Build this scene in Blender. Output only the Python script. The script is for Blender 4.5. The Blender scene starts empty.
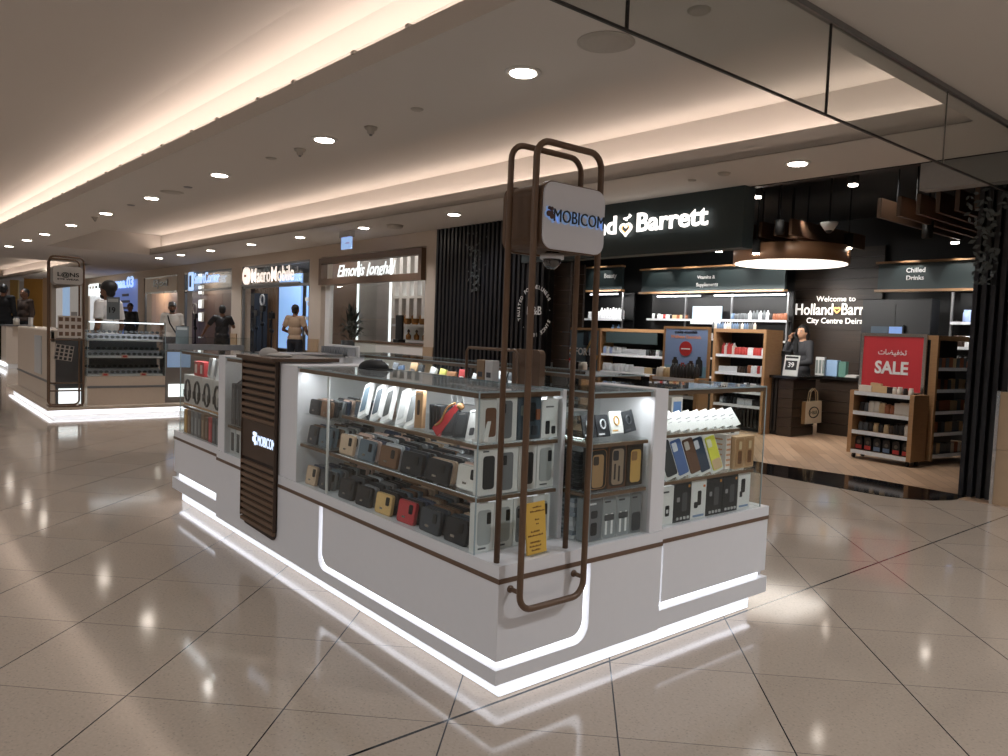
import bpy, bmesh, math, random
from mathutils import Vector, Matrix
random.seed(7)
S = bpy.context.scene
C = S.collection
R = math.radians
PI = math.pi
# ------------------------------------------------------------------ camera
H = 1.30
FPX = 757.0
CR = Vector((0.6372212529, 0.7697985809, 0.0368675941))
CU = Vector((-0.0703547628, 0.0104668123, 0.9974671188))
CF = Vector((-0.7674628864, 0.6382010581, -0.0608286718))
def ray(x, y): return CF + CR*((x-504)/FPX) - CU*((y-378)/FPX)
def onz(x, y, z=0.0):
    d = ray(x, y); return Vector((0, 0, H)) + d*((z-H)/d.z)
def onx(x, y, X):
    d = ray(x, y); return Vector((0, 0, H)) + d*(X/d.x)
def ony(x, y, Y):
    d = ray(x, y); return Vector((0, 0, H)) + d*(Y/d.y)
def ond(x, y, dist): return Vector((0, 0, H)) + ray(x, y)*dist
cam = bpy.data.cameras.new('camera'); co = bpy.data.objects.new('camera', cam); C.objects.link(co)
M4 = Matrix.Identity(4)
for i in range(3):
    M4[i][0] = CR[i]; M4[i][1] = CU[i]; M4[i][2] = -CF[i]
M4[2][3] = H
co.matrix_world = M4
cam.sensor_width = 36; cam.lens = FPX/1008*36; cam.clip_start = 0.05; cam.clip_end = 200
S.camera = co
S.view_settings.view_transform = 'Standard'; S.view_settings.look = 'None'
S.view_settings.gamma = 1; S.view_settings.exposure = 0.0; S.view_settings.use_curve_mapping = False
S.cycles.transparent_max_bounces = 40
S.cycles.max_bounces = 8
S.cycles.sample_clamp_indirect = 4

# ------------------------------------------------------------------ materials
def lin(c):
    return tuple(((v/255)/12.92 if v/255 <= .04045 else ((v/255+.055)/1.055)**2.4) for v in c) + (1,)
MATS = {}
def mat(name, col, rough=.5, metal=0, noise=.06, nscale=30, spec=.5, emis=None, estr=0, coat=0, bump=0):
    if name in MATS: return MATS[name]
    m = bpy.data.materials.new(name); m.use_nodes = True
    nt = m.node_tree; b = nt.nodes['Principled BSDF']
    c = lin(col)
    if noise:
        t = nt.nodes.new('ShaderNodeTexNoise'); t.inputs['Scale'].default_value = nscale
        tc = nt.nodes.new('ShaderNodeTexCoord'); nt.links.new(tc.outputs['Object'], t.inputs['Vector'])
        r = nt.nodes.new('ShaderNodeMapRange'); r.inputs[3].default_value = 1-noise; r.inputs[4].default_value = 1+noise
        nt.links.new(t.outputs['Fac'], r.inputs[0])
        h = nt.nodes.new('ShaderNodeHueSaturation'); h.inputs['Color'].default_value = c
        nt.links.new(r.outputs[0], h.inputs['Value']); nt.links.new(h.outputs[0], b.inputs['Base Color'])
        if bump:
            bp = nt.nodes.new('ShaderNodeBump'); bp.inputs['Strength'].default_value = bump; bp.inputs['Distance'].default_value = .002
            nt.links.new(t.outputs['Fac'], bp.inputs['Height']); nt.links.new(bp.outputs[0], b.inputs['Normal'])
    else: b.inputs['Base Color'].default_value = c
    b.inputs['Roughness'].default_value = rough; b.inputs['Metallic'].default_value = metal
    b.inputs['Specular IOR Level'].default_value = spec
    if coat: b.inputs['Coat Weight'].default_value = coat; b.inputs['Coat Roughness'].default_value = .05
    if emis: b.inputs['Emission Color'].default_value = lin(emis); b.inputs['Emission Strength'].default_value = estr
    MATS[name] = m; return m
def wood(name, c1, c2, scale=(1, 12, 12), rough=.45, rot=0):
    m = bpy.data.materials.new(name); m.use_nodes = True; nt = m.node_tree; b = nt.nodes['Principled BSDF']
    tc = nt.nodes.new('ShaderNodeTexCoord'); mp = nt.nodes.new('ShaderNodeMapping'); mp.inputs['Scale'].default_value = scale
    mp.inputs['Rotation'].default_value = (0, 0, rot)
    n = nt.nodes.new('ShaderNodeTexNoise'); n.inputs['Scale'].default_value = 3; n.inputs['Detail'].default_value = 5
    cr = nt.nodes.new('ShaderNodeMix'); cr.data_type = 'RGBA'; cr.inputs[6].default_value = lin(c1); cr.inputs[7].default_value = lin(c2)
    nt.links.new(tc.outputs['Object'], mp.inputs[0]); nt.links.new(mp.outputs[0], n.inputs[0]); nt.links.new(n.outputs['Fac'], cr.inputs[0])
    nt.links.new(cr.outputs[2], b.inputs['Base Color']); b.inputs['Roughness'].default_value = rough
    MATS[name] = m; return m
def glassmat(name, tint=(.93, .97, .955), ior=1.3):
    m = bpy.data.materials.new(name); m.use_nodes = True; nt = m.node_tree; nt.nodes.clear()
    o = nt.nodes.new('ShaderNodeOutputMaterial'); mx = nt.nodes.new('ShaderNodeMixShader')
    t = nt.nodes.new('ShaderNodeBsdfTransparent'); t.inputs[0].default_value = tint+(1,)
    g = nt.nodes.new('ShaderNodeBsdfGlossy'); g.inputs['Roughness'].default_value = .01
    lw = nt.nodes.new('ShaderNodeLayerWeight'); lw.inputs[0].default_value = .5
    pw = nt.nodes.new('ShaderNodeMath'); pw.operation = 'POWER'; pw.inputs[1].default_value = 4.0
    f = nt.nodes.new('ShaderNodeMath'); f.operation = 'MULTIPLY_ADD'; f.inputs[1].default_value = .55; f.inputs[2].default_value = (ior-1)*.1
    nt.links.new(lw.outputs['Facing'], pw.inputs[0]); nt.links.new(pw.outputs[0], f.inputs[0])
    nt.links.new(f.outputs[0], mx.inputs[0]); nt.links.new(t.outputs[0], mx.inputs[1]); nt.links.new(g.outputs[0], mx.inputs[2]); nt.links.new(mx.outputs[0], o.inputs[0])
    MATS[name] = m; return m
WHITE = mat('white_laminate', (224, 222, 224), .35, noise=.015)
WHITE2 = mat('white_matt', (225, 224, 222), .6, noise=.02)
BRONZE = mat('bronze_metal', (104, 80, 62), .42, .15, noise=.08, nscale=60)
BROWN = wood('brown_veneer', (72, 54, 42), (96, 74, 56), (2, 2, 14))
BROWNM = mat('brown_trim', (104, 80, 64), .45, noise=.06)
GLASS = glassmat('clear_glass', (.955, .975, .968), 1.22)
GLASSE = mat('glass_edge', (158, 172, 176), .15, noise=.05)
GLASSC = glassmat('curtain_glass', (.86, .87, .86), 1.25)
LED = mat('led_white', (255, 255, 255), .5, noise=0, emis=(240, 246, 255), estr=1.9)
LEDU = mat('led_underglow', (255, 255, 255), .5, noise=0, emis=(240, 244, 255), estr=4.0)
LEDW = mat('led_warm', (255, 240, 225), .5, noise=0, emis=(255, 232, 212), estr=5.0)
LAMP = mat('lamp_lens', (255, 255, 255), .5, noise=0, emis=(255, 242, 228), estr=22.0)
BLACK = mat('black_plastic', (22, 23, 26), .4, noise=.1)
BLACKM = mat('black_matt', (14, 14, 15), .7, noise=.1)
CEIL = mat('ceiling_paint', (208, 202, 196), .9, noise=.012, nscale=200)
WALLP = mat('beige_wall', (196, 182, 168), .8, noise=.02)
GREY = mat('grey_metal', (130, 130, 132), .35, .5)
CHROME = mat('chrome', (210, 210, 212), .18, 1.0, noise=.02)
DKGREEN = mat('dark_green_board', (44, 56, 58), .55, noise=.05)
HBBLACK = mat('store_black', (20, 20, 21), .55, noise=.1)
OAK = wood('oak', (138, 104, 72), (168, 130, 92), (3, 3, 20))
PINE = wood('light_wood', (176, 138, 106), (196, 160, 126), (3, 3, 10))
DWOOD = wood('dark_plank', (34, 27, 22), (66, 52, 42), (.6, 1, 14), .4)
SKIN = mat('skin', (176, 128, 98), .55, noise=.04)
SKIN2 = mat('skin_dark', (120, 82, 60), .55, noise=.04)
HAIR = mat('hair_black', (18, 15, 14), .5, noise=.2, nscale=120)
CARD = mat('kraft_card', (176, 140, 98), .8, noise=.06)

def colm(c, rough=.45):
    n = 'paint_%02x%02x%02x' % tuple(c)
    return MATS.get(n) or mat(n, c, rough, noise=.04)

# ------------------------------------------------------------------ mesh builder
ORG = {}
def org(o):
    return ORG.get(o.name, Vector((0, 0, 0)))
class MB:
    def __init__(s): s.b = bmesh.new()
    def box(s, x0, x1, y0, y1, z0, z1, M=None, bev=0):
        if x0 > x1: x0, x1 = x1, x0
        if y0 > y1: y0, y1 = y1, y0
        if z0 > z1: z0, z1 = z1, z0
        v = [s.b.verts.new((x, y, z)) for x in (x0, x1) for y in (y0, y1) for z in (z0, z1)]
        F = [s.b.faces.new([v[i] for i in q]) for q in ((0, 1, 3, 2), (4, 6, 7, 5), (0, 4, 5, 1), (2, 3, 7, 6), (0, 2, 6, 4), (1, 5, 7, 3))]
        if M:
            for a in v: a.co = M @ a.co
        if bev:
            es = list({e for f in F for e in f.edges})
            bmesh.ops.bevel(s.b, geom=es, offset=bev, segments=2, affect='EDGES', profile=.5)
        return s
    def prism(s, pts, ax, a, b, M=None):
        def P(p, t):
            if ax == 'x': return Vector((t, p[0], p[1]))
            if ax == 'y': return Vector((p[0], t, p[1]))
            return Vector((p[0], p[1], t))
        A = [s.b.verts.new(P(p, a)) for p in pts]; B = [s.b.verts.new(P(p, b)) for p in pts]
        s.b.faces.new(A); s.b.faces.new(B[::-1]); n = len(pts)
        for i in range(n): s.b.faces.new((A[i], B[i], B[(i+1) % n], A[(i+1) % n]))
        if M:
            for v in A+B: v.co = M @ v.co
        return s
    def tube(s, path, r, n=8, closed=False, caps=True):
        path = [Vector(p) for p in path]; L = len(path); rings = []
        up = None
        for i, p in enumerate(path):
            if closed: t = (path[(i+1) % L]-path[i-1]).normalized()
            else: t = (path[min(i+1, L-1)]-path[max(i-1, 0)]).normalized()
            if up is None:
                up = Vector((0, 0, 1)) if abs(t.z) < .9 else Vector((1, 0, 0))
            u = (up - t*up.dot(t)).normalized(); up = u; w = t.cross(u)
            rr = r[i] if isinstance(r, (list, tuple)) else r
            rings.append([s.b.verts.new(p + u*math.cos(2*PI*k/n)*rr + w*math.sin(2*PI*k/n)*rr) for k in range(n)])
        for i in range(L if closed else L-1):
            A = rings[i]; B = rings[(i+1) % L]
            for k in range(n): s.b.faces.new((A[k], A[(k+1) % n], B[(k+1) % n], B[k]))
        if not closed and caps:
            s.b.faces.new(rings[0][::-1]); s.b.faces.new(rings[-1])
        return s
    def lathe(s, prof, c=(0, 0, 0), n=14):
        c = Vector(c); rings = []
        for r, z in prof:
            rings.append([s.b.verts.new(c+Vector((r*math.cos(2*PI*k/n), r*math.sin(2*PI*k/n), z))) for k in range(n)])
        for A, B in zip(rings, rings[1:]):
            for k in range(n): s.b.faces.new((A[k], A[(k+1) % n], B[(k+1) % n], B[k]))
        s.b.faces.new(rings[0][::-1]); s.b.faces.new(rings[-1])
        return s
    def ball(s, c, r, n=12, M=None):
        if not isinstance(r, (list, tuple)): r = (r, r, r)
        T = Matrix.Translation(c) @ (M or Matrix.Identity(4)) @ Matrix.Diagonal((r[0], r[1], r[2], 1))
        bmesh.ops.create_uvsphere(s.b, u_segments=n, v_segments=max(6, n*2//3), radius=1, matrix=T)
        return s
    def cap(s, p, q, r0, r1, flat=1.0, n=12):
        s.tube([p, q], [r0, r1], n); s.ball(p, r0, n); s.ball(q, r1, n); return s
    def build(s, name, m, parent=None, smooth=False, off=None):
        me = bpy.data.meshes.new(name)
        d = org(parent) if parent is not None else Vector((0, 0, 0))
        if off is not None: d = Vector(off)
        if d.length: bmesh.ops.translate(s.b, verts=s.b.verts, vec=-d)
        bmesh.ops.recalc_face_normals(s.b, faces=s.b.faces)
        s.b.to_mesh(me); s.b.free()
        me.materials.append(m)
        if smooth:
            for p in me.polygons: p.use_smooth = True
        o = bpy.data.objects.new(name, me); C.objects.link(o)
        if parent is not None: o.parent = parent; ORG[o.name] = d
        return o
def tag(o, label=None, cat=None, group=None, kind=None):
    if label: o['label'] = label
    if cat: o['category'] = cat
    if group: o['group'] = group
    if kind: o['kind'] = kind
    return o
def thing(name, label, cat, loc=(0, 0, 0), rz=0, group=None):
    o = bpy.data.objects.new(name, None); C.objects.link(o); o.empty_display_size = .05
    o.location = loc; o.rotation_euler = (0, 0, rz)
    ORG[o.name] = Vector(loc) if rz == 0 else Vector((0, 0, 0))
    return tag(o, label, cat, group)
def local(name, label, cat, group=None):           # a thing whose parts are modelled round its own origin
    return thing(name, label, cat, (0, 0, 0), 0, group)
def struct(o): o['kind'] = 'structure'; return o
def kids(o): return [c for c in C.objects if c.parent == o]
CH = {}
def regkids(root):
    CH[root.name] = [(c, kids(c)) for c in kids(root)]
def dup(root, loc, rot=(0, 0, 0), label=None, group=None, scale=None):
    if root.name not in CH: regkids(root)
    r = root.copy(); C.objects.link(r); r.location = loc; r.rotation_euler = rot
    if scale: r.scale = scale
    if label: r['label'] = label
    if group: r['group'] = group
    for ch, gs in CH[root.name]:
        c = ch.copy(); C.objects.link(c); c.parent = r
        for g in gs:
            d = g.copy(); C.objects.link(d); d.parent = c
    return r
USED = set()
def place(root, loc, rot=(0, 0, 0), label=None, group=None, scale=None):
    if root.name in USED: return dup(root, loc, rot, label, group, scale)
    USED.add(root.name); regkids(root)
    root.location = loc; root.rotation_euler = rot
    if scale: root.scale = scale
    if label: root['label'] = label
    if group: root['group'] = group
    return root
def text(body, name, m, size, loc, rot, parent=None, width=None, ext=.002, bold=0, align='LEFT', shear=0, height=None):
    cu = bpy.data.curves.new(name, 'FONT'); cu.body = body; cu.size = size; cu.extrude = ext; cu.offset = bold
    cu.align_x = align; cu.shear = shear; cu.resolution_u = 3
    t = bpy.data.objects.new(name, cu); C.objects.link(t)
    dg = bpy.context.evaluated_depsgraph_get()
    me = bpy.data.meshes.new_from_object(t.evaluated_get(dg)); me.name = name
    bpy.data.objects.remove(t, do_unlink=True)
    xs = [v.co.x for v in me.vertices]; ys = [v.co.y for v in me.vertices]
    if width and xs:
        k = width/(max(xs)-min(xs)); ky = height/(max(ys)-min(ys)) if height else k
        x0 = min(xs) if align == 'LEFT' else (min(xs)+max(xs))/2
        for v in me.vertices: v.co.x = (v.co.x-x0)*k; v.co.y *= ky
    me.materials.clear(); me.materials.append(m)
    o = bpy.data.objects.new(name, me); C.objects.link(o)
    d = org(parent) if parent is not None else Vector((0, 0, 0))
    T = Matrix.Translation(Vector(loc)-d) @ Matrix.Rotation(rot[2], 4, 'Z') @ Matrix.Rotation(rot[0], 4, 'X')
    me.transform(T)
    if parent is not None: o.parent = parent; ORG[o.name] = d
    return o
FY = (R(90), 0, 0)            # writing that faces -Y
FX = (R(90), 0, R(90))        # writing that faces +X
ORDS = 'first second third fourth fifth sixth seventh eighth ninth tenth eleventh twelfth thirteenth fourteenth fifteenth sixteenth seventeenth eighteenth nineteenth twentieth'.split()
def rrect(x0, x1, z0, z1, r, n=5):
    P = []
    for cx, cz, a in ((x1-r, z1-r, 0), (x0+r, z1-r, 90), (x0+r, z0+r, 180), (x1-r, z0+r, 270)):
        for k in range(n+1):
            t = R(a+90*k/n); P.append((cx+r*math.cos(t), cz+r*math.sin(t)))
    return P
def arc(cx, cz, r, a0, a1, n=5): return [(cx+r*math.cos(R(a0+(a1-a0)*k/n)), cz+r*math.sin(R(a0+(a1-a0)*k/n))) for k in range(n+1)]
def area(name, loc, sx, sy, power, col=(1, 1, 1), rot=(0, 0, 0), spread=180):
    l = bpy.data.lights.new(name, 'AREA'); l.shape = 'RECTANGLE'; l.size = sx; l.size_y = sy; l.energy = power; l.color = col; l.spread = R(spread)
    o = bpy.data.objects.new(name, l); C.objects.link(o); o.location = loc; o.rotation_euler = rot; return o
LC = (.95, .975, 1)
def spot(name, loc, power, ang=110, col=(.95, .97, 1), rot=(0, 0, 0), blend=.6, r=.06):
    l = bpy.data.lights.new(name, 'SPOT'); l.energy = power; l.spot_size = R(ang); l.spot_blend = blend; l.color = col; l.shadow_soft_size = r
    o = bpy.data.objects.new(name, l); C.objects.link(o); o.location = loc; o.rotation_euler = rot; return o
def point(name, loc, power, col=(1, .95, .9), r=.15):
    l = bpy.data.lights.new(name, 'POINT'); l.energy = power; l.color = col; l.shadow_soft_size = r
    o = bpy.data.objects.new(name, l); C.objects.link(o); o.location = loc; return o

# ================================================================== ROOM
HC = 2.935
FW = 7.12          # shop front plane
# floor shader
def floor_mat():
    m = bpy.data.materials.new('polished_terrazzo_tiles'); m.use_nodes = True; nt = m.node_tree; N = nt.nodes; Lk = nt.links; b = N['Principled BSDF']
    g = N.new('ShaderNodeNewGeometry'); sp = N.new('ShaderNodeSeparateXYZ'); Lk.new(g.outputs['Position'], sp.inputs[0])
    def mth(op, a, bb=None, c=None):
        n = N.new('ShaderNodeMath'); n.operation = op
        for i, v in enumerate((a, bb, c)):
            if v is None: continue
            if isinstance(v, (int, float)): n.inputs[i].default_value = v
            else: Lk.new(v, n.inputs[i])
        return n.outputs[0]
    X, Y = sp.outputs[0], sp.outputs[1]
    def lines(v, off, pitch, w):
        f = mth('FRACT', mth('DIVIDE', mth('SUBTRACT', v, off), pitch))
        d = mth('MULTIPLY', mth('MINIMUM', f, mth('SUBTRACT', 1, f)), pitch)
        return mth('LESS_THAN', d, w)
    a = mth('MULTIPLY', mth('ADD', X, Y), -.70711); c = mth('MULTIPLY', mth('SUBTRACT', Y, X), .70711)
    l1 = lines(a, .928-.56*40, .56, .0026); l2 = lines(c, 2.41-.5655*40, .5655, .0016)
    lx = mth('LESS_THAN', mth('ABSOLUTE', mth('ADD', X, 1.979)), .0055)
    jl = mth('MAXIMUM', mth('MAXIMUM', l1, lx), mth('MULTIPLY', l2, .7))
    tid = N.new('ShaderNodeCombineXYZ'); Lk.new(mth('FLOOR', mth('DIVIDE', mth('SUBTRACT', a, .928), .56)), tid.inputs[0]); Lk.new(mth('FLOOR', mth('DIVIDE', mth('SUBTRACT', c, 2.41), .5655)), tid.inputs[1])
    wn = N.new('ShaderNodeTexWhiteNoise'); Lk.new(tid.outputs[0], wn.inputs['Vector'])
    n1 = N.new('ShaderNodeTexNoise'); n1.inputs['Scale'].default_value = 90; n1.inputs['Detail'].default_value = 3; Lk.new(g.outputs['Position'], n1.inputs['Vector'])
    n2 = N.new('ShaderNodeTexVoronoi'); n2.inputs['Scale'].default_value = 60; Lk.new(g.outputs['Position'], n2.inputs['Vector'])
    n3 = N.new('ShaderNodeTexNoise'); n3.inputs['Scale'].default_value = 1.6; n3.inputs['Detail'].default_value = 3; Lk.new(g.outputs['Position'], n3.inputs['Vector'])
    val = mth('ADD', mth('ADD', mth('MULTIPLY', n1.outputs['Fac'], .34), mth('MULTIPLY', mth('LESS_THAN', n2.outputs['Distance'], .22), -.16)), mth('ADD', mth('MULTIPLY', n3.outputs['Fac'], .22), mth('ADD', mth('MULTIPLY', wn.outputs['Value'], .07), .70)))
    h = N.new('ShaderNodeHueSaturation'); h.inputs['Color'].default_value = lin((166, 150, 135)); Lk.new(val, h.inputs['Value'])
    mx = N.new('ShaderNodeMix'); mx.data_type = 'RGBA'; Lk.new(jl, mx.inputs[0]); Lk.new(h.outputs[0], mx.inputs[6]); mx.inputs[7].default_value = lin((26, 28, 34))
    Lk.new(mx.outputs[2], b.inputs['Base Color'])
    rr = mth('ADD', mth('MULTIPLY', n3.outputs['Fac'], .07), .055); Lk.new(rr, b.inputs['Roughness'])
    b.inputs['Specular IOR Level'].default_value = .5
    return m
FLOOR = floor_mat()
struct(MB().box(-50, 9, -9, 7.2, -.1, 0).build('floor', FLOOR))
# store floor
hf = bpy.data.materials.new('herringbone_oak'); hf.use_nodes = True
nt = hf.node_tree; bt = nt.nodes.new('ShaderNodeTexBrick'); g = nt.nodes.new('ShaderNodeNewGeometry'); mp = nt.nodes.new('ShaderNodeMapping')
mp.inputs['Rotation'].default_value = (0, 0, R(52)); nt.links.new(g.outputs['Position'], mp.inputs[0]); nt.links.new(mp.outputs[0], bt.inputs[0])
bt.inputs['Color1'].default_value = lin((150, 122, 98)); bt.inputs['Color2'].default_value = lin((182, 152, 126)); bt.inputs['Mortar'].default_value = lin((110, 88, 70))
bt.inputs['Scale'].default_value = 1; bt.inputs['Brick Width'].default_value = .7; bt.inputs['Row Height'].default_value = .11; bt.inputs['Mortar Size'].default_value = .003
nt.links.new(bt.outputs['Color'], nt.nodes['Principled BSDF'].inputs['Base Color']); nt.nodes['Principled BSDF'].inputs['Roughness'].default_value = .35
struct(MB().box(-12.5, -1.4, 7.2, 13.4, -.1, .003).build('floor', hf))
# black polished threshold with its rounded end
thr = [(-7.4, 6.70), (-3.0, 6.70)] + [(-3.0+.55*math.sin(R(a)), 7.2-.5*math.cos(R(a))) for a in (15, 35, 55, 75, 90)] + [(-2.45, 7.4), (-3.4, 7.45), (-4.3, 7.3), (-7.4, 7.3)]
GRAN = mat('black_granite', (16, 16, 18), .08, noise=.2, nscale=150)
struct(MB().prism(thr, 'z', 0, .006).build('trim_1', GRAN))
struct(MB().box(-50, -12.5, 7.2, 14, -.1, .001).build('floor', mat('shop_floor', (150, 138, 124), .2)))

# ceiling: soffit slab with a cut-out recess, drifting 2 degrees against the shop fronts
K = .035
def cy(y, x): return y + K*(x+3.1)
zt = 3.45
LIPY, RC0, RC1 = 2.465, 3.75, 6.05
def slab(name, pts, z0, z1, m=CEIL): return struct(MB().prism(pts, 'z', z0, z1).build(name, m))
XR = -2.15; XL = -20.9
def strip(x0, x1, ya, yb): return [(x0, cy(ya, x0)), (x1, cy(ya, x1)), (x1, cy(yb, x1)), (x0, cy(yb, x0))]
slab('ceiling', strip(-50, 8, LIPY, RC0), HC, HC+.06)
slab('ceiling', [(-50, cy(RC1, -50)), (8, cy(RC1, 8)), (8, 7.16), (-50, 7.16)], HC, HC+.06)
slab('ceiling', strip(XR, 8, RC0, RC1), HC, HC+.06)
slab('ceiling', strip(-26.5, XL, RC0, RC1), HC, HC+.06)
slab('ceiling', strip(-50, -45, RC0, RC1), HC, HC+.06)
# recess lid, lips
slab('ceiling', strip(-45, 8, 2.85, 6.6), zt, zt+.05)
lipm = MB()
lipm.prism(strip(XL, XR, RC1, RC1+.02), 'z', HC, HC+.16)
lipm.prism(strip(-45, -26.5, RC1, RC1+.02), 'z', HC, HC+.16)
struct(lipm.build('trim_2', CEIL))
rw = MB()
rw.prism(strip(XL, XR, RC1+.26, RC1+.28), 'z', HC+.06, zt); rw.prism(strip(-45, -26.5, RC1+.26, RC1+.28), 'z', HC+.06, zt)
rw.prism(strip(XL, XR, RC0-.02, RC0), 'z', HC+.06, zt); rw.prism(strip(-45, -26.5, RC0-.02, RC0), 'z', HC+.06, zt)
rw.prism(strip(XR, XR+.02, RC0, RC1+.26), 'z', HC+.06, zt); rw.prism(strip(XL-.02, XL, RC0, RC1+.26), 'z', HC+.06, zt); rw.prism(strip(-26.5, -26.48, RC0, RC1+.26), 'z', HC+.06, zt)
struct(rw.build('trim_3', CEIL))
# main cove lip and the high mall ceiling
struct(MB().prism(strip(-50, 8, LIPY-.02, LIPY), 'z', HC, HC+.125).build('trim_4', CEIL))
struct(MB().prism(strip(-50, 8, LIPY+.31, LIPY+.33), 'z', HC+.06, 3.6).build('trim_5', CEIL))
hc = MB()
prof = [(LIPY+.30, HC+.06), (LIPY+.28, 3.14), (LIPY+.24, 3.26), (LIPY+.12, 3.36), (LIPY-.2, 3.43), (1.7, 3.47), (.9, 3.49), (-9, 3.50), (-9, 3.58), (LIPY+.31, 3.58)]
A = [hc.b.verts.new((-50, cy(y, -50), z)) for y, z in prof]; B = [hc.b.verts.new((8, cy(y, 8), z)) for y, z in prof]
for i in range(len(prof)): hc.b.faces.new((A[i], B[i], B[(i+1) % len(prof)], A[(i+1) % len(prof)]))
hc.b.faces.new(A); hc.b.faces.new(B[::-1])
struct(hc.build('ceiling', CEIL))
# clips along the lip of the main cove
clips = thing('cove_light_rail', 'white light rail with small clips along the edge of the big ceiling cove', 'ceiling light', (-3, cy(LIPY, -3), HC+.12))
cl = MB()
x = -1.6
i = 0
rail = MB(); rail.prism(strip(-30, 6, LIPY+.001, LIPY+.03), 'z', HC+.125, HC+.135); rail.build('rail', CEIL, clips)
while x > -24:
    MB().box(x, x+.035, cy(LIPY, x)-.03, cy(LIPY, x)+.01, HC+.118, HC+.14).build('clip', CEIL, clips)
    x -= (.62 if i % 2 else .85); i += 1
# cove light sources (linear lamps lying in the troughs)
ang = math.atan(K)
WARM = (1, .83, .73)
def cove(x0, x1, y, z, power, tilt=0):
    xm = (x0+x1)/2
    area('cove_lamp', (xm, cy(y, xm), z), abs(x1-x0), .10, power, WARM, (PI+tilt, 0, ang))
    o = MB().prism(strip(x0, x1, y-.01, y+.01), 'z', z-.03, z-.015).build('cove_strip', LEDW); tag(o, None)
    return o
tag(cove(XL+.1, XR-.05, RC1+.14, HC+.13, 36), 'warm light strip lying in the recessed ceiling trough by the shops', 'ceiling light')
tag(cove(-44.5, -26.8, RC1+.14, HC+.13, 25), 'warm light strip in the far ceiling recess at the left', 'ceiling light')
tag(cove(-46, 5, LIPY+.08, HC+.095, 135), 'warm light strip lying in the trough of the big mall cove', 'ceiling light')

# downlights
DLt = local('downlight', 'x', 'ceiling light')
MB().lathe([(.105, -.004), (.115, 0.0), (.115, .006), (.085, .006), (.085, 0), (.105, -.004)][:5], n=28).build('trim_ring', mat('ring_white', (215, 212, 208), .4), DLt, True)
MB().lathe([(.082, -.010), (.084, -.003)], n=28).build('lens', LAMP, DLt)
regkids(DLt)
row1 = [onz(px, py, HC).x for px, py in ((524, 72), (329, 140), (222, 175), (154, 198), (105, 213), (73, 225), (46, 234), (28, 240), (9, 246))]
row2 = [onz(px, py, HC).x for px, py in ((798, 163), (460, 215), (368, 228), (301, 237), (250, 244), (208, 250), (174, 254), (149, 257))]
for r, (xs, y, nm) in enumerate(((row1, 3.17, 'row along the big cove'), (row2, 6.51, 'row above the shop fronts'))):
    for i, x in enumerate(xs):
        yy = cy(y, x)
        place(DLt, (x, yy, HC-.006), (0, 0, 0), 'round ceiling downlight, %s from the right in the %s' % (ORDS[i], nm), 'ceiling downlights')
        spot('downlight_lamp', (x, yy, HC-.03), 70, 140)
for x, y in ((.3, 3.3), (.3, 6.3), (2.8, 3.3), (2.8, 6.3), (5.5, 4.8)): spot('mall_fill', (x, y, HC-.03), 150, 150, (.93, .965, 1))  # unseen fill spots, added so floor bounce lifts the near ceiling
for x in (5, 1.5, -2, -5.5, -9, -13, -17, -22, -28, -36):
    for y in (-1.6, -5.5): spot('mall_fill', (x, y, 3.46), 175, 160, (.90, .95, 1), r=.25)  # soft fill spots added out of view for ambient light
# small ceiling fittings
def disc(px, py, r, h, label, cat, name, m):
    p = onz(px, py, HC)
    t = thing(name, label, cat, (p.x, p.y, HC-h))
    MB().lathe([(r*.8, -.002), (r*.96, h*.3), (r, h-.001)], (p.x, p.y, HC-h), 24).build('grille', m, t, True)
    MB().lathe([(r*1.0, h-.006), (r*1.08, h-.004), (r*1.08, h-.0005)], (p.x, p.y, HC-h), 24).build('rim', m, t, True)
CG = mat('fitting_grey', (176, 170, 162), .6)
disc(606, 42, .15, .012, 'large round ceiling speaker right of the nearest downlight', 'speaker', 'ceiling_speaker', CG)
disc(172, 192, .13, .012, 'flat round ceiling speaker between third and fourth downlights', 'speaker', 'ceiling_speaker', CG)
disc(699, 10, .055, .012, 'small round plate on ceiling behind glass curtain near its top', 'ceiling plate', 'ceiling_plate', CG)
disc(417, 109, .045, .01, 'small round plate on ceiling between two nearest downlights', 'ceiling plate', 'ceiling_plate', CG)
disc(271, 158, .05, .01, 'small round plate on ceiling left of second downlight', 'ceiling plate', 'ceiling_plate', CG)
disc(188, 187, .05, .01, 'small dark plate beside the flat ceiling speaker', 'ceiling plate', 'ceiling_plate', GREY)
disc(131, 205, .05, .01, 'small dark plate between fourth and fifth downlights', 'ceiling plate', 'ceiling_plate', GREY)
disc(395, 225, .13, .05, 'round smoke detector with dark band above the perfume shop', 'smoke detector', 'smoke_detector', CG)
disc(692, 180, .04, .012, 'small sprinkler plate above the green shop fascia', 'ceiling plate', 'ceiling_plate', CG)
disc(724, 173, .06, .02, 'small round detector above the green fascia end', 'smoke detector', 'smoke_detector', CG)
for k, (px, py, lb) in enumerate(((371, 127, 'spiked grey smoke detector on ceiling right of second downlight'), (300, 149, 'small grey smoke detector on ceiling left of second downlight'), (95, 217, 'small grey detector on ceiling near fifth downlight'))):
    p = onz(px, py, HC); t = thing('smoke_detector', lb, 'smoke detector', (p.x, p.y, HC-.05))
    MB().lathe([(.02, -.01), (.03, 0), (.03, .02), (.05, .03), (.055, .049)], (p.x, p.y, HC-.05), 16).build('housing', CG, t, True)
    MB().lathe([(.012, -.022), (.014, -.01)], (p.x, p.y, HC-.05), 10).build('sensor', GREY, t)

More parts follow.
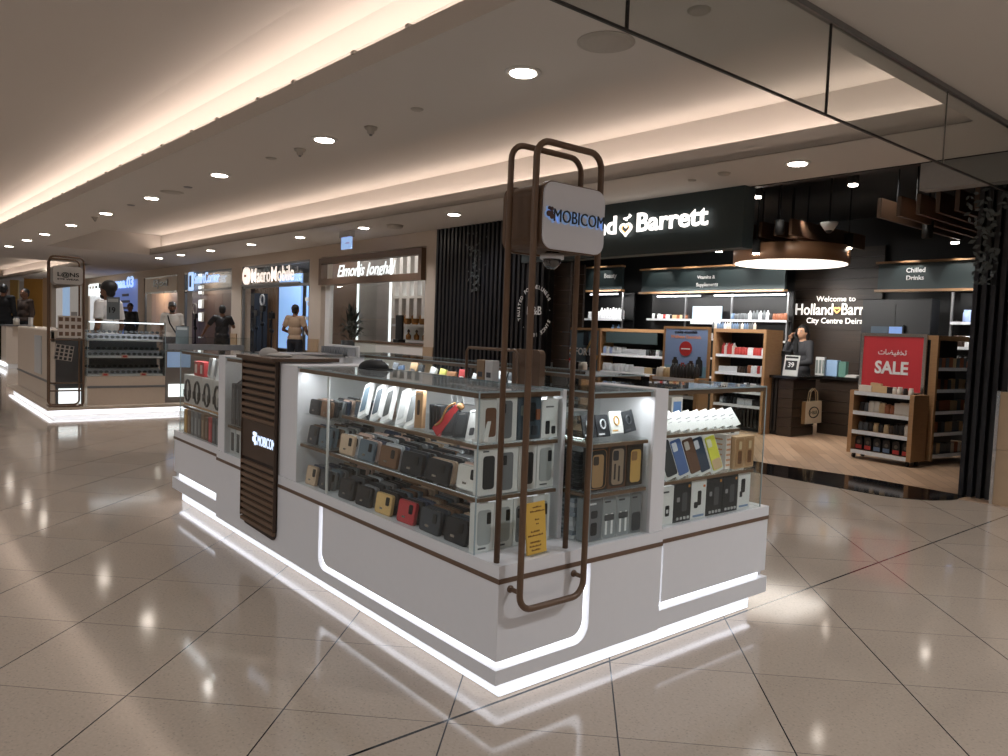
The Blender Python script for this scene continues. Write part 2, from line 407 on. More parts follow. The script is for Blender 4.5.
# glass smoke curtain hanging from the soffit above the floor joint
XC = -1.996
def cyx(px, py): return onx(px, py, XC)
cur = thing('smoke_curtain', 'hanging glass smoke curtain with dark joints below the ceiling at right', 'smoke curtain', (XC, 4, HC-.48))
ys = [.6, cyx(627, 20).y, cyx(829, 60).y, cyx(946, 120).y, 6.9]
for a, b in zip(ys, ys[1:]):
    MB().box(XC-.004, XC+.004, a+.006, b-.006, HC-.475, HC-.03).build('glass_panel', GLASSC, cur)
    MB().box(XC-.005, XC+.005, b-.006, b+.006, HC-.475, HC-.03).build('joint', BLACK if b < 5 else CHROME, cur)
MB().box(XC-.006, XC+.006, .6, 6.9, HC-.485, HC-.475).build('bottom_edge', BLACK, cur)
MB().box(XC-.016, XC+.016, .6, 6.9, HC-.03, HC-.001).build('top_rail', GREY, cur)

# ================================================================== SHOP FRONT WALL
wb = MB()
ZB = 2.69
wb.box(-45, -10.38, FW, FW+.25, ZB, HC)
PIERS = [(-10.72, -10.38), (-15.15, -14.60), (-19.75, -19.07), (-24.35, -23.72), (-28.9, -28.1), (-33.6, -32.9), (-38.4, -36.9)]
for a, b in PIERS: wb.box(a, b, FW, FW+.25, 0, ZB)
struct(wb.build('wall_back', WALLP))
struct(MB().box(-49.9, -45, -8, 14, 0, 3.7).build('wall_left', WALLP))
struct(MB().box(-49.9, 8.9, -9.2, -9, 0, 3.7).build('wall_front', WALLP))
struct(MB().box(8.8, 9, -9, 14, 0, 3.7).build('wall_right', WALLP))
# lower stone blocks by the piers (grey metal guards)
for n, (a, b) in enumerate([(-15.13, -14.66), (-19.7, -19.3), (-10.70, -10.40)]):
    struct(MB().box(a, b, FW-.03, FW-.001, 0, 1.0).build('trim_%d' % (6+n), mat('stone_tile', (176, 150, 122), .35, noise=.1, nscale=8)))

# ---- shop interiors (left to right shells)
shell = MB()
shell.box(-49, -12.56, 10.6, 10.7, 0, 3.0)
shell.box(-12.60, -12.50, 8.62, 10.6, 0, 3.0)
shell.box(-12.45, -10.4, 8.64, 8.70, 0, 3.0)
struct(shell.build('wall_rear', mat('shop_inner', (196, 178, 156), .7)))
struct(MB().box(-49, -10.4, FW+.25, 10.7, 2.95, 3.0).build('ceiling', mat('shop_ceiling', (120, 116, 112), .8)))

# perfume shop: oak sign frame
def at(px, py, Y=FW): return ony(px, py, Y)
pf = thing('shop_sign', 'brown wooden frame with glowing white script sign above the perfume shop', 'shop sign', (-12.6, FW-.06, 2.1))
x0, x1 = -14.57, -10.74; za, zb = 2.12, 2.66
for a in ((x0, x1, zb-.11, zb), (x0, x1, za, za+.12), (x0, x0+.12, za+.12, zb-.11), (x1-.1, x1, za+.12, zb-.11)):
    MB().box(a[0], a[1], FW-.08, FW+.06, a[2], a[3]).build('frame_member', BROWNM, pf)
NEON = mat('neon_white', (255, 255, 255), .5, noise=0, emis=(240, 250, 250), estr=1.2)
text('Elmonis Jonghal', 'letters', NEON, .3, (at(339, 272).x, FW-.03, 2.27), FY, pf, width=at(397, 270).x-at(339, 272).x, ext=.004, bold=.002, shear=.35, height=.30)
lp = thing('glass_shopfront', 'clear glass shop window of the perfume shop under the wooden frame', 'shop window', (-12.6, FW, 0))
MB().box(x0+.25, -12.5, FW+.1, FW+.112, .02, za).build('glass_pane', GLASS, lp)
MB().box(x0+.05, x0+.25, FW+.06, FW+.14, 0, za).build('post', WHITE2, lp)
# interior panels
YB = 8.3
pan = thing('wall_panel', 'brown wood wall panel behind the potted plant in the perfume shop', 'wall panel', (at(340, 330, YB).x, YB, 0))
MB().box(at(327, 330, YB).x, at(356, 330, YB).x, YB, YB+.05, 0, 2.9).build('panel', BROWNM, pan)
marble = bpy.data.materials.new('grey_marble'); marble.use_nodes = True; nt = marble.node_tree
nz = nt.nodes.new('ShaderNodeTexNoise'); nz.inputs['Scale'].default_value = 3; nz.inputs['Detail'].default_value = 8; rp = nt.nodes.new('ShaderNodeMapRange'); rp.inputs[3].default_value = .75; rp.inputs[4].default_value = 1.2
hs = nt.nodes.new('ShaderNodeHueSaturation'); hs.inputs['Color'].default_value = lin((168, 164, 162)); nt.links.new(nz.outputs['Fac'], rp.inputs[0]); nt.links.new(rp.outputs[0], hs.inputs['Value']); nt.links.new(hs.outputs[0], nt.nodes['Principled BSDF'].inputs['Base Color'])
pan = thing('wall_panel', 'grey marble wall panel between two vertical light lines in perfume shop', 'wall panel', (at(372, 330, YB).x, YB, 0))
xm0, xm1 = at(359, 330, YB).x, at(388, 330, YB).x
for k in range(4): MB().box(xm0, xm1, YB, YB+.05, k*.73+.004, (k+1)*.73-.004).build('slab', marble, pan)
for px, w in ((357.5, 'left of'), (390, 'right of')):
    xx = at(px, 330, YB).x; t = thing('light_line', 'vertical white light line %s the grey marble panel' % w, 'wall light', (xx, YB-.02, 0))
    MB().box(xx-.035, xx+.035, YB-.02, YB, .002, 2.9).build('diffuser', NEON, t)
sh = thing('wall_shelving', 'white lit wall shelving with perfume bottles in the perfume shop', 'shelving', (-12.2, YB, 0))
xs0, xs1 = at(394, 330, YB).x, at(432, 330, YB).x
WH = mat('shelf_white', (236, 232, 228), .5, noise=.02)
MB().box(xs0, xs1, YB+.25, YB+.3, 0, 2.9).build('back_panel', WH, sh)
for z in (.55, 1.02, 1.33, 1.90): MB().box(xs0, xs1, YB-.05, YB+.25, z, z+.05).build('shelf', WH, sh)
for k in range(6):
    xx = xs0+k*(xs1-xs0)/5; MB().box(xx-.06, xx+.06, YB-.04, YB+.25, 1.50, 2.9).build('divider', WH, sh)
for k in range(5):
    xx = xs0+(k+.5)*(xs1-xs0)/5; MB().box(xx-.25, xx+.25, YB+.10, YB+.14, 2.02, 2.045).build('shelf_lighting', NEON, sh)
gold = mat('gold_glass', (170, 120, 70), .25, .3)
pb = local('perfume_bottle', 'x', 'perfume bottle')
MB().lathe([(.05, 0), (.075, .03), (.08, .14), (.03, .20), (.022, .24)], n=12).build('bottle', gold, pb, True)
MB().lathe([(.03, .24), (.045, .28), (.01, .34)], n=10).build('stopper', BROWN, pb, True)
for k in range(5): place(pb, (xs0+(k+.5)*(xs1-xs0)/5, YB+.06, 1.55-.6*0+.0 if False else 1.95-.0-.57+.0), (0, 0, 0), 'tall amber perfume bottle, %s from left in the lit niches' % ORDS[k], 'perfume bottles in the niches', (1, 1, 1.1))
for k in range(8): place(pb, (xs0+.2+k*.3, YB+.04, 1.07), (0, 0, 0), 'small amber perfume bottle, %s from left on the middle white shelf' % ORDS[k], 'perfume bottles on the middle shelf', (.7, .7, .62))
cn = thing('shop_counter', 'low white counter in the perfume shop with brown top', 'counter', (-12.4, 7.7, 0))
MB().box(-14.0, -10.9, 7.6, 8.0, 0, .98, bev=.01).build('body', WH, cn); MB().box(-14.02, -10.88, 7.58, 8.02, .98, 1.02).build('worktop', BROWNM, cn)
t = thing('monitor', 'black monitor standing on the perfume shop counter', 'monitor', (at(399, 345, 7.8).x, 7.8, 1.02))
p = at(399, 345, 7.8); MB().box(p.x-.12, p.x+.12, 7.78, 7.82, 1.08, 1.55, bev=.008).build('screen', BLACK, t); MB().box(p.x-.1, p.x+.1, 7.72, 7.88, 1.02, 1.08, bev=.005).build('stand', BLACK, t)
# plant
p = at(352, 350, 7.75); LEAF = mat('leaf_dark', (30, 42, 36), .5, noise=.2)
pl = thing('potted_plant', 'dark leafy potted plant in front of the brown panel', 'potted plant', (p.x, 7.75, 0))
MB().lathe([(.16, 0), (.2, .3), (.24, 1.0), (.21, 1.0)], (p.x, 7.75, 0), 16).build('pot', mat('pot_grey', (60, 62, 64), .5), pl, True)
lf = MB()
for k in range(120):
    a = random.uniform(0, 2*PI); el = random.uniform(.15, 1.45); l = random.uniform(.35, .75); b0 = Vector((p.x+random.uniform(-.1, .1), 7.75+random.uniform(-.05, .05), random.uniform(1.0, 1.35)))
    d = Vector((math.cos(a)*math.cos(el), math.sin(a)*math.cos(el)*.5, math.sin(el)))*l; w = Vector((-math.sin(a), math.cos(a), 0))*.028
    m_ = b0+d*.55; e = b0+d-Vector((0, 0, l*.25))
    v = [lf.b.verts.new(q) for q in (b0-w*.3, b0+w*.3, m_+w, m_-w, e, m_+Vector((0, 0, .006)))]
    lf.b.faces.new((v[0], v[1], v[2], v[3])); lf.b.faces.new((v[3], v[2], v[4]))
lf.build('foliage', LEAF, pl)
point('perfume_fill', (-13.2, 7.55, 2.75), 14, (1, .97, .93))  # unseen point lights put in to brighten the perfume shop
point('perfume_fill', (-15.8, 7.6, 2.7), 16, (1, .92, .84))

# MacroMobile
def shopglass(xa, xb, label, ztop=ZB):
    t = thing('glass_shopfront', label, 'shop window', ((xa+xb)/2, FW+.1, 0))
    MB().box(xa, xb, FW+.02, FW+.08, 2.14, 2.20).build('transom', GREY, t); MB().box(xa, xb, FW+.02, FW+.08, ztop-.05, ztop).build('head_rail', GREY, t)
    MB().box(xa, xa+.05, FW+.02, FW+.08, 0, ztop-.05).build('post', GREY, t); MB().box(xb-.05, xb, FW+.02, FW+.08, 0, ztop-.05).build('post', GREY, t)
    MB().box(xa+.05, xb-.05, FW+.045, FW+.055, 2.20, ztop-.05).build('glass_pane', GLASS, t)
    return t
shopglass(-19.05, -15.17, 'glass shop window above the doorway right of the brown panelled shop')
s = thing('shop_sign', 'glowing white letter sign with round logo above phone shop', 'shop sign', (-17, FW-.05, 2.2))
SGN = mat('sign_warmwhite', (255, 255, 255), .5, noise=0, emis=(255, 236, 222), estr=1.05)
xa, xb = at(253.5, 275).x, at(296, 275).x
text('MacroMobile', 'letters', SGN, .36, (xa, FW-.05, 2.27), FY, s, width=xb-xa, ext=.004, bold=.001, height=.34)
xc = at(249, 273).x
MB().prism([(xc+.20*math.cos(2*PI*k/20), 2.44+.21*math.sin(2*PI*k/20)) for k in range(20)], 'y', FW-.09, FW-.03).build('round_logo', SGN, s)
MB().prism([(xc+.07*math.cos(2*PI*k/12), 2.44+.03*math.sin(2*PI*k/12)) for k in range(12)], 'y', FW-.1, FW-.09).build('logo_mark', colm((190, 120, 90)), s)
MB().box(-19, -15.6, FW-.04, FW+.01, 2.19, 2.23).build('mounting_rail', GREY, s)
YM = 9.0
bl = thing('lightbox', 'pale blue glowing poster panel behind the man in beige shirt', 'lightbox', (at(293, 300, YM).x, YM, 0))
BLUE = mat('blue_lightbox', (150, 190, 235), .5, noise=.05, nscale=4, emis=(140, 180, 235), estr=.75)
MB().box(at(279, 300, YM).x, at(301, 300, YM).x, YM, YM+.05, .6, 2.7).build('panel', BLUE, bl)
MB().box(at(303, 300, YM).x, at(314, 300, YM).x, YM+.1, YM+.15, .6, 2.35).build('panel', BLUE, bl)
ph = MB()
for k in range(9): ph.box(at(303+random.random()*8, 300, YM).x-.0, at(303+random.random()*8, 300, YM).x+.05, YM+.02, YM+.06, .9+k*.13, 1.0+k*.13)
ph.build('poster_marks', WHITE2, bl)
wp = thing('slatted_wall_panel', 'brown slatted wood panel behind the black tripods', 'wall panel', (at(266, 320, YM).x, YM, 0))
xa, xb = at(255, 320, YM).x, at(278, 320, YM).x
MB().box(xa, xb, YM, YM+.04, 0, 2.7).build('backing', BROWN, wp)
n = 14
sl = MB()
for k in range(n): sl.box(xa+(xb-xa)*k/n, xa+(xb-xa)*(k+.6)/n, YM-.03, YM, 0, 2.7)
sl.build('slats', mat('slat_tan', (140, 108, 82), .6), wp)
dk = thing('display_rack', 'dark accessory rack at the left inside the phone tripod shop', 'display rack', (at(244, 320, 8.4).x, 8.4, 0))
MB().box(at(240, 320, 8.4).x, at(254, 320, 8.4).x, 8.4, 8.8, 0, 2.15, bev=.01).build('body', mat('rack_grey', (44, 44, 46), .6), dk)
for k in range(5): MB().box(at(241, 320, 8.4).x, at(253, 320, 8.4).x, 8.3, 8.4, .3+k*.36, .33+k*.36).build('shelf', BLACK, dk)
point('mobile_shop_fill', (-19.5, 8.0, 2.7), 40, (.95, .97, 1))  # added point light, placed to brighten the phone shop panels
def tripod(px, top, label, ring=True, Y=7.75, r=.13):
    p = ony(px, top, Y); t = thing('phone_tripod', label, 'tripod', (p.x, Y, 0))
    MB().tube([(p.x, Y, .45), (p.x, Y, p.z-.1)], .022).build('pole', BLACK, t)
    for k in range(3):
        a = 2*PI*k/3+.4; MB().tube([(p.x, Y, .62), (p.x+.34*math.cos(a), Y+.34*math.sin(a), .01)], .016).build('leg', BLACK, t)
    if ring: MB().tube([(p.x+r*math.cos(2*PI*k/18), Y-.02, p.z+r*math.sin(2*PI*k/18)) for k in range(18)], .022, closed=True).build('ring_light', WHITE2, t)
    MB().box(p.x-.05, p.x+.05, Y-.05, Y-.02, p.z-.55, p.z-.33, bev=.006).build('phone_holder', BLACK, t)
    MB().box(p.x-.12, p.x+.12, Y-.04, Y+.04, p.z-.30, p.z-.14, bev=.01).build('clamp_head', BLACK, t)
    MB().ball((p.x, Y, p.z-.62), .06).build('joint', BLACK, t, True)
    return t
tripod(263, 300, 'black phone tripod with white ring light in the phone shop doorway')
tripod(251, 307, 'black phone tripod, leftmost in the phone shop doorway', False, 7.7)
tripod(272, 307, 'black phone tripod nearest the blue panel in the phone shop doorway', False, 7.9)
tripod(257, 305, 'black phone tripod just left of the ring light tripod', False, 8.0)

# third shop: SmartCorner
shopglass(-23.70, -19.77, 'glass shop window above the doorway of the brown panelled shop')
s = thing('shop_sign', 'glowing blue and white letter sign with tall logo box', 'shop sign', (-21.5, FW-.05, 2.2))
SGB = mat('sign_blue', (200, 225, 255), .5, noise=0, emis=(170, 205, 255), estr=1.1)
xa, xb = at(196, 280).x, at(221, 280).x
text('SmartCorner', 'letters', SGB, .3, (xa, FW-.05, 2.36), FY, s, width=xb-xa, ext=.006, bold=.004, height=.30)
xc = at(192.5, 280).x
MB().prism(rrect(xc-.18, xc+.18, 2.16, 2.76-.07, .05), 'y', FW-.06, FW-.02).build('logo_box', SGB, s)
MB().prism(rrect(xc-.09, xc+.09, 2.26, 2.6, .04), 'y', FW-.066, FW-.06).build('logo_screen', colm((20, 50, 90)), s)
YS = 8.6
wp = thing('wall_panel', 'brown wood panelled wall with square lightboxes inside the shop', 'wall panel', (-22, YS, 0))
xa, xb = at(186, 310, YS).x, at(231, 310, YS).x
for k in range(6):
    w = (xb-xa)/6; MB().box(xa+k*w+.01, xa+(k+1)*w-.01, YS, YS+.04, 0, 2.2).build('board', BROWNM, wp)
MB().box(xa, xb, YS, YS+.04, 2.2, 2.9).build('header', mat('header_grey', (128, 112, 100), .6), wp)
for k, (px, py) in enumerate(((200, 275), (200, 290), (200, 304), (200, 317))):
    p = at(px, py, YS-.1); t = thing('lightbox', 'small square white lightbox, %s from top on the brown panelled shop wall' % ORDS[k], 'lightbox', (p.x, YS-.1, p.z-.15), 0, 'square lightboxes')
    MB().box(p.x-.19, p.x+.19, YS-.1, YS-.02, p.z-.16, p.z+.16, bev=.02).build('frame', WHITE2, t)
    MB().box(p.x-.15, p.x+.15, YS-.105, YS-.1, p.z-.13, p.z+.13).build('lit_face', NEON, t)
t = tripod(195.5, 309, 'slim light stand with large white ring light in the brown panelled shop', True, 7.9, .17)
point('smart_fill', (-25.5, 8.0, 2.7), 45, (1, .93, .85))  # unseen point light added for the brown panelled wall
# fourth shop
shopglass(-28.08, -24.37, 'glass shop window with dark letters on beige header')
s = thing('shop_sign', 'small dark letter sign on beige shop header', 'shop sign', (-26, FW, 2.3))
xa, xb = at(154, 281).x, at(168, 281).x
text('E|od', 'letters', BLACK, .32, (xa, FW-.02, 2.36), FY, s, width=xb-xa, ext=.006, bold=.008, height=.3)
MB().box(-28.0, -24.4, FW+.005, FW+.018, 2.2, 2.64).build('header_board', mat('header_beige', (172, 150, 126), .5), s)
wp = thing('wall_panel', 'light wood panelled wall inside the shop with dark letters', 'wall panel', (-27, YS, 0))
xa, xb = at(143, 310, YS).x, at(180, 310, YS).x
for k in range(5):
    w = (xb-xa)/5; MB().box(xa+k*w+.012, xa+(k+1)*w-.012, YS, YS+.04, 0, 2.9).build('board', PINE, wp)
point('elod_fill', (-31, 7.9, 2.6), 70, (1, .9, .78))  # added point light lifting the pale wood boards, no fitting there
# fifth: blue panel
s = thing('lightbox', 'blue lit shop front with glowing white writing and small dark lines', 'shop sign', (-31, FW, 0))
MB().box(-32.85, -28.95, FW+.05, FW+.1, .3, ZB).build('blue_panel', mat('blue_front', (110, 132, 190), .4, noise=.05, emis=(96, 120, 190), estr=.45), s)
xa, xb = at(112, 283).x, at(134, 283).x
text('emaa.03', 'letters', SGB, .4, (xa, FW-.02, 2.42), FY, s, width=xb-xa, ext=.006, bold=.01, height=.4)
for k, (w, z) in enumerate(((.9, 2.1), (1.2, 1.86), (1.5, 1.62), (.8, 1.38))): MB().box(-31+.2-w/2, -31+.2+w/2, FW+.03, FW+.05, z, z+.09).build('text_line', colm((70, 70, 90)), s)
s = thing('lightbox', 'bright white lit shop front behind the man in white shirt', 'shop sign', (-35, FW, 0))
MB().box(-36.85, -33.65, FW+.05, FW+.1, .2, ZB-.2).build('white_panel', mat('white_front', (225, 225, 225), .4, noise=.03, emis=(220, 225, 230), estr=.7), s)
text('iTEL', 'letters', NEON, .4, (at(89, 285).x, FW-.02, 2.2), FY, s, width=2.3, ext=.006, bold=.01, height=.5)
s = thing('lightbox', 'bright white and pale blue shop fronts far behind the left kiosk sign', 'shop sign', (-42, FW, 0))
for k, (a_, b_, c_, e_) in enumerate(((-45, -43.2, (205, 200, 196), .5), (-43.2, -41.4, (170, 200, 235), .6), (-41.4, -38.4, (190, 184, 178), .4))): MB().box(a_+.05, b_-.05, FW+.05, FW+.1, 0, ZB-.02).build('lit_panel', mat('far_panel_%d' % k, c_, .5, noise=.15, nscale=3, emis=c_, estr=e_), s)
# far back-left ochre walls
s = thing('wall_panel', 'large ochre panel wall at the far end of the mall', 'wall panel', (-40, 5, 0))
for k, (pa, pb_, d, c) in enumerate(((24, 42, 34, (176, 132, 62)), (10, 18, 36, (196, 160, 96)), (43, 50, 33, (170, 140, 110)))):
    a = ond(pa, 300, d); b = ond(pb_, 300, d); q = Vector((a.x, a.y, 0)); w = Vector((b.x, b.y, 0))-q; nrm = Vector((-w.y, w.x, 0)).normalized()*.1
    m_ = MB(); m_.prism([(q.x, q.y), (q.x+w.x, q.y+w.y), (q.x+w.x+nrm.x, q.y+w.y+nrm.y), (q.x+nrm.x, q.y+nrm.y)], 'z', 0, 2.9); m_.build('panel', colm(c), s)
point('far_lamp', (-33, 4.5, 2.6), 60, (1, .9, .75)); point('far_lamp', (-28, 0, 3.0), 60, (1, .9, .8))
# exit sign
p = onz(347, 231, HC); t = thing('exit_sign', 'hanging pale blue rectangular exit sign with silver housing', 'exit sign', (p.x, p.y, HC-.3))
MB().box(p.x-.19, p.x+.19, p.y-.05, p.y+.05, HC-.11, HC-.002, bev=.006).build('housing', CHROME, t)
MB().box(p.x-.18, p.x+.18, p.y-.012, p.y+.012, HC-.31, HC-.11).build('lit_panel', mat('exit_blue', (170, 200, 240), .4, noise=.02, emis=(150, 185, 240), estr=.8), t)
MB().box(p.x-.02, p.x+.12, p.y-.016, p.y-.012, HC-.22, HC-.2).build('arrow', WHITE2, t)
# ================================================================== PHONE ACCESSORY KIOSK (foreground)
XF, YF = -1.94, 1.624
ZL = .503            # ledge top
ZT = 1.082           # glass top
PLATE = .022
def facepoly(name, pts, axis, plane, m, parent, t=PLATE):
    if axis == 'y': return MB().prism(pts, 'y', plane, plane+t).build(name, m, parent)
    return MB().prism(pts, 'x', plane-t, plane).build(name, m, parent)
# corner unit: aisle face from x -4.72 to -1.94 and right face up to y 2.50
ku = thing('kiosk_counter', 'white kiosk corner counter with glowing groove round its corner panel', 'counter', (-3.3, 1.9, 0))
MB().box(-4.70, XF-PLATE-.012, YF+PLATE+.012, 2.08, .084, .44).build('core', WHITE2, ku)
MB().box(-2.45, XF-PLATE-.012, 2.08, 2.495, .084, .44).build('core', WHITE2, ku)
out = [(-4.72, .084), (XF-.0, .084), (XF-.0, .137)] + arc(-3.24, .197, .06, 270, 180)[0:] + [(-3.30, .44), (-4.72, .44)]
facepoly('face_panel', out, 'y', YF, WHITE, ku)
inn = [(XF-.0, .168)] + arc(-3.20, .228, .06, 270, 180) + [(-3.26, .44), (XF-.0, .44)]
facepoly('corner_panel', inn, 'y', YF, WHITE, ku)
out = [(YF+PLATE, .084), (2.497, .084), (2.497, .44), (2.075, .44)] + arc(2.005, .207, .07, 0, -90) + [(YF+PLATE, .137)]
facepoly('face_panel', out, 'x', XF, WHITE, ku)
inn = [(YF+PLATE, .168)] + [(2.045-.045, .168)][:0] + arc(1.985, .228, .055, -90, 0) + [(2.04, .44), (YF+PLATE, .44)]
facepoly('corner_panel', inn, 'x', XF, WHITE, ku)
ls = MB(); ls.box(-3.31, XF-.03, YF+PLATE+.004, YF+PLATE+.010, .130, .180); ls.box(-3.312, -3.25, YF+PLATE+.004, YF+PLATE+.010, .18, .44)
ls.box(XF-PLATE-.010, XF-PLATE-.004, YF+.03, 2.08, .130, .21); ls.box(XF-PLATE-.010, XF-PLATE-.004, 2.03, 2.08, .21, .44)
ls.build('groove_light', LED, ku)
# step: left unit and right unit, each set back
kl = thing('kiosk_counter', 'white low kiosk counter at the left end with short glowing slot', 'counter', (-5.0, 1.9, 0))
SB = .035
MB().box(-5.66, -4.735, YF+SB+PLATE+.012, 2.2, .084, .44).build('core', WHITE2, kl)
MB().prism([(-5.70, .205), (-4.735, .205), (-4.735, .44), (-5.70, .44)], 'y', YF+SB, YF+SB+PLATE).build('face_panel', WHITE, kl)
MB().prism([(-5.70, .084), (-4.735, .084), (-4.735, .165), (-5.70, .165)], 'y', YF+SB-.012, YF+SB+PLATE).build('lip_panel', WHITE, kl)
MB().box(-5.72, -5.66, YF+SB+PLATE, 2.2, .084, .44).build('end_panel', WHITE, kl)
MB().box(-5.69, -4.74, YF+SB+PLATE+.003, YF+SB+PLATE+.009, .16, .21).build('groove_light', LED, kl)
kr = thing('kiosk_counter', 'white kiosk counter at the right end with L shaped glowing groove', 'counter', (-2.1, 2.9, 0))
XR2 = XF-.02
MB().box(-2.45, XR2-PLATE-.012, 2.505, 3.30, .084, .44).build('core', WHITE2, kr)
MB().prism([(2.535, .188), (3.33, .188), (3.33, .44), (2.535, .44)], 'x', XR2-PLATE, XR2).build('face_panel', WHITE, kr)
MB().prism([(2.505, .084), (3.33, .084), (3.33, .160), (2.505, .160)], 'x', XR2-PLATE, XR2+.012).build('lip_panel', WHITE, kr)
MB().box(-2.45, XR2-PLATE, 3.305, 3.33, .084, .44).build('end_panel', WHITE, kr)
ls = MB(); ls.box(XR2-PLATE-.009, XR2-PLATE-.003, 2.507, 3.32, .155, .192); ls.box(XR2-PLATE-.009, XR2-PLATE-.003, 2.507, 2.54, .19, .44); ls.build('groove_light', LED, kr)
# plinth and underglow
pk = thing('kiosk_plinth', 'bright white recessed plinth glowing under the near kiosk', 'plinth', (-3.5, 2, 0))
pm = MB(); pm.box(-5.62, -2.005, 1.70, 2.0, 0, .083); pm.box(-2.4, -2.005, 2.0, 3.26, 0, .083)
pm.build('plinth_board', WHITE2, pk)
pd_ = MB(); pd_.box(-5.62, -2.0, 1.692, 1.699, .004, .080); pd_.box(-2.004, -1.998, 1.70, 3.26, .004, .080); pd_.build('plinth_diffuser', mat('plinth_glow', (240, 240, 240), .5, noise=0, emis=(232, 240, 250), estr=.8), pk)
ug = MB(); ug.box(-5.6, -1.975, 1.668, 1.688, .076, .082); ug.box(-1.995, -1.975, 1.69, 3.25, .076, .082); ug.build('light_strip', mat('led_under_near', (255, 255, 255), .5, noise=0, emis=(240, 244, 255), estr=3.0), pk)
# bronze strip and white ledge, one run round the counters
tr = thing('kiosk_ledge', 'white ledge with brown line running round the near kiosk counters', 'ledge', (-3.3, 1.9, .44))
MB().prism([(-4.72, YF-.003), (XF+.003, YF-.003), (XF+.003, 2.50), (-2.45, 2.50), (-2.45, 2.08), (-4.72, 2.08)], 'z', .441, .458).build('brown_line', BROWNM, tr)
MB().prism([(-4.72, YF), (XF, YF), (XF, 2.50), (-2.45, 2.50), (-2.45, 2.08), (-4.72, 2.08)], 'z', .458, ZL).build('ledge_board', WHITE, tr)
MB().box(-5.72, -4.725, YF+SB-.003, 2.2, .441, .458).build('brown_line', BROWNM, tr)
MB().box(-5.72, -4.725, YF+SB, 2.2, .458, ZL).build('ledge_board', WHITE, tr)
MB().box(-2.45, XR2+.003, 2.505, 3.335, .441, .458).build('brown_line', BROWNM, tr)
MB().box(-2.45, XR2, 2.505, 3.335, .458, ZL).build('ledge_board', WHITE, tr)

# ---- slatted tower with glowing name
tw = thing('slatted_tower', 'tall brown louvred tower with glowing white name on the kiosk', 'slatted panel', (-4.02, 1.7, .14))
tx0, tx1, ty = -4.255, -3.785, YF-.022
MB().prism([(tx0, 1.10)]+arc(tx0+.05, .155+.05, .05, 180, 270)+arc(tx1-.05, .145+.05, .05, 270, 360)+[(tx1, 1.10)], 'y', ty+.014, ty+.020).build('backing', mat('louvre_gap', (40, 28, 22), .6), tw)
MB().box(tx0+.005, tx1-.005, YF+.001, YF+.30, ZL+.001, 1.10).build('tower_box', WHITE, tw)
MB().box(tx0+.002, tx1-.002, ty+.004, ty+.012, .545, .755).build('name_board', mat('brown_board', (70, 52, 40), .5, noise=.05), tw)
for xx in (tx0, tx1-.004): MB().box(xx, xx+.004, ty-.002, YF, .20, 1.099).build('side_cheek', mat('brown_board', (70, 52, 40), .5), tw)
z = .172
while z < 1.09:
    if not (.520 < z < .752):
        MB().prism([(ty+.013, z), (ty-.001, z+.003), (ty-.001, z+.022), (ty+.013, z+.024)], 'x', tx0+.003, tx1-.003).build('louvre', BRONZE if False else mat('louvre_brown', (104, 80, 62), .5, noise=.06), tw)
    z += .0365
MB().prism([(tx0-.02, YF-.05), (tx1+.02, YF-.05), (tx1+.02, YF+.33), (tx0-.02, YF+.33)], 'z', 1.10, 1.118).build('cap_board', BROWN, tw)
xa, xb = ony(256, 436, YF-.03).x, ony(273, 441, YF-.03).x
text('MOBICOM', 'letters', mat('logo_lit', (230, 240, 255), .5, noise=0, emis=(205, 225, 255), estr=1.3), .08, (xa, ty+.002, .632), FY, tw, width=xb-xa, ext=.001, bold=.0, height=.055)
lg = MB()
for dx, dz, r in ((0, .02, .016), (.02, .045, .013), (.022, .0, .012), (.0, .05, .01)):
    lg.prism([(xa-.05+dx+r*math.cos(2*PI*k/12), .64+dz+r*math.sin(2*PI*k/12)) for k in range(12)], 'y', ty-.003, ty+.004)
lg.build('logo_dots', MATS['logo_lit'], tw)
t = thing('folded_cloth', 'light grey crumpled cloth lying on top of the louvred tower', 'cloth', (-4.0, 1.72, 1.118))
cb = MB(); cb.ball((-4.12, 1.70, 1.128), (.07, .05, .036), 16); cb.ball((-4.02, 1.72, 1.124), (.11, .06, .014), 16); cb.ball((-4.17, 1.74, 1.124), (.05, .06, .016), 14)
cb.build('cloth', mat('cloth_grey', (176, 170, 164), .9, noise=.12, bump=.5), t, True)

# ---- white dividing columns
def column(x0, x1, y0, y1, label, z1=ZT+.01):
    t = thing('display_column', label, 'column', ((x0+x1)/2, (y0+y1)/2, ZL))
    MB().box(x0, x1, y0, y1, ZL+.001, z1, bev=.002).build('panel', WHITE, t); return t
column(-3.78, -3.575, YF+.004, 2.04, 'white upright panel between the louvred tower and phone case display')
column(-4.715, -4.60, YF+.004, 1.98, 'white upright panel right of the boxed headphones display')
column(-4.29, -4.262, YF+.02, 1.98, 'thin white upright panel touching left side of louvred tower')
column(-2.30, -1.945, 2.415, 2.498, 'white upright panel between the two right hand glass cases')

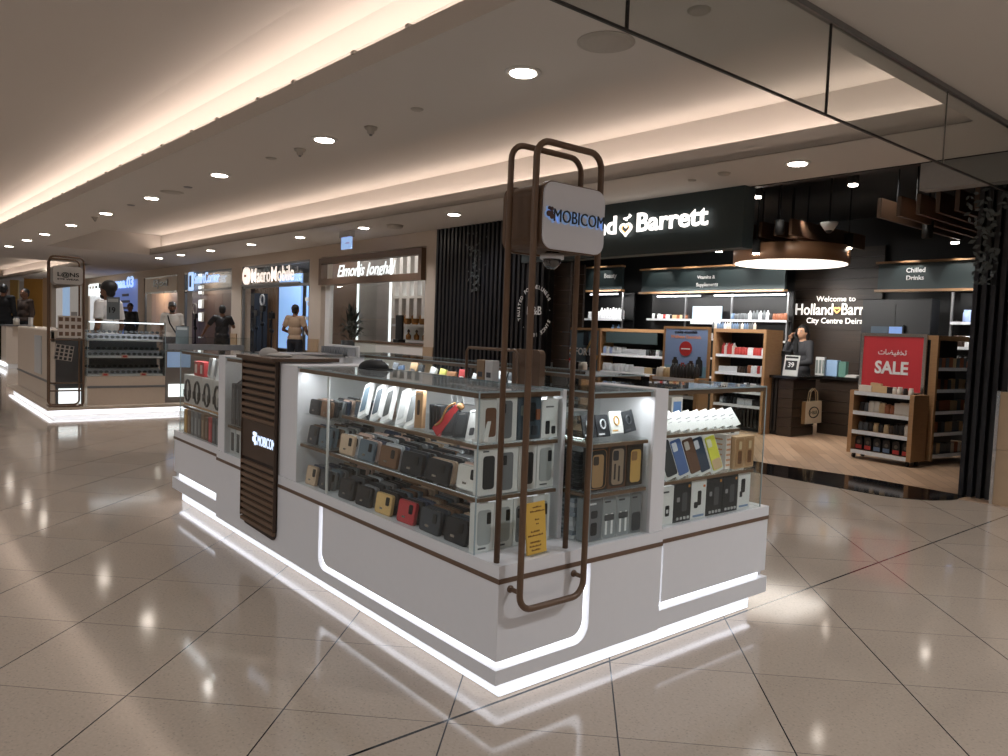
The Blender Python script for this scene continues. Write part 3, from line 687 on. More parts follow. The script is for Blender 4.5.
# ---- glass cases
WOODE = mat('shelf_edge_wood', (112, 86, 66), .5, noise=.1, nscale=60)
def case(label, x0, x1, y0, y1, shelves, fronts, back=None, name='glass_display_case', zt=ZT):
    """fronts: list of sides glazed among 'S' (y0), 'E' (x1), 'N' (y1), 'W' (x0)"""
    t = thing(name, label, 'display case', ((x0+x1)/2, (y0+y1)/2, ZL))
    g = .005
    if 'S' in fronts: MB().box(x0, x1, y0, y0+g, ZL+.002, zt).build('glass_pane', GLASS, t)
    if 'N' in fronts: MB().box(x0, x1, y1-g, y1, ZL+.002, zt).build('glass_pane', GLASS, t)
    if 'E' in fronts: MB().box(x1-g, x1, y0+g, y1-g, ZL+.002, zt).build('glass_pane', GLASS, t)
    if 'W' in fronts: MB().box(x0, x0+g, y0+g, y1-g, ZL+.002, zt).build('glass_pane', GLASS, t)
    MB().box(x0, x1, y0, y1, zt, zt+.006).build('glass_top', GLASS, t)
    e = MB(); e.box(x0, x1, y0-.0015, y0, zt, zt+.006); e.box(x1, x1+.0015, y0, y1, zt, zt+.006); e.box(x0, x1, y1, y1+.0015, zt, zt+.006)
    # polished corners of the panes
    for sx, sy in ((x0, y0), (x1, y0), (x1, y1), (x0, y1)):
        if ('S' in fronts and sy == y0 and (('E' in fronts and sx == x1) or ('W' in fronts and sx == x0))) or ('N' in fronts and sy == y1 and 'E' in fronts and sx == x1):
            e.box(sx-.0022, sx+.0022, sy-.0022+(.002 if sy == y0 else -.002), sy+.0022+(.002 if sy == y0 else -.002), ZL+.002, zt)
    e.build('glass_edge', GLASSE, t)
    w = MB()
    if 'S' in fronts: w.box(x0+.006, x1-.006, y0+.007, y0+.021, zt-.020, zt-.002)
    if 'E' in fronts: w.box(x1-.021, x1-.007, y0+.022, y1-.007, zt-.020, zt-.002)
    if 'N' in fronts: w.box(x0+.006, x1-.022, y1-.021, y1-.007, zt-.020, zt-.002)
    w.build('top_rail', WOODE, t)
    if back == 'N': MB().box(x0, x1, y1+.002, y1+.02, ZL+.001, zt+.004).build('back_panel', WHITE, t)
    if back == 'W': MB().box(x0-.02, x0-.002, y0, y1, ZL+.001, zt+.004).build('back_panel', WHITE, t)
    l = MB()
    if 'S' in fronts: l.box(x0+.02, x1-.03, y0+.023, y0+.035, zt-.012, zt-.004)
    if 'E' in fronts: l.box(x1-.035, x1-.023, y0+.04, y1-.02, zt-.012, zt-.004)
    l.build('light_strip', LED, t)
    for z, a, b, c, d in shelves:
        s = MB().box(a, b, c, d, z-.006, z).build('glass_shelf', GLASS, t)
        q = MB()
        if 'S' in fronts: q.box(a, b, c, c+.014, z-.020, z-.0065)
        if 'E' in fronts: q.box(b-.014, b, c+.015, d, z-.020, z-.0065)
        q.build('shelf_edge', WOODE, s)
        if 'S' in fronts and b-a > .3:
            MB().box(a+.02, b-.03, c+.018, c+.026, z-.016, z-.010).build('shelf_light', LED, s)
        if 'E' in fronts and d-c > .3:
            MB().box(b-.026, b-.018, c+.03, d-.02, z-.016, z-.010).build('shelf_light', LED, s)
    return t
ZS1, ZS2 = .709, .900
AX0, AX1, AY0, AY1 = -3.572, -2.088, YF+.002, 2.035
case('long glass display case packed with phone cases at the kiosk corner', AX0, AX1, AY0, AY1,
     [(ZS1, AX0+.02, -3.26, AY0+.012, AY1-.01), (ZS1, -3.235, AX1-.008, AY0+.012, AY1-.01), (ZS2, -3.12, AX1-.008, AY0+.012, AY1-.01)], 'SE', 'N')
t = thing('glass_divider', 'upright glass divider with thick edge inside the phone case display', 'glass divider', (-3.247, 1.83, ZL))
MB().box(-3.252, -3.244, AY0+.006, AY1-.01, ZL+.002, ZT-.022).build('pane', GLASS, t); MB().box(-3.256, -3.240, AY0+.0055, AY0+.012, ZL+.002, ZT-.022).build('edge', WHITE2, t)
BX0, BX1, BY0, BY1 = -2.24, -1.952, 2.062, 2.41
case('square glass display case with gold phone cases beside the sign frame', BX0, BX1, BY0, BY1,
     [(.700, BX0+.01, BX1-.008, BY0+.01, BY1-.01), (.893, BX0+.01, BX1-.008, BY0+.01, BY1-.01)], 'SEW', None)
CX0, CX1, CY0, CY1 = -2.36, XR2-.012, 2.502, 3.275
case('glass display case with leaning coloured phone cases at the right end', CX0, CX1, CY0, CY1,
     [(.700, CX0+.01, CX1-.008, CY0+.01, CY1-.06), (.900, CX0+.01, CX1-.008, CY0+.01, CY1-.19)], 'ENW', None)
LX0, LX1 = -5.60, -4.72
case('glass display case with boxed headphones at the left end of kiosk', -5.60, -4.72, YF+SB+.004, 2.04,
     [(.70, -5.58, -4.74, YF+SB+.02, 2.02)], 'SW', 'N')
case('narrow glass display case with dark boxes left of the louvred tower', -4.598, -4.292, YF+.004, 2.04,
     [(.68, -4.59, -4.30, YF+.02, 2.02)], 'S', 'N')
# cases along the far side, seen over the top
FX0, FX1, FY0, FY1 = -5.6, -2.75, 2.92, 3.31
fc = thing('kiosk_counter', 'white rear kiosk counter behind the staff space', 'counter', (-4, 3.1, 0))
MB().box(FX0, FX1, FY0, FY1, .0, .46).build('body', WHITE, fc); MB().box(FX0-.01, FX1+.01, FY0-.01, FY1+.01, .46, ZL).build('ledge', WHITE, fc)
case('long rear glass case seen over the top of the phone case display', FX0, FX1, FY0, FY1, [(.88, FX0+.02, FX1-.02, FY0+.02, FY1-.02)], 'SNW', None)
sc = thing('kiosk_counter', 'white side counter at left end of kiosk behind headphones', 'counter', (-5.4, 2.5, 0))
MB().box(-5.60, -5.2, 2.21, 2.91, 0, ZT-.02).build('body', WHITE, sc); MB().box(-5.61, -5.19, 2.205, 2.905, ZT-.02, ZT).build('top', GREY, sc)
# inner work counter behind the long case
wc = thing('kiosk_counter', 'inner staff counter behind the phone case display', 'counter', (-3.3, 2.2, 0))
MB().box(-3.5, -2.47, 2.10, 2.36, 0, .955).build('body', WHITE, wc); MB().box(-3.52, -2.26, 2.095, 2.38, .955, .975).build('worktop', GREY, wc)

# ---- tubular frames with the sign box
fr = thing('sign_stand', 'tall bronze tube frame carrying the boxy grey white sign at kiosk corner', 'sign stand', (-1.93, 1.82, .35))
def loop(x, y0, y1, z0, z1, r, closed=True):
    P = []
    def a(cy_, cz, s):
        for k in range(7):
            t = R(s+90*k/6); P.append((x, cy_+r*math.cos(t), cz+r*math.sin(t)))
    a(y1-r, z1-r, 0); a(y0+r, z1-r, 90)
    if closed: a(y0+r, z0+r, 180); a(y1-r, z0+r, 270)
    else: P.append((x, y0, z0)); P.insert(0, (x, y1, z0))
    return P
PX = -1.887
MB().tube(loop(PX, 1.674, 1.981, .352, 1.935, .055), .0115, 12, closed=True).build('front_frame', BRONZE, fr, True)
MB().tube(loop(-1.978, 1.642, 1.972, ZL+.001, 1.93, .055, False), .0105, 12).build('rear_frame', BRONZE, fr, True)
for y in (1.674, 1.981):
    m_ = MB(); m_.tube([(XF+.001, y, .417), (PX, y, .417)], .008, 10); m_.tube([(XF+.0005, y, .417), (XF+.006, y, .417)], .013, 12); m_.build('mounting_pin', BRONZE, fr, True)
sb = MB(); sb.prism(rrect(1.692, 1.978, 1.582, 1.800, .04), 'x', -2.055, -1.872); sb.build('sign_box', mat('sign_side', (92, 68, 50), .5, .2, noise=.06), fr)
MB().prism(rrect(1.686, 1.984, 1.577, 1.805, .043), 'x', -1.885, -1.866).build('sign_rim', BRONZE, fr); MB().prism(rrect(1.686, 1.984, 1.577, 1.805, .043), 'x', -2.065, -2.05).build('sign_rim', BRONZE, fr)
MB().prism(rrect(1.690, 1.980, 1.581, 1.801, .041), 'x', -1.866, -1.860).build('sign_face', mat('sign_grey_white', (206, 204, 208), .4, noise=.01), fr)
INK = mat('ink_black', (12, 16, 26), .4, noise=0)
HALO = mat('halo_blue', (176, 204, 240), .5, noise=0, emis=(150, 190, 250), estr=.22)
text('MOBICOM', 'letters', INK, .05, (-1.852, 1.729, 1.672), FX, fr, width=.241, ext=.0015, bold=.0, height=.042)
text('MOBICOM', 'letter_halo', HALO, .05, (-1.8585, 1.725, 1.669), FX, fr, width=.248, ext=.0008, bold=.0018, height=.046)
lg = MB(); hl = MB()
for dy, dz, r in ((.0, .004, .010), (.012, .020, .0075), (.014, -.004, .009), (.0015, .022, .006), (.013, .008, .006)):
    lg.prism([(1.706+dy+r*math.cos(2*PI*k/12), 1.690+dz+r*math.sin(2*PI*k/12)) for k in range(12)], 'x', -1.8535, -1.850)
    hl.prism([(1.705+dy+(r+.0025)*math.cos(2*PI*k/12), 1.689+dz+(r+.0025)*math.sin(2*PI*k/12)) for k in range(12)], 'x', -1.8595, -1.8575)
lg.build('logo_dots', mat('logo_brown', (70, 36, 24), .5), fr); hl.build('logo_halo', HALO, fr)
dc = thing('dome_camera', 'small clear security dome hanging under the kiosk sign box', 'camera', (-1.93, 1.77, 1.53))
MB().lathe([(.036, 0), (.042, -.004), (.042, -.018), (.034, -.018)][::-1], (-1.93, 1.800, 1.573+.001), 20).build('collar', mat('dome_white', (205, 205, 208), .4), dc, True)
MB().ball((-1.93, 1.800, 1.556), (.033, .033, .036), 16).build('dome', mat('dome_smoke', (34, 34, 38), .08, coat=1), dc, True)
# yellow acrylic notice on the ledge
yn = thing('notice_card', 'yellow notice card standing on the ledge inside the bronze frame', 'notice', (-1.99, 1.82, ZL))
YM_ = Matrix.Translation((-1.985, 1.835, ZL+.001)) @ Matrix.Rotation(R(6), 4, 'Z') @ Matrix.Rotation(R(-6), 4, 'Y')
MB().box(-.003, .003, -.052, .052, 0, .185, M=YM_).build('card', mat('card_yellow', (214, 172, 78), .5, noise=.06, nscale=15), yn)
MB().box(-.022, .02, -.05, .05, -.001, .002, M=Matrix.Translation((-1.985, 1.835, ZL+.001)) @ Matrix.Rotation(R(6), 4, 'Z')).build('foot', GLASS, yn)
tm = MB(); random.seed(3)
for z, w in ((.165, .05), (.150, .08), (.120, .03), (.105, .02), (.078, .05), (.064, .08), (.040, .06), (.026, .07), (.012, .05)):
    n = int(w/.008)
    for k in range(n): tm.box(.003, .0038, -w/2+k*.008+(.01 if z > .1 else -.004), -w/2+k*.008+.0055+(.01 if z > .1 else -.004), z, z+random.choice((.004, .006)), M=YM_)
tm.build('writing', colm((112, 72, 30)), yn)

# ---- phone cases standing in files
random.seed(11)
PC = {}
def phone_case(col, nm, W=.108, HH=.102, T=.0125, clear=False):
    key = (nm, W, HH)
    if key in PC: return PC[key]
    t = local('phone_case', nm+' phone case', 'phone case')
    m = colm(col, .38)
    MB().prism(rrect(-W/2, W/2, 0, HH, .014, 4), 'y', 0, T).build('shell', m, t)
    MB().prism(rrect(-W/2+.004, W/2-.004, .004, HH-.004, .012, 4), 'y', -.0012, 0).build('back_face', colm([min(255, int(c*1.15+6)) for c in col], .5), t)
    MB().prism(rrect(W*.14, W*.14+.026, HH*.46, HH*.46+.038, .006, 3), 'y', -.0032, -.0012).build('camera_window', BLACK, t)
    MB().box(-W*.20, -W*.02, -.0022, -.0012, HH*.22, HH*.31).build('label', CHROME, t)
    PC[key] = t; return t
CO = dict(black=(30, 32, 36), charcoal=(50, 54, 60), slate=(84, 96, 106), beige=(186, 160, 136), brown=(104, 74, 54), silver=(170, 172, 176), gold=(200, 164, 108), navy=(52, 62, 84), red=(168, 52, 58), pink=(188, 158, 146), grey=(120, 122, 126), clear=(196, 190, 184))
def file_of(x, z, n, first, tier, fname, y0, W=.108, HH=.102, pitch=.0285, skip=('red',), pal=None):
    pal = pal or ['black', 'black', 'charcoal', 'slate', 'black', 'beige', 'navy', 'grey', 'silver', 'brown', 'black', 'charcoal', 'pink']
    for k in range(n):
        c = first if k == 0 else random.choice(pal)
        W_ = W
        t = phone_case(CO[c], c, W_, HH)
        jx = random.uniform(-.006, .006); s = random.uniform(.93, 1.04)
        lab = '%s phone case %s from the front in %s on %s' % (c, ORDS[k], fname, tier)
        place(t, (x+jx, y0+k*pitch, z+.001), (R(-9+random.uniform(-2, 2)), 0, R(random.uniform(-2, 3))), lab, 'phone cases on '+tier, (1, 1, s))
y0 = AY0+.030
T2 = 'the middle shelf'; T1 = 'the case floor'
for i, (x, f, n, W) in enumerate(((-3.11, 'beige', 12, .130), (-2.94, 'slate', 12, .130), (-2.75, 'brown', 12, .135), (-2.565, 'black', 12, .145), (-2.385, 'black', 12, .155), (-2.215, 'clear', 9, .130))):
    file_of(x, ZS1, n, f, T2, 'the %s file' % ORDS[i], y0+(.02 if i == 5 else 0), W=W, HH=.094)
for i, (x, f, n, W) in enumerate(((-3.11, 'black', 12, .130), (-2.945, 'black', 12, .125), (-2.775, 'gold', 12, .125), (-2.59, 'red', 12, .125), (-2.415, 'charcoal', 12, .145), (-2.25, 'black', 11, .140))):
    file_of(x, ZL, n, f, T1, 'the %s file' % ORDS[i], y0, W=W, HH=.094)
for z, tier, a, b in ((ZS1, 'the left bay shelf', 'charcoal', 'slate'), (ZL, 'the left bay floor', 'beige', 'charcoal')):
    file_of(-3.47, z, 9, a, tier, 'the left file', y0, W=.105, HH=.094)
    file_of(-3.345, z, 9, b, tier, 'the right file', y0+.006, W=.108, HH=.094)
hk = thing('hanging_rail', 'clear rail shelf holding the upper cases in left bay', 'rail', (-3.41, 1.83, .83))
MB().box(-3.55, -3.13, AY0+.03, AY1-.01, .850, .856).build('glass_shelf', GLASS, hk)
file_of(-3.46, .856, 9, 'black', 'the upper left shelf', 'the left file', y0+.008, W=.108, HH=.078)
file_of(-3.335, .856, 9, 'brown', 'the upper left shelf', 'the middle file', y0+.008, W=.108, HH=.078)
file_of(-3.19, .856, 7, 'charcoal', 'the upper left shelf', 'the right file', y0+.10, W=.08, HH=.09)

# ---- boxes facing the right (+X) side.   local: faces +X, width along Y
BOX = {}
def boxproto(key, w, h, d, col, parts, name='phone_case_box', hang=False, rough=.45):
    if key in BOX: return BOX[key]
    t = local(name, key, 'box')
    MB().box(-d, 0, -w/2, w/2, 0, h, bev=.0012).build('carton', colm(col, rough), t)
    for nm, y0, y1, z0, z1, c in parts:
        yy0, yy1 = -w/2+w*y0, -w/2+w*y1
        r = min(abs(yy1-yy0), h*abs(z1-z0))*.22
        MB().prism(rrect(yy0, yy1, h*z0, h*z1, r, 3), 'x', 0, .0014+.0006*parts.index((nm, y0, y1, z0, z1, c))).build(nm, colm(c), t)
    if hang: MB().prism([(-w*.22, h), (w*.22, h), (w*.16, h+.014), (-w*.16, h+.014)], 'x', -.006, -.002).build('hang_tab', WHITE2, t)
    BOX[key] = t; return t
W1 = (232, 230, 228)
def B(key, loc, label, group=None, rot=(0, 0, 0), **k):
    t = BOX[key]; return place(t, loc, rot, label, group)
boxproto('slimwin', .088, .178, .03, W1, [('window', .22, .82, .12, .80, (38, 40, 44)), ('title', .2, .5, .88, .91, (90, 90, 90))], hang=True)
boxproto('greywin', .088, .178, .03, W1, [('window', .15, .85, .14, .86, (176, 178, 178)), ('camera_window', .62, .84, .56, .80, (24, 24, 28)), ('title', .2, .6, .06, .09, (90, 90, 90))], hang=True)
boxproto('brownwin', .075, .170, .03, W1, [('window', .3, .95, .12, .74, (120, 84, 62))], hang=True)
boxproto('silvercase', .092, .178, .03, W1, [('window', .14, .74, .06, .84, (120, 122, 126)), ('camera_window', .2, .4, .58, .78, (30, 30, 34))], hang=True)
boxproto('heroart', .118, .162, .03, (72, 82, 92), [('art_panel', .02, .98, .03, .97, (70, 84, 96)), ('art_shape', .35, .75, .42, .86, (34, 36, 42)), ('art_shape', .12, .4, .56, .80, (124, 132, 128)), ('art_shape', .30, .52, .10, .30, (150, 140, 120)), ('art_shape', .58, .84, .10, .32, (54, 60, 70)), ('art_shape', .76, .94, .45, .7, (150, 90, 60))])
boxproto('icons', .085, .150, .03, W1, [('device_picture', .25, .5, .1, .44, (30, 30, 32)), ('device_picture', .62, .85, .1, .3, (36, 36, 38)), ('title', .25, .7, .78, .82, (120, 120, 120))], hang=True)
boxproto('gold_a', .108, .168, .03, (44, 34, 30), [('gold_border', .05, .95, .04, .96, (150, 104, 62)), ('inner_panel', .09, .91, .06, .94, (30, 24, 22)), ('case_picture', .2, .78, .08, .84, (172, 136, 96)), ('camera_picture', .24, .52, .60, .80, (60, 48, 42))])
boxproto('gold_b', .108, .178, .03, (96, 62, 40), [('inner_panel', .07, .93, .05, .95, (50, 38, 34)), ('case_picture', .2, .82, .08, .88, (158, 138, 118)), ('camera_picture', .24, .54, .62, .84, (52, 50, 54)), ('vein_mark', .32, .4, .2, .55, (50, 44, 44)), ('vein_mark', .55, .62, .15, .5, (50, 44, 44))])
boxproto('gold_c', .096, .170, .03, (58, 46, 36), [('inner_panel', .06, .94, .05, .96, (36, 28, 24)), ('case_picture', .2, .84, .08, .86, (206, 164, 92)), ('camera_picture', .24, .6, .60, .82, (150, 112, 70))])
boxproto('grey_tech', .088, .168, .05, (140, 142, 144), [('front_print', .03, .97, .02, .98, (112, 114, 118)), ('device_picture', .3, .7, .14, .44, (34, 34, 38)), ('disc_picture', .3, .7, .54, .72, (52, 52, 56)), ('title', .12, .6, .86, .90, (220, 220, 222))])
boxproto('cable', .079, .172, .05, (168, 170, 172), [('front_print', .05, .95, .02, .98, (146, 150, 152)), ('device_picture', .22, .36, .1, .58, (236, 236, 236)), ('device_picture', .62, .76, .1, .58, (236, 236, 236)), ('device_picture', .15, .83, .42, .56, (70, 72, 76)), ('title', .15, .55, .84, .88, (70, 70, 74))])
boxproto('cable_dark', .070, .172, .05, (150, 152, 152), [('front_print', .06, .94, .02, .98, (122, 124, 126)), ('case_picture', .15, .9, .06, .50, (60, 62, 66)), ('title', .15, .55, .84, .88, (60, 60, 64))])
boxproto('whitetech', .088, .165, .05, W1, [('device_picture', .38, .68, .22, .50, (26, 26, 30)), ('disc_picture', .44, .6, .30, .40, (210, 210, 212)), ('title', .14, .6, .84, .88, (80, 80, 84))])
boxproto('blacktech', .120, .172, .05, (52, 54, 58), [('front_print', .02, .98, .02, .98, (38, 40, 44)), ('device_picture', .46, .76, .26, .74, (78, 80, 84)), ('disc_picture', .16, .32, .52, .64, (150, 150, 152)), ('badge', .80, .9, .86, .93, (190, 130, 60)), ('icon', .16, .28, .06, .13, (190, 190, 190)), ('icon', .36, .48, .06, .13, (190, 190, 190)), ('icon', .56, .68, .06, .13, (190, 190, 190)), ('icon', .76, .88, .06, .13, (190, 190, 190))])
boxproto('holder', .108, .172, .05, W1, [('device_picture', .42, .66, .34, .72, (24, 24, 28)), ('device_picture', .2, .44, .28, .44, (28, 28, 32)), ('badge', .78, .9, .8, .86, (210, 120, 60)), ('icon', .14, .86, .05, .10, (130, 150, 180))])
boxproto('plugs', .100, .172, .05, W1, [('device_picture', .24, .56, .46, .84, (30, 30, 34)), ('device_picture', .16, .34, .34, .5, (30, 30, 34)), ('icon', .14, .86, .06, .11, (130, 150, 180))])
boxproto('battery', .090, .165, .04, W1, [('device_picture', .34, .66, .26, .78, (40, 40, 44)), ('icon', .2, .8, .05, .12, (60, 90, 130))])
boxproto('kraft', .078, .150, .06, (196, 160, 122), [('front_print', .06, .94, .05, .95, (176, 136, 98)), ('picture', .3, .7, .15, .55, (120, 82, 56)), ('picture', .36, .64, .6, .85, (214, 188, 150))])
E1 = AX1-.016
def rowE(items, xf, y, z, tier, lean=0, grp=None):
    for i, (key, w, gap, desc) in enumerate(items):
        y += gap+w/2
        t = BOX[key]
        place(t, (xf, y, z+.001), (0, R(lean), 0), '%s, %s on %s' % (desc, ORDS[i], tier), grp)
        y += w/2
rowE([('slimwin', .088, 0, 'white box with black phone window'), ('silvercase', .092, .004, 'white box with grey phone window'), ('slimwin', .088, .004, 'white box with dark case window'), ('greywin', .088, .004, 'white box with pale case window')], E1, AY0+.022, ZS1, 'middle shelf of corner case side', grp='white boxes on the middle corner shelf')
rowE([('greywin', .088, 0, 'white box with small black camera window'), ('greywin', .088, .002, 'white box partly behind the rear pole'), ('silvercase', .092, .004, 'white box with silver case picture'), ('greywin', .088, .004, 'white box behind the yellow notice')], E1, AY0+.012, ZL, 'floor of corner case side', grp='white boxes on the corner case floor')
rowE([('brownwin', .075, 0, 'white box with brown phone window'), ('silvercase', .092, .004, 'white box with grey cased phone'), ('heroart', .118, .002, 'blue grey illustrated box'), ('icons', .085, .004, 'white box with small black device pictures')], E1, AY0+.022, ZS2, 'top shelf of corner case side', grp='boxes on the top corner shelf')
E2 = BX1-.030
rowE([('gold_a', .108, 0, 'dark box with plain gold phone case'), ('gold_b', .108, .003, 'brown box with marbled phone case'), ('gold_c', .096, .004, 'dark box with shiny gold phone case')], E2, BY0+.018, .700, 'middle shelf of square case', grp='gold boxes')
rowE([('grey_tech', .088, 0, 'grey box with earphone picture'), ('cable', .079, .003, 'grey box with two white cables'), ('cable', .079, .003, 'second grey box with white cables'), ('cable_dark', .070, .003, 'slim grey box with dark picture')], E2, BY0+.018, ZL, 'floor of square case', grp='grey cable boxes')
# stacks seen through the left side of the square case
def flat_stack(x0, x1, y0, y1, z, n, t0, cols, lab, cat, name):
    for k in range(n):
        h = t0*random.uniform(.85, 1.1) if n > 3 else t0
        t = thing(name, '%s, %s from bottom' % (lab, ORDS[k]), cat, ((x0+x1)/2, (y0+y1)/2, z), 0, lab+' stack')
        j = random.uniform(-.004, .004)
        c = random.choice(cols)
        MB().box(x0+j, x1+j, y0+j, y1+j, z+.0005, z+h-.0005, bev=.001).build('carton', colm(c), t)
        MB().box(x0+j+.02, x1+j-.03, y0+j-.0006, y0+j, z+h*.3, z+h*.7).build('side_print', colm([min(255, q+50) for q in c]) , t)
        z += h
flat_stack(BX0+.012, BX1-.068, BY0+.012, BY1-.2, .701, 9, .0172, [(26, 26, 30), (34, 34, 38)], 'flat black box in the square case', 'box', 'flat_box')
flat_stack(BX0+.012, BX1-.088, BY0+.012, BY1-.2, ZL+.001, 9, .0188, [(190, 192, 196), (150, 156, 164), (210, 210, 212), (80, 84, 92)], 'flat silver box in the square case', 'box', 'flat_box')
# leaning cards on its top shelf
cards = [('black', (34, 34, 38), (220, 220, 222)), ('black', (34, 34, 38), (200, 200, 204)), ('white', (222, 220, 216), (206, 160, 90)), ('black', (40, 42, 46), (70, 72, 76))]
yy = BY0+.02
for i, (nm, c, c2) in enumerate(cards):
    t = thing('accessory_card', '%s leaning accessory card, %s from left on the square case top shelf' % (nm, ORDS[i]), 'card', (E2-.02, yy+.036, .902))
    Mx = Matrix.Translation((E2-.03+(.0 if i else 0), yy+.036, .904+(.01 if i > 1 else 0))) @ Matrix.Rotation(R(-14), 4, 'Y') @ Matrix.Rotation(R(8 if i > 2 else 0), 4, 'X')
    MB().box(-.006, 0, -.036, .036, 0, .088, M=Mx).build('card', colm(c), t)
    MB().tube([Mx @ Vector((.002, .014*math.cos(2*PI*k/12), .05+.018*math.sin(2*PI*k/12))) for k in range(12)], .003, 6, closed=True).build('earphone_loop', colm(c2), t)
    MB().box(0, .001, -.028, .004, .008, .014, M=Mx).build('title', colm(c2), t)
    yy += .078

# right end case
E3 = CX1-.022
rowE([('whitetech', .088, 0, 'white box with black plug picture'), ('blacktech', .120, .002, 'black box with grey device'), ('holder', .108, .003, 'white box with phone holder picture'), ('blacktech', .120, .004, 'black box with twin dark devices'), ('blacktech', .120, .003, 'second black box with dark device'), ('plugs', .100, .004, 'white box with black adapter')], E3, CY0+.040, ZL, 'floor of right end case', grp='charger boxes')
# leaning phone cases in clear packs
def leaning(y, c1, c2, lab, z=.701, h=.185, w=.084, lean=-14, side=12):
    t = thing('packed_phone_case', lab, 'phone case', (E3, y, z))
    Mx = Matrix.Translation((E3+.004, y, z+.002)) @ Matrix.Rotation(R(side), 4, 'X') @ Matrix.Rotation(R(lean), 4, 'Y')
    MB().prism(rrect(-w/2, w/2, 0, h, .010), 'x', -.010, 0, M=Mx).build('white_tray', WHITE2, t)
    MB().prism(rrect(-w/2+.008, w/2-.008, .012, h-.02, .010), 'x', 0, .005, M=Mx).build('phone_shell', colm(c1), t)
    MB().prism(rrect(-w/2+.012, -w/2+.042, h-.068, h-.030, .006), 'x', .005, .007, M=Mx).build('camera_window', colm(c2), t)
    if c1 == (226, 222, 84): MB().prism(rrect(-w/2+.010, w/2-.010, .014, .06, .010), 'x', .005, .0056, M=Mx).build('pink_half', colm((210, 178, 140)), t)
leaning(CY0+.110, (46, 48, 52), (200, 200, 200), 'dark grey phone case leaning in white pack, leftmost in the right end case')
leaning(CY0+.190, (84, 108, 158), (214, 214, 220), 'blue phone case leaning in white pack in the right end case')
leaning(CY0+.275, (104, 72, 54), (190, 180, 170), 'brown phone case leaning behind the dark blue one in right case')
leaning(CY0+.345, (54, 66, 84), (206, 206, 212), 'dark blue phone case leaning in white pack in the right end case')
leaning(CY0+.440, (226, 222, 84), (230, 226, 190), 'yellow phone case leaning in white pack in the right end case')
rowE([('kraft', .078, 0, 'kraft box with brown picture'), ('kraft', .078, .002, 'second kraft box with round picture')], E3-.0, CY0+.570, .700, 'middle shelf of right case', grp='kraft boxes')
t = thing('printed_box', 'white carton with orange print beside the kraft boxes', 'box', (E3-.1, CY0+.45, .701))
MB().box(E3-.24, E3-.02, CY0+.525, CY0+.565, .701, .862, bev=.002).build('carton', colm((226, 214, 204)), t)
pr_ = MB()
for k in range(6): pr_.box(E3-.02, E3-.019, CY0+.530, CY0+.560, .715+k*.024, .724+k*.024); pr_.box(E3-.23, E3-.04, CY0+.5242, CY0+.525, .715+k*.024, .722+k*.024)
pr_.build('orange_print', colm((206, 150, 110)), t)
t = BOX['silvercase']; place(t, (E3-.07, CY0+.715, .505), (0, 0, 0), 'white box with grey phone window at far end of case floor')
t = BOX['slimwin']; place(t, (E3-.07, CY0+.66, .701), (0, 0, 0), 'white box with black phone window at end of middle shelf')
t = BOX['battery']; place(t, (E3-.07, CY0+.40, .505), (0, 0, 0), 'white box with grey device behind the charger boxes')
# white accessory cards on top shelf
for i in range(9):
    y = CY0+.08+i*.066
    t = thing('accessory_card', 'white leaning accessory card, %s from left on right case top shelf' % ORDS[i], 'card', (E3-.03, y, .901), 0, 'white leaning cards')
    Mx = Matrix.Translation((E3-.02, y, .902)) @ Matrix.Rotation(R(12), 4, 'X') @ Matrix.Rotation(R(-32), 4, 'Y')
    MB().box(-.010, 0, -.029, .029, 0, .092, M=Mx, bev=.001).build('card', colm((226, 224, 220)), t)
    MB().box(0, .0008, -.018, .016, .055, .06, M=Mx).build('print_line', colm((150, 150, 150)), t)
    MB().box(0, .0008, -.018, .005, .04, .043, M=Mx).build('print_line', colm((160, 160, 160)), t)
for i, (y, c, w) in enumerate(((CY0+.07, (190, 184, 176), .07), (CY0+.20, (206, 204, 200), .10), (CY0+.33, (180, 170, 160), .08))):
    t = thing('gift_box', ['tall brown patterned box behind the white cards', 'white framed picture box behind the white cards', 'round blue box standing behind the white cards'][i], 'box', (E3-.16, y, .901))
    MB().box(E3-.20, E3-.16, y-w/2, y+w/2, .901, 1.03, bev=.002).build('carton', colm(c), t)
    MB().box(E3-.16, E3-.159, y-w*.35, y+w*.35, .93, 1.01).build('picture', colm([(120, 90, 66), (170, 170, 172), (80, 110, 150)][i]), t)

# ---- top shelf of the long case: leaning white phone boxes facing the aisle
random.seed(5)
def aislebox(x, w, h, z, c, win, lab, lean=-24, side=-16, y=AY0+.035, d=.018, wy=(.18, .82), wz=(.14, .86), cat='box', name='phone_case_box'):
    t = thing(name, lab, cat, (x, y, z))
    Mx = Matrix.Translation((x, y, z+.004)) @ Matrix.Rotation(R(side*-1), 4, 'Y') @ Matrix.Rotation(R(lean), 4, 'X')
    MB().box(-w/2, w/2, 0, d, 0, h, M=Mx, bev=.002).build('carton', colm(c), t)
    if win: MB().prism(rrect(-w/2+w*wy[0], -w/2+w*wy[1], h*wz[0], h*wz[1], .006), 'y', -.0015, 0, M=Mx).build('window', colm(win), t)
    if win: MB().box(-w*.3, w*.2, -.001, 0, h*.90, h*.93, M=Mx).build('title', colm((120, 120, 120)), t)
    return t
for i, (x, win) in enumerate(((-2.985, (84, 110, 128)), (-2.875, (58, 74, 88)), (-2.785, (40, 42, 44)), (-2.665, (196, 196, 196)), (-2.595, (120, 122, 124)))):
    aislebox(x, .078, .165, ZS2, W1, win, 'white phone box leaning, %s from left on the top aisle shelf' % ORDS[i], side=20)
kr_ = aislebox(-2.525, .055, .150, ZS2, (186, 146, 108), (60, 44, 36), 'brown kraft sleeve standing between white boxes and black boxes', lean=-4, side=4, wy=(.35, .65), wz=(.35, .75), name='kraft_sleeve')
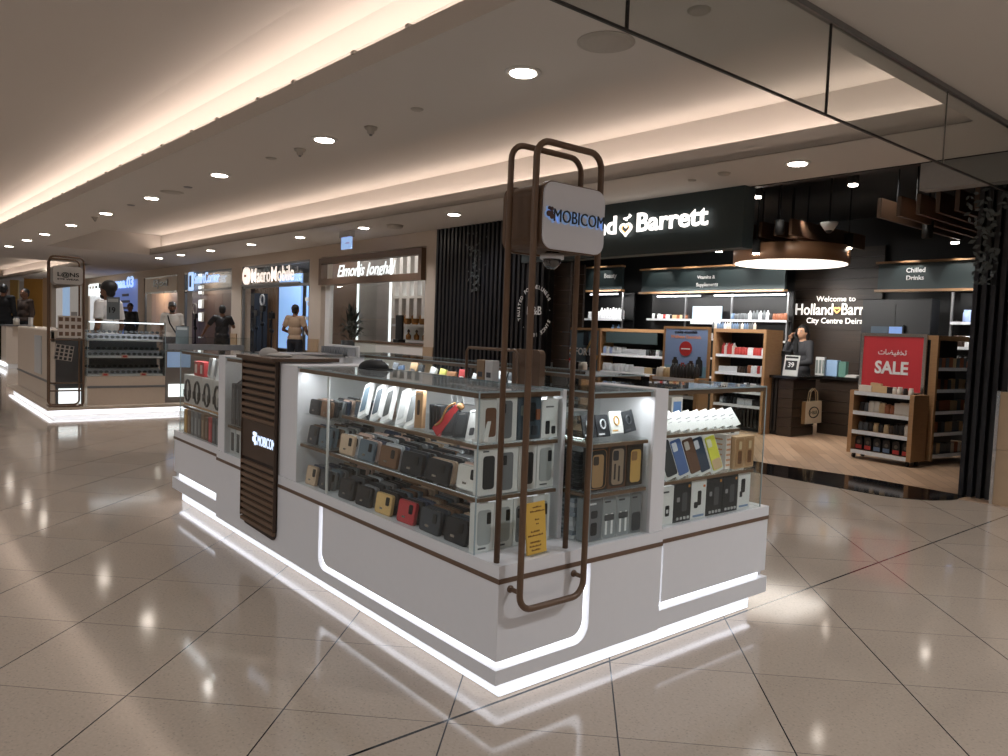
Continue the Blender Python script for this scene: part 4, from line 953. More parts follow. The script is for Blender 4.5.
for i in range(4): aislebox(-2.46+i*.022, .012, .10, ZS2+.001, (40, 42, 46), None, 'slim black box, %s from left beside the kraft sleeve' % ORDS[i], lean=0, side=2, y=AY0+.05, d=.06, name='slim_box')
for i in range(3): aislebox(-2.47+i*.04, .010, .085, ZS2+.085+.02, (206, 206, 208), None, 'slim white box, %s from left above the slim black boxes' % ORDS[i], lean=-8, side=26, y=AY0+.16, d=.05, name='slim_box')
t = thing('watch_strap_pack', 'red leaning strap pack on the top aisle shelf', 'strap pack', (-2.40, AY0+.04, ZS2))
Mx = Matrix.Translation((-2.385, AY0+.022, ZS2+.004)) @ Matrix.Rotation(R(38), 4, 'Y') @ Matrix.Rotation(R(-16), 4, 'X')
RED = mat('bright_red', (190, 52, 58), .45)
MB().prism([(-.026, 0), (.022, 0), (.020, .05), (.014, .14), (-.012, .14), (-.022, .06)], 'y', 0, .012, M=Mx).build('red_strap', RED, t)
MB().tube([Mx @ Vector((-.02+.01*math.sin(k), -.004, .02+k*.018)) for k in range(8)], .004, 6).build('gold_chain', mat('gold', (190, 150, 90), .3, .6), t)
MB().ball(Mx @ Vector((.005, .01, .15)), (.02, .014, .014), 10).build('bow', colm((150, 110, 70)), t, True)
for i, x in enumerate((-2.315, -2.245)):
    b = aislebox(x, .078, .098, ZS2, (44, 46, 50), (60, 62, 66), 'black earphone box, %s of two on the top aisle shelf' % ['left', 'right'][i], lean=-18, side=8, y=AY0+.03)
for i, x in enumerate((-2.17, -2.125)):
    aislebox(x, .070, .115, ZS2, W1, (60, 60, 64) if i == 0 else (200, 200, 200), 'white earphone box, %s of two at the corner end' % ['left', 'right'][i], lean=-18, side=10, y=AY0+.03, wy=(.3, .7), wz=(.15, .4))

# ---- left bays: headphones and books
hp = local('headphone_box', 'x', 'box')
MB().box(-.095, .095, 0, .09, 0, .215, bev=.002).build('carton', colm((214, 208, 204)), hp)
MB().box(-.095, .095, -.0008, 0, .0, .012).build('bottom_band', colm((206, 150, 90)), hp)
MB().tube([(.050*math.cos(R(a)), -.004, .105+.074*math.sin(R(a))) for a in range(0, 360, 20)], .008, 8, closed=True).build('headband_picture', BLACK, hp, True)
MB().tube([(0.048, -.004, .06), (.05, -.004, .11)], .014, 8).build('earcup_picture', BLACK, hp, True); MB().tube([(-0.048, -.004, .06), (-.05, -.004, .11)], .014, 8).build('earcup_picture', BLACK, hp, True)
for i in range(4):
    place(hp, (-5.50+i*.200, YF+SB+.03, .702), (0, 0, 0), 'white boxed headphones, %s from left on the left end shelf' % ORDS[i], 'boxed headphones')
bc = [(196, 148, 70), (110, 82, 60), (104, 108, 112), (120, 124, 128), (92, 96, 102), (120, 94, 72), (96, 72, 56), (178, 48, 56), (70, 74, 82), (100, 104, 108), (60, 62, 68)]
bn = ['mustard', 'brown', 'grey', 'light grey', 'slate', 'tan', 'dark brown', 'red', 'dark grey', 'grey', 'black']
for i, (c, n) in enumerate(zip(bc, bn)):
    x = -5.57+i*.073
    t = thing('slim_box', '%s slim box, %s from left under the boxed headphones' % (n, ORDS[i]), 'box', (x+.032, YF+SB+.04, ZL), 0, 'slim boxes on the left end floor')
    MB().box(x, x+.064, YF+SB+.025, YF+SB+.15, ZL+.001, ZL+.165+random.uniform(-.01, .01), bev=.0015).build('carton', colm(c), t)
    MB().box(x+.018, x+.046, YF+SB+.0242, YF+SB+.025, ZL+.02, ZL+.13).build('spine_print', colm([min(255, q+45) for q in c]), t)
for i, (x, c, nm, lean) in enumerate(((-5.36, (200, 60, 56), 'red and white gift box', 0), (-5.25, (190, 44, 50), 'red box', 0), (-5.10, (226, 224, 222), 'tall white phone box leaning', 20), (-4.99, (222, 220, 220), 'white phone box leaning', 24))):
    t = thing('small_box', nm+' on top of the boxed headphones', 'box', (x, YF+.1, .918))
    Mx = Matrix.Translation((x, YF+SB+.04, .920)) @ Matrix.Rotation(R(lean), 4, 'Y')
    h = .10 if lean == 0 else .15
    MB().box(-.045, .045 if lean == 0 else .02, 0, .07, 0, h, M=Mx, bev=.002).build('carton', colm(c), t)
    MB().box(-.03, .01, -.001, 0, .02, h-.02, M=Mx).build('print', colm((235, 225, 215) if lean == 0 else (150, 152, 156)), t)
for i in range(3):
    x = -4.56+i*.07; t = thing('tall_box', 'tall dark grey box, %s from left beside the louvred tower' % ORDS[i], 'box', (x+.03, YF+.05, .682), 0, 'tall dark boxes')
    MB().box(x, x+.064, YF+.03, YF+.14, .682, .93, bev=.0015).build('carton', colm((54, 58, 64)), t); MB().box(x+.02, x+.03, YF+.0292, YF+.03, .72, .90).build('spine_print', colm((120, 124, 130)), t)
t = thing('leaning_box', 'dark flat box leaning on the tall dark boxes', 'box', (-4.42, YF+.05, .931))
Mx = Matrix.Translation((-4.44, YF+.05, .934)) @ Matrix.Rotation(R(-20), 4, 'Y'); MB().box(-.10, .10, 0, .1, .0, .03, M=Mx, bev=.002).build('carton', colm((60, 64, 70)), t); MB().box(-.1, .1, -.0008, 0, .008, .02, M=Mx).build('side_print', colm((110, 114, 120)), t)
for i in range(3):
    x = -4.57+i*.09; t = thing('slim_box', 'white slim box with dark window, %s from left beside the tower' % ORDS[i], 'box', (x+.04, YF+.04, ZL), 0, 'white slim boxes beside the tower')
    MB().box(x, x+.08, YF+.03, YF+.12, ZL+.001, ZL+.158, bev=.0015).build('carton', colm((206, 206, 206)), t); MB().box(x+.015, x+.06, YF+.029, YF+.03, ZL+.02, ZL+.13).build('window', colm((70, 72, 76)), t)

# ---- things seen over the top of the long case
cap_ = thing('baseball_cap', 'black cap lying on the glass top near the louvred tower', 'cap', (-3.32, 1.86, 1.09))
m_ = MB(); m_.ball((-3.35, 1.93, 1.092), (.085, .075, .046), 18); cc = m_.build('crown', BLACKM, cap_, True)
for v in cc.data.vertices: v.co.z = max(v.co.z, 1.0885-1.09)
m_ = MB(); m_.prism([(-3.30+.09*math.cos(R(a)), 1.92+.075*math.sin(R(a))) for a in range(-80, 81, 16)]+[(-3.33, 1.98)], 'z', 1.0885, 1.095); m_.build('peak', BLACKM, cap_)
rk = thing('card_rack', 'white rack with grey fins behind the cap', 'rack', (-5.4, 2.8, .95))
MB().box(-5.62, -5.12, 2.74, 2.80, 1.0621, 1.07).build('base_bar', WHITE2, rk)
MB().box(-5.62, -5.12, 2.81, 2.83, 1.0621, 1.15, bev=.006).build('back_plate', WHITE2, rk)
for k in range(11): MB().box(-5.60+k*.043, -5.60+k*.043+.02, 2.745, 2.805, 1.07, 1.135).build('fin', colm((150, 152, 156)), rk)
# row of white boxes and a row of black cases on the inner worktop, just behind the case top
for k in range(5):
    x = -3.47+k*.088
    t = thing('white_carton', 'white carton, %s from left in the row behind the glass top' % ORDS[k], 'box', (x, 2.15, .976), 0, 'white cartons behind the glass top')
    MB().box(x-.042, x+.042, 2.10, 2.19, .976, 1.075, bev=.002).build('carton', colm((214, 210, 206) if k < 4 else (206, 178, 148)), t); MB().box(x-.03, x+.02, 2.0993, 2.10, 1.03, 1.04).build('print', colm((190, 140, 110)), t)
for k in range(18):
    x = -3.04+k*.0295
    t = thing('phone_case', 'black upright phone case, %s from left behind the glass top' % ORDS[k], 'phone case', (x, 2.1, .99), 0, 'black upright cases behind the glass top')
    MB().box(x-.011, x+.011, 2.11, 2.19, .99, 1.07, bev=.003).build('shell', colm((44, 46, 50)), t)
bs = thing('tray', 'dark tray holding the upright black phone cases', 'tray', (-2.8, 2.12, .976)); MB().box(-3.06, -2.50, 2.105, 2.2, .976, .989).build('tray_base', BLACK, bs); MB().box(-3.06, -2.50, 2.102, 2.105, .976, 1.0).build('tray_lip', BLACK, bs)
# clutter on the rear case
random.seed(21)
clut = [((60, 90, 140), 'blue'), ((222, 206, 80), 'yellow'), ((60, 62, 70), 'dark'), ((214, 214, 216), 'white'), ((120, 124, 130), 'grey'), ((90, 110, 140), 'slate blue'), ((196, 160, 120), 'tan'), ((40, 42, 46), 'black'), ((226, 226, 226), 'white'), ((230, 224, 120), 'pale yellow'), ((170, 120, 80), 'brown'), ((180, 60, 60), 'red'), ((220, 220, 220), 'white'), ((200, 204, 210), 'silver'), ((210, 210, 212), 'white'), ((56, 58, 62), 'dark grey'), ((190, 190, 194), 'grey')]
for k, (c, nm) in enumerate(clut):
    x = -5.45+k*.125; z0 = .881; h = random.uniform(.13, .18); w = random.uniform(.06, .10)
    t = thing('accessory_pack', '%s accessory pack, %s from left on the rear case shelf' % (nm, ORDS[k]), 'pack', (x, 3.0, z0), 0, 'packs on the rear case shelf')
    Mx = Matrix.Translation((x, 3.0, z0+.002)) @ Matrix.Rotation(R(random.uniform(-14, 14)), 4, 'Y') @ Matrix.Rotation(R(-10), 4, 'X')
    MB().box(-w/2, w/2, 0, .02, 0, h, M=Mx, bev=.003).build('pack', colm(c), t); MB().box(-w*.3, w*.3, -.001, 0, h*.3, h*.7, M=Mx).build('label', colm((225, 225, 225) if sum(c) < 450 else (90, 90, 96)), t)
for k in range(14):
    x = -4.75+k*.14; h = random.uniform(.12, .16); c = random.choice([(214, 214, 216), (46, 48, 52), (190, 190, 192), (120, 124, 128)])
    t = thing('accessory_box', '%s box, %s from left on the floor of rear case' % ('light' if sum(c) > 400 else 'dark', ORDS[k]), 'box', (x, 3.05, ZL), 0, 'boxes on the rear case floor')
    MB().box(x-.05, x+.05, 3.02, 3.06, ZL+.001, ZL+h, bev=.002).build('carton', colm(c), t)
# brown rounded cabinet on the far side
bcx0, bcx1 = -3.60, -3.14
bcab = thing('display_cabinet', 'brown rounded cabinet with tube frame at the kiosk far side', 'cabinet', (-3.35, 2.8, 0))
MB().prism(rrect(-3.37, -3.13, .45, 1.205, .03), 'y', 2.86, 2.90).build('side_panel', mat('cabinet_brown', (104, 80, 62), .5, noise=.04), bcab)
MB().tube([(-3.60+a, 2.70, b) for a, b in ((0, .5), (0, 1.18), (.02, 1.20), (.44, 1.20), (.46, 1.18), (.46, .5))], .009, 8).build('tube_frame', BRONZE, bcab, True)
MB().box(-3.59, -3.37, 2.74, 2.86, .45, 1.0).build('shelf_block', BLACK, bcab)
MB().box(-3.58, -3.13, 2.72, 2.88, 0, .45).build('base', WHITE, bcab)
for i, (x, c) in enumerate(((-3.53, (150, 124, 96)), (-3.45, (206, 204, 202)))):
    t = thing('boxed_item', '%s box standing in the brown cabinet' % ['kraft', 'white'][i], 'box', (x, 2.77, 1.001)); MB().box(x-.035, x+.035, 2.75, 2.80, 1.001, 1.13, bev=.002).build('carton', colm(c), t); MB().box(x-.02, x+.02, 2.749, 2.75, 1.03, 1.06).build('print', colm((80, 80, 84)), t)
# case lighting
area('case_lamp', (-2.85, 1.68, 1.06), 1.35, .03, 2.1, (.92, .96, 1))
area('case_lamp', (-2.13, 1.83, 1.06), .03, .33, 1.2, (.92, .96, 1))
area('case_lamp', (-1.985, 2.24, 1.06), .03, .3, .7, (.92, .96, 1))
area('case_lamp', (-2.03, 2.88, 1.06), .03, .65, 1.0, (.92, .96, 1))
area('case_lamp', (-5.1, 1.72, 1.06), 1.0, .03, .9, (.92, .96, 1))
area('case_lamp', (-4.2, 3.0, 1.06), 2.6, .03, 2.5, (.92, .96, 1))
area('case_lamp', (-3.46, 1.67, 1.06), .2, .03, .3, (.92, .96, 1))
# ================================================================== HEALTH FOOD STORE
SLAT = mat('slat_black', (34, 34, 38), .32, noise=.1)
# left slatted wall
sw = thing('slatted_wall', 'black vertical slat wall with round white badge left of the store', 'slatted wall', (-8.9, FW, 0))
sx0, sx1 = -10.38, -7.7
MB().box(sx0, sx1, FW+.03, FW+.12, 0, 2.28).build('backing', BLACKM, sw); MB().box(sx0, -8.21, FW+.03, FW+.12, 2.28, 2.93).build('backing', BLACKM, sw)
n = 26
sl_ = MB()
for k in range(n): xx = sx0+(sx1-sx0)*k/n; sl_.box(xx, xx+(sx1-sx0)*.5/n, FW-.03, FW+.03, 0, 2.93 if xx < -8.3 else 2.28)
tag(sl_.build('slats', SLAT, sw))
ctr = ony(534, 311, FW-.045); RB = .31
LWH = mat('badge_white', (225, 225, 225), .5, noise=0)
ring = 'TRUSTED FOR WELLNESS  .  SINCE 1870  .  '
parts_ = []
for k, ch in enumerate(ring):
    if ch == ' ': continue
    a = R(200-k*360/len(ring))
    o = text(ch, 'ring_letter', LWH, .075, (0, 0, 0), (0, 0, 0), None, ext=.003, bold=.001, align='CENTER')
    o.data.transform(Matrix.Translation((ctr.x+RB*math.cos(a), FW-.04, ctr.z+RB*math.sin(a))) @ Matrix.Rotation(R(90), 4, 'X') @ Matrix.Rotation(a-PI/2, 4, 'Z'))
    o.data.transform(Matrix.Translation(-org(sw))); o.parent = sw
text('H&B', 'badge_letters', LWH, .15, (ctr.x-.15, FW-.04, ctr.z-.05), FY, sw, width=.30, ext=.004, bold=.001)
# trailing plants on the slat walls
def trail(px, py0, py1, Y, label, n=70, w=.12):
    a = ony(px, py0, Y); b = ony(px, py1, Y)
    t = thing('hanging_plant', label, 'hanging plant', (a.x, Y, a.z))
    m_ = MB(); random.seed(px)
    for k in range(n):
        f = random.random(); q = Vector((a.x+random.gauss(0, w*(1-f*.5)), Y-random.random()*.06, a.z+(b.z-a.z)*f)); s_ = random.uniform(.02, .04)
        an = random.uniform(0, 2*PI); u = Vector((math.cos(an), random.uniform(-.4, .4), math.sin(an)))*s_; v_ = Vector((-math.sin(an), random.uniform(-.4, .4), math.cos(an)))*s_*.5
        vs = [m_.b.verts.new(p) for p in (q-u, q-v_, q+u, q+v_)]; m_.b.faces.new(vs)
    m_.build('leaves', mat('leaf_grey', (70, 76, 76), .35, noise=.3), t)
    MB().tube([(a.x, Y, a.z), (a.x+.02, Y, (a.z+b.z)/2), (b.x, Y, b.z)], .006, 6).build('stem', BLACKM, t)
trail(478, 232, 292, FW-.07, 'sparse dark plant trailing down the left black slat wall')
# green fascia
fs = thing('shop_fascia', 'dark green shop fascia with large glowing white letters', 'shop fascia', (-6.3, FW-.05, 2.28))
MB().box(-8.2, -4.64, FW-.06, FW+.14, 2.285, 2.934).build('board', DKGREEN, fs)
HBW = mat('sign_purewhite', (255, 255, 255), .5, noise=0, emis=(255, 250, 244), estr=1.7)
xd = ony(607, 235, FW-.1).x; xe = ony(708, 230, FW-.1).x
fullw = (xe-xd)/.615
text('Holland', 'letters', HBW, .3, (xe-fullw, FW-.11, 2.555), FY, fs, width=fullw*.45, ext=.008, bold=.006, height=.225)
text('Barrett', 'letters', HBW, .3, (xe-fullw*.415, FW-.11, 2.555), FY, fs, width=fullw*.415, ext=.008, bold=.006, height=.225)
GOLDL = mat('sign_gold', (236, 196, 130), .5, noise=0, emis=(240, 190, 120), estr=1.2)
hx, hz = xe-fullw*.49, 2.60
hp_ = [(hx+.085*(math.sin(t)**3)*1.0, hz+.075*(.8125*math.cos(t)-.3125*math.cos(2*t)-.125*math.cos(3*t)-.0625*math.cos(4*t))) for t in [2*PI*k/28 for k in range(28)]]
MB().tube([(a, FW-.10, b) for a, b in hp_], .017, 8, closed=True).build('heart_logo', HBW, fs, True)
MB().tube([(hx+.012*k/3*math.cos(k*.8)*2.2, FW-.10, hz+.10+.0065*k+.01*math.sin(k*.8)) for k in range(10)], .014, 8).build('heart_stem', HBW, fs, True)
MB().tube([(a*.72+hx*.28, FW-.105, b*.72+hz*.28) for a, b in hp_], .008, 6, closed=True).build('heart_inner', GOLDL, fs, True)
# bulkheads, ceiling, walls of the store
struct(MB().box(-12.5, -1.2, FW+.10, FW+.2, 2.94, 3.4).build('wall_front', HBBLACK))
struct(MB().box(-12.5, -1.2, FW+.05, 12.6, 3.35, 3.4).build('ceiling', HBBLACK))
hw = MB(); hw.box(-12.5, -2.0, 12.4, 12.5, 0, 3.35); hw.box(-12.45, -12.4, 8.72, 12.4, 0, 3.35); hw.box(-10.4, -10.35, FW+.14, 8.7, 0, 3.35)
struct(hw.build('wall_rear', HBBLACK))
struct(MB().box(-2.50, -2.4, 7.56, 12.4, 0, 3.35).build('wall_right', HBBLACK))
struct(MB().box(-2.95, -1.0, 7.20, 7.36, 2.70, 2.935).build('trim_10', mat('bulkhead_grey', (150, 148, 146), .5)))
dp = thing('plank_panel', 'dark horizontal plank panel right of the slat wall badge', 'wall panel', (-7.3, 7.3, 0))
for k in range(12): MB().box(-7.70, -7.42, FW+.16, FW+.2, k*.19+.002, (k+1)*.19-.004).build('plank', DWOOD, dp)
dp2 = thing('plank_panel', 'dark horizontal plank wall left of the Beauty shelving', 'wall panel', (-10.3, 10.6, 0))
for k in range(14): MB().box(ony(545, 300, 10.6).x, ony(583, 300, 10.6).x, 10.6, 10.65, k*.19+.002, (k+1)*.19-.004).build('plank', DWOOD, dp2)
# right slat wall, trim and stone pier
sr = thing('slatted_wall', 'black vertical slat wall at the right edge of the store entrance', 'slatted wall', (-2.3, 7.42, 0))
MB().box(-2.52, -1.75, 7.45, 7.55, 0, 2.72).build('backing', BLACKM, sr)
sl_ = MB()
for k in range(11): sl_.box(-2.52+k*.07, -2.52+k*.07+.036, 7.385, 7.45, 0, 2.72)
sl_.build('slats', SLAT, sr)
trail(992, 186, 285, 7.36, 'grey plant trailing down the right black slat wall', 110, .08)
struct(MB().box(-2.20, -1.2, 7.24, 7.38, 0, .465).build('trim_11', mat('stone_tile', (176, 150, 122), .35)))
struct(MB().box(-2.20, -1.2, 7.24, 7.38, .469, .95).build('trim_12', mat('stone_tile', (176, 150, 122), .35)))
struct(MB().box(-2.225, -2.20, 7.22, 7.38, 0, .96).build('trim_13', CHROME))
struct(MB().box(-2.16, -1.2, 7.26, 7.38, .951, 1.34).build('trim_14', WALLP))

# ---- small stock, one mesh each
random.seed(31)
ST = {}
def stock(kind, col):
    k = (kind, col)
    if k in ST: return ST[k]
    m_ = MB(); c = colm(col, .4)
    if kind == 'tub': m_.lathe([(.034, 0), (.036, .004), (.036, .075), (.030, .085), (.030, .1), (.0, .1)][:5], n=10)
    elif kind == 'bottle': m_.lathe([(.028, 0), (.03, .004), (.03, .10), (.012, .13), (.012, .15)], n=10)
    elif kind == 'jar': m_.lathe([(.026, 0), (.028, .004), (.028, .055), (.022, .062), (.024, .064), (.024, .08)], n=10)
    elif kind == 'box': m_.box(-.035, .035, -.02, .02, 0, .11, bev=.002)
    elif kind == 'carton': m_.box(-.05, .05, -.03, .03, 0, .075, bev=.002)
    elif kind == 'pouch': m_.prism([(-.05, 0), (.05, 0), (.046, .09), (.05, .15), (-.05, .15), (-.046, .09)], 'y', -.018, .018)
    o = m_.build(kind, c, None, kind in ('tub', 'bottle', 'jar')); o['_new'] = 1
    ST[k] = o; return o
NAME = dict(tub='supplement_tub', bottle='pump_bottle', jar='glass_jar', box='product_box', carton='product_carton', pouch='drink_pouch')
CN = {(228, 230, 234): 'white', (34, 30, 30): 'dark', (60, 44, 34): 'amber', (150, 170, 215): 'pale blue', (190, 60, 56): 'red', (196, 170, 130): 'tan', (90, 94, 98): 'grey', (96, 120, 150): 'blue', (206, 200, 190): 'cream', (150, 90, 60): 'rust'}
WHT, DRK, AMB, PBL, REDc, TAN, GRY, BLU, CRM, RST = list(CN)
def put(kind, col, loc, label, cat, group, rz=0, s=1):
    p = stock(kind, col)
    o = p if p.get('_new') else p.copy()
    if p.get('_new'): del p['_new']
    else: C.objects.link(o)
    o.name = NAME[kind]; o.location = loc; o.rotation_euler = (0, 0, rz); o.scale = (s, s, s)
    tag(o, label, cat, group); return o
def stockrow(x0, y0, x1, y1, z, kinds, cols, n, where, s=1, rz=0):
    for i in range(n):
        f = (i+.5)/n; k = kinds[min(len(kinds)-1, int(f*len(kinds)))]; c = random.choice(cols[min(len(cols)-1, int(f*len(cols)))])
        put(k, c, (x0+(x1-x0)*f, y0+(y1-y0)*f, z+.001), '%s %s %s from left on %s' % (CN[c], NAME[k].replace('_', ' '), ORDS[i % 20] if i < 20 else 'twenty-'+ORDS[i-20], where), NAME[k].split('_')[1], 'goods on '+where, rz, s*random.uniform(.94, 1.06))
RAILW = mat('price_rail', (200, 202, 206), .4, noise=.15, nscale=25)
def shelfunit(name, label, pxl, pxr, Y, zs, uprights=(), depth=.35, back=True, zt=2.0, mshelf=BLACK, z0=0):
    xl, xr = ony(pxl, 340, Y).x, ony(pxr, 340, Y).x
    t = thing(name, label, 'shelving', ((xl+xr)/2, Y, 0))
    if back: MB().box(xl, xr, Y+depth, Y+depth+.04, z0, zt).build('back_panel', HBBLACK, t)
    for z in zs:
        s = MB().box(xl+.01, xr-.01, Y+.012, Y+depth-.003, z-.02, z).build('shelf', mshelf, t)
        MB().box(xl+.01, xr-.01, Y, Y+.012, z-.035, z+.004).build('price_rail', RAILW, s)
    for px in uprights:
        x = ony(px, 340, Y).x; MB().box(x-.015, x+.015, Y+.05, Y+.08, z0, zt).build('upright', GREY, t)
    return t, xl, xr
def header(name, label, pxl, pxr, Y, z0, z1, words, parent_cat='sign'):
    xl, xr = ony(pxl, 280, Y).x, ony(pxr, 280, Y).x
    t = thing(name, label, 'header sign', ((xl+xr)/2, Y, z0))
    MB().box(xl, xr, Y, Y+.06, z0, z1).build('board', DKGREEN, t)
    MB().box(xl-.02, xr+.02, Y-.06, Y+.07, z0-.035, z0).build('wooden_ledge', OAK, t); MB().box(xl-.02, xr+.02, Y-.06, Y+.07, z1, z1+.03).build('top_rail', OAK, t)
    for wd, px, py, w, h in words:
        p = ony(px, py, Y-.01); text(wd, 'letters', LWH, .1, (p.x, Y-.005, p.z), FY, t, width=w, ext=.002, bold=.002)
    return t, xl, xr
def zat(px, py, Y): return ony(px, py, Y).z
YV = 11.5
t, vl, vr = header('header_sign', 'long dark green header reading Vitamins & Supplements', 642, 785, YV, zat(700, 291, YV), zat(700, 268, YV), [('Vitamins &', 697, 279, .38, 0), ('Supplements', 696, 286.5, .46, 0)])
for k in range(4):
    x = vl+.35+k*(vr-vl-.5)/3.0 if k else vl+.45
    spot('header_spot', (x, YV-.35, zat(700, 255, YV)), 14, 70, (1, .97, .9), (R(38), 0, 0), .5, .02)
t, bl0, br0 = header('header_sign', 'short dark green header reading Beauty at the left of store', 581, 622, YV, zat(600, 290, YV), zat(600, 268, YV), [('Beauty', 604, 278, .34, 0)])
spot('header_spot', ((bl0+br0)/2, YV-.35, zat(600, 255, YV)), 14, 70, (1, .97, .9), (R(38), 0, 0), .5, .02)
YC_ = 11.5
t, c0, c1 = header('header_sign', 'dark green header with wooden edges reading Chilled Drinks', 878, 990, YC_, zat(930, 289, YC_), zat(930, 262, YC_), [('Chilled', 906, 272.5, .26, 0), ('Drinks', 906, 280, .24, 0)])
for x in (c0+.45, c0+1.15): spot('header_spot', (x, YC_-.35, zat(930, 250, YC_)), 12, 70, (1, .97, .9), (R(38), 0, 0), .5, .02)
# wall shelving under the headers
zz = [zat(700, y, YV) for y in (319, 338, 357, 376)]
t, xl, xr = shelfunit('wall_shelving', 'black wall shelving under the Vitamins & Supplements header', 645, 786, YV+.1, zz, (682, 728, 784), depth=.16, zt=zat(700, 292, YV))
MB().box(xl+.2, xl+1.2, YV+.15, YV+.18, zat(700, 296, YV), zat(700, 294.5, YV)).build('shelf_lighting', LED, t); MB().box(xl+1.5, xr-.1, YV+.15, YV+.18, zat(700, 296, YV), zat(700, 294.5, YV)).build('shelf_lighting', LED, t)
xa = ony(689, 315, YV).x; xb = ony(726, 315, YV).x
stockrow(xl+.1, YV+.17, xa-.08, YV+.17, zz[0], ['tub', 'jar', 'carton', 'jar'], [[WHT, DRK, REDc], [DRK, RST, TAN]], 14, 'upper left vitamin shelf')
stockrow(xb, YV+.17, xr-.03, YV+.17, zz[0], ['tub', 'bottle', 'tub'], [[GRY, BLU], [WHT, GRY], [DRK, RST, GRY]], 16, 'upper right vitamin shelf', 1.1)
stockrow(xl+.1, YV+.17, xr-.05, YV+.17, zz[1], ['jar', 'tub', 'jar', 'bottle'], [[DRK, AMB, TAN], [WHT, DRK], [AMB, RST, REDc]], 30, 'second vitamin shelf')
stockrow(ony(765, 350, YV).x, YV+.2, xr-.05, YV+.2, zz[2], ['box'], [[WHT, GRY, BLU]], 5, 'third vitamin shelf')
stockrow(ony(762, 350, YV).x, YV+.2, xr-.05, YV+.2, zz[3], ['carton'], [[TAN, CRM, RST]], 5, 'lowest vitamin shelf')
pb_ = thing('picture_display', 'pale picture display with bottles on the vitamin shelf', 'display', (xa, YV+.05, zz[0]))
MB().box(xa, ony(718, 315, YV).x, YV+.1, YV+.13, zz[0], zat(700, 306, YV)).build('picture', mat('pic_blue', (170, 190, 210), .4, noise=.25, nscale=9), pb_)
MB().box(xa, ony(718, 315, YV).x, YV+.05, YV+.1, zat(700, 324, YV), zz[0]+.002).build('base', CRMm if False else colm((200, 204, 208)), pb_)
zz = [zat(600, y, YV) for y in (318.5, 333, 348, 366)]
t, xl, xr = shelfunit('wall_shelving', 'narrow black wall shelving under the Beauty header', 583, 621, YV+.1, zz, (619,), zt=zat(600, 292, YV))
MB().box(xl+.1, xr-.2, YV+.15, YV+.18, zat(600, 294.5, YV), zat(600, 293, YV)).build('shelf_lighting', LED, t)
stockrow(xl+.05, YV+.2, xr-.05, YV+.2, zz[0], ['tub', 'bottle', 'bottle'], [[WHT]], 12, 'upper beauty shelf', 1.5)
stockrow(xl+.4, YV+.2, xr-.05, YV+.2, zz[1], ['carton', 'bottle'], [[REDc, CRM], [DRK, BLU]], 8, 'second beauty shelf', 1.2)
# chilled drinks: black cabinet and shelves at right
fg = thing('fridge_cabinet', 'tall black cabinet under the Chilled Drinks header', 'cabinet', ((c0+c1)/2, 11.3, 0))
fx0, fx1 = ony(861, 330, 11.2).x, ony(930, 330, 11.2).x
MB().box(fx0, fx1, 11.2, 11.55-.06, 0, zat(900, 299, 11.2), bev=.006).build('body', mat('cab_black', (26, 27, 30), .45, noise=.08), fg)
MB().box((fx0+fx1)/2-.004, (fx0+fx1)/2+.004, 11.196, 11.2, .1, 1.9).build('door_gap', BLACKM, fg)
sm_ = thing('small_screen', 'small pale blue screen above the red SALE board', 'screen', (ony(886, 330, 11.1).x, 11.15, 1.4))
MB().box(ony(869, 330, 11.15).x, ony(903, 330, 11.15).x, 11.15, 11.19, zat(886, 341, 11.15), zat(886, 325, 11.15)).build('frame', BLACK, sm_)
MB().box(ony(871, 330, 11.15).x, ony(888, 330, 11.15).x, 11.145, 11.15, zat(886, 340, 11.15), zat(886, 326.5, 11.15)).build('screen_face', mat('screen_dim', (70, 80, 90), .2, noise=.1, emis=(90, 105, 120), estr=.3), sm_)
MB().box(ony(889, 330, 11.15).x, ony(902, 330, 11.15).x, 11.145, 11.15, zat(886, 340, 11.15), zat(886, 326.5, 11.15)).build('screen_face', mat('screen_blue', (110, 140, 190), .2, noise=.1, emis=(120, 150, 205), estr=.6), sm_)
zz = [zat(960, y, YV-.1) for y in (322, 347, 366)]
t, xl, xr = shelfunit('wall_shelving', 'black wall shelving at the right with tubs under Chilled Drinks', 948, 990, YV-.1, zz, (948,), zt=zat(960, 292, YV))
stockrow(xl+.15, YV, xr-.05, YV, zz[0], ['tub'], [[WHT, PBL, CRM]], 4, 'upper right wall shelf', 1.7)
stockrow(xl+.05, YV, xr-.05, YV, zz[1], ['tub', 'jar'], [[DRK, AMB], [GRY, WHT], [REDc, WHT]], 6, 'second right wall shelf', 1.5)
stockrow(xl+.05, YV, xr-.05, YV, zz[2], ['tub', 'jar'], [[WHT, DRK], [REDc, WHT]], 6, 'third right wall shelf', 1.4)
# welcome wall
YW = 12.3
HBW2 = mat('sign_softwhite', (255, 255, 255), .5, noise=0, emis=(255, 248, 240), estr=.9)
ww = thing('welcome_wall', 'dark plank wall with glowing welcome letters behind the till counter', 'wall panel', (-6, YW, 0))
wx0, wx1 = ony(792, 330, YW).x, ony(880, 330, YW).x
for k in range(17): MB().box(wx0, wx1, YW, YW+.05, k*.17+.002, (k+1)*.17-.003).build('plank', DWOOD, ww)
p = ony(817, 301, YW-.02); q = ony(856, 301, YW-.02); text('Welcome to', 'letters', HBW2, .15, (p.x, YW-.04, p.z-.01), FY, ww, width=q.x-p.x, ext=.003, bold=.0)
p = ony(796, 314, YW-.02); q = ony(835, 314, YW-.02); text('Holland', 'letters', HBW2, .25, (p.x, YW-.04, p.z-.01), FY, ww, width=(q.x-p.x)*.96, ext=.005, bold=.002, height=.19)
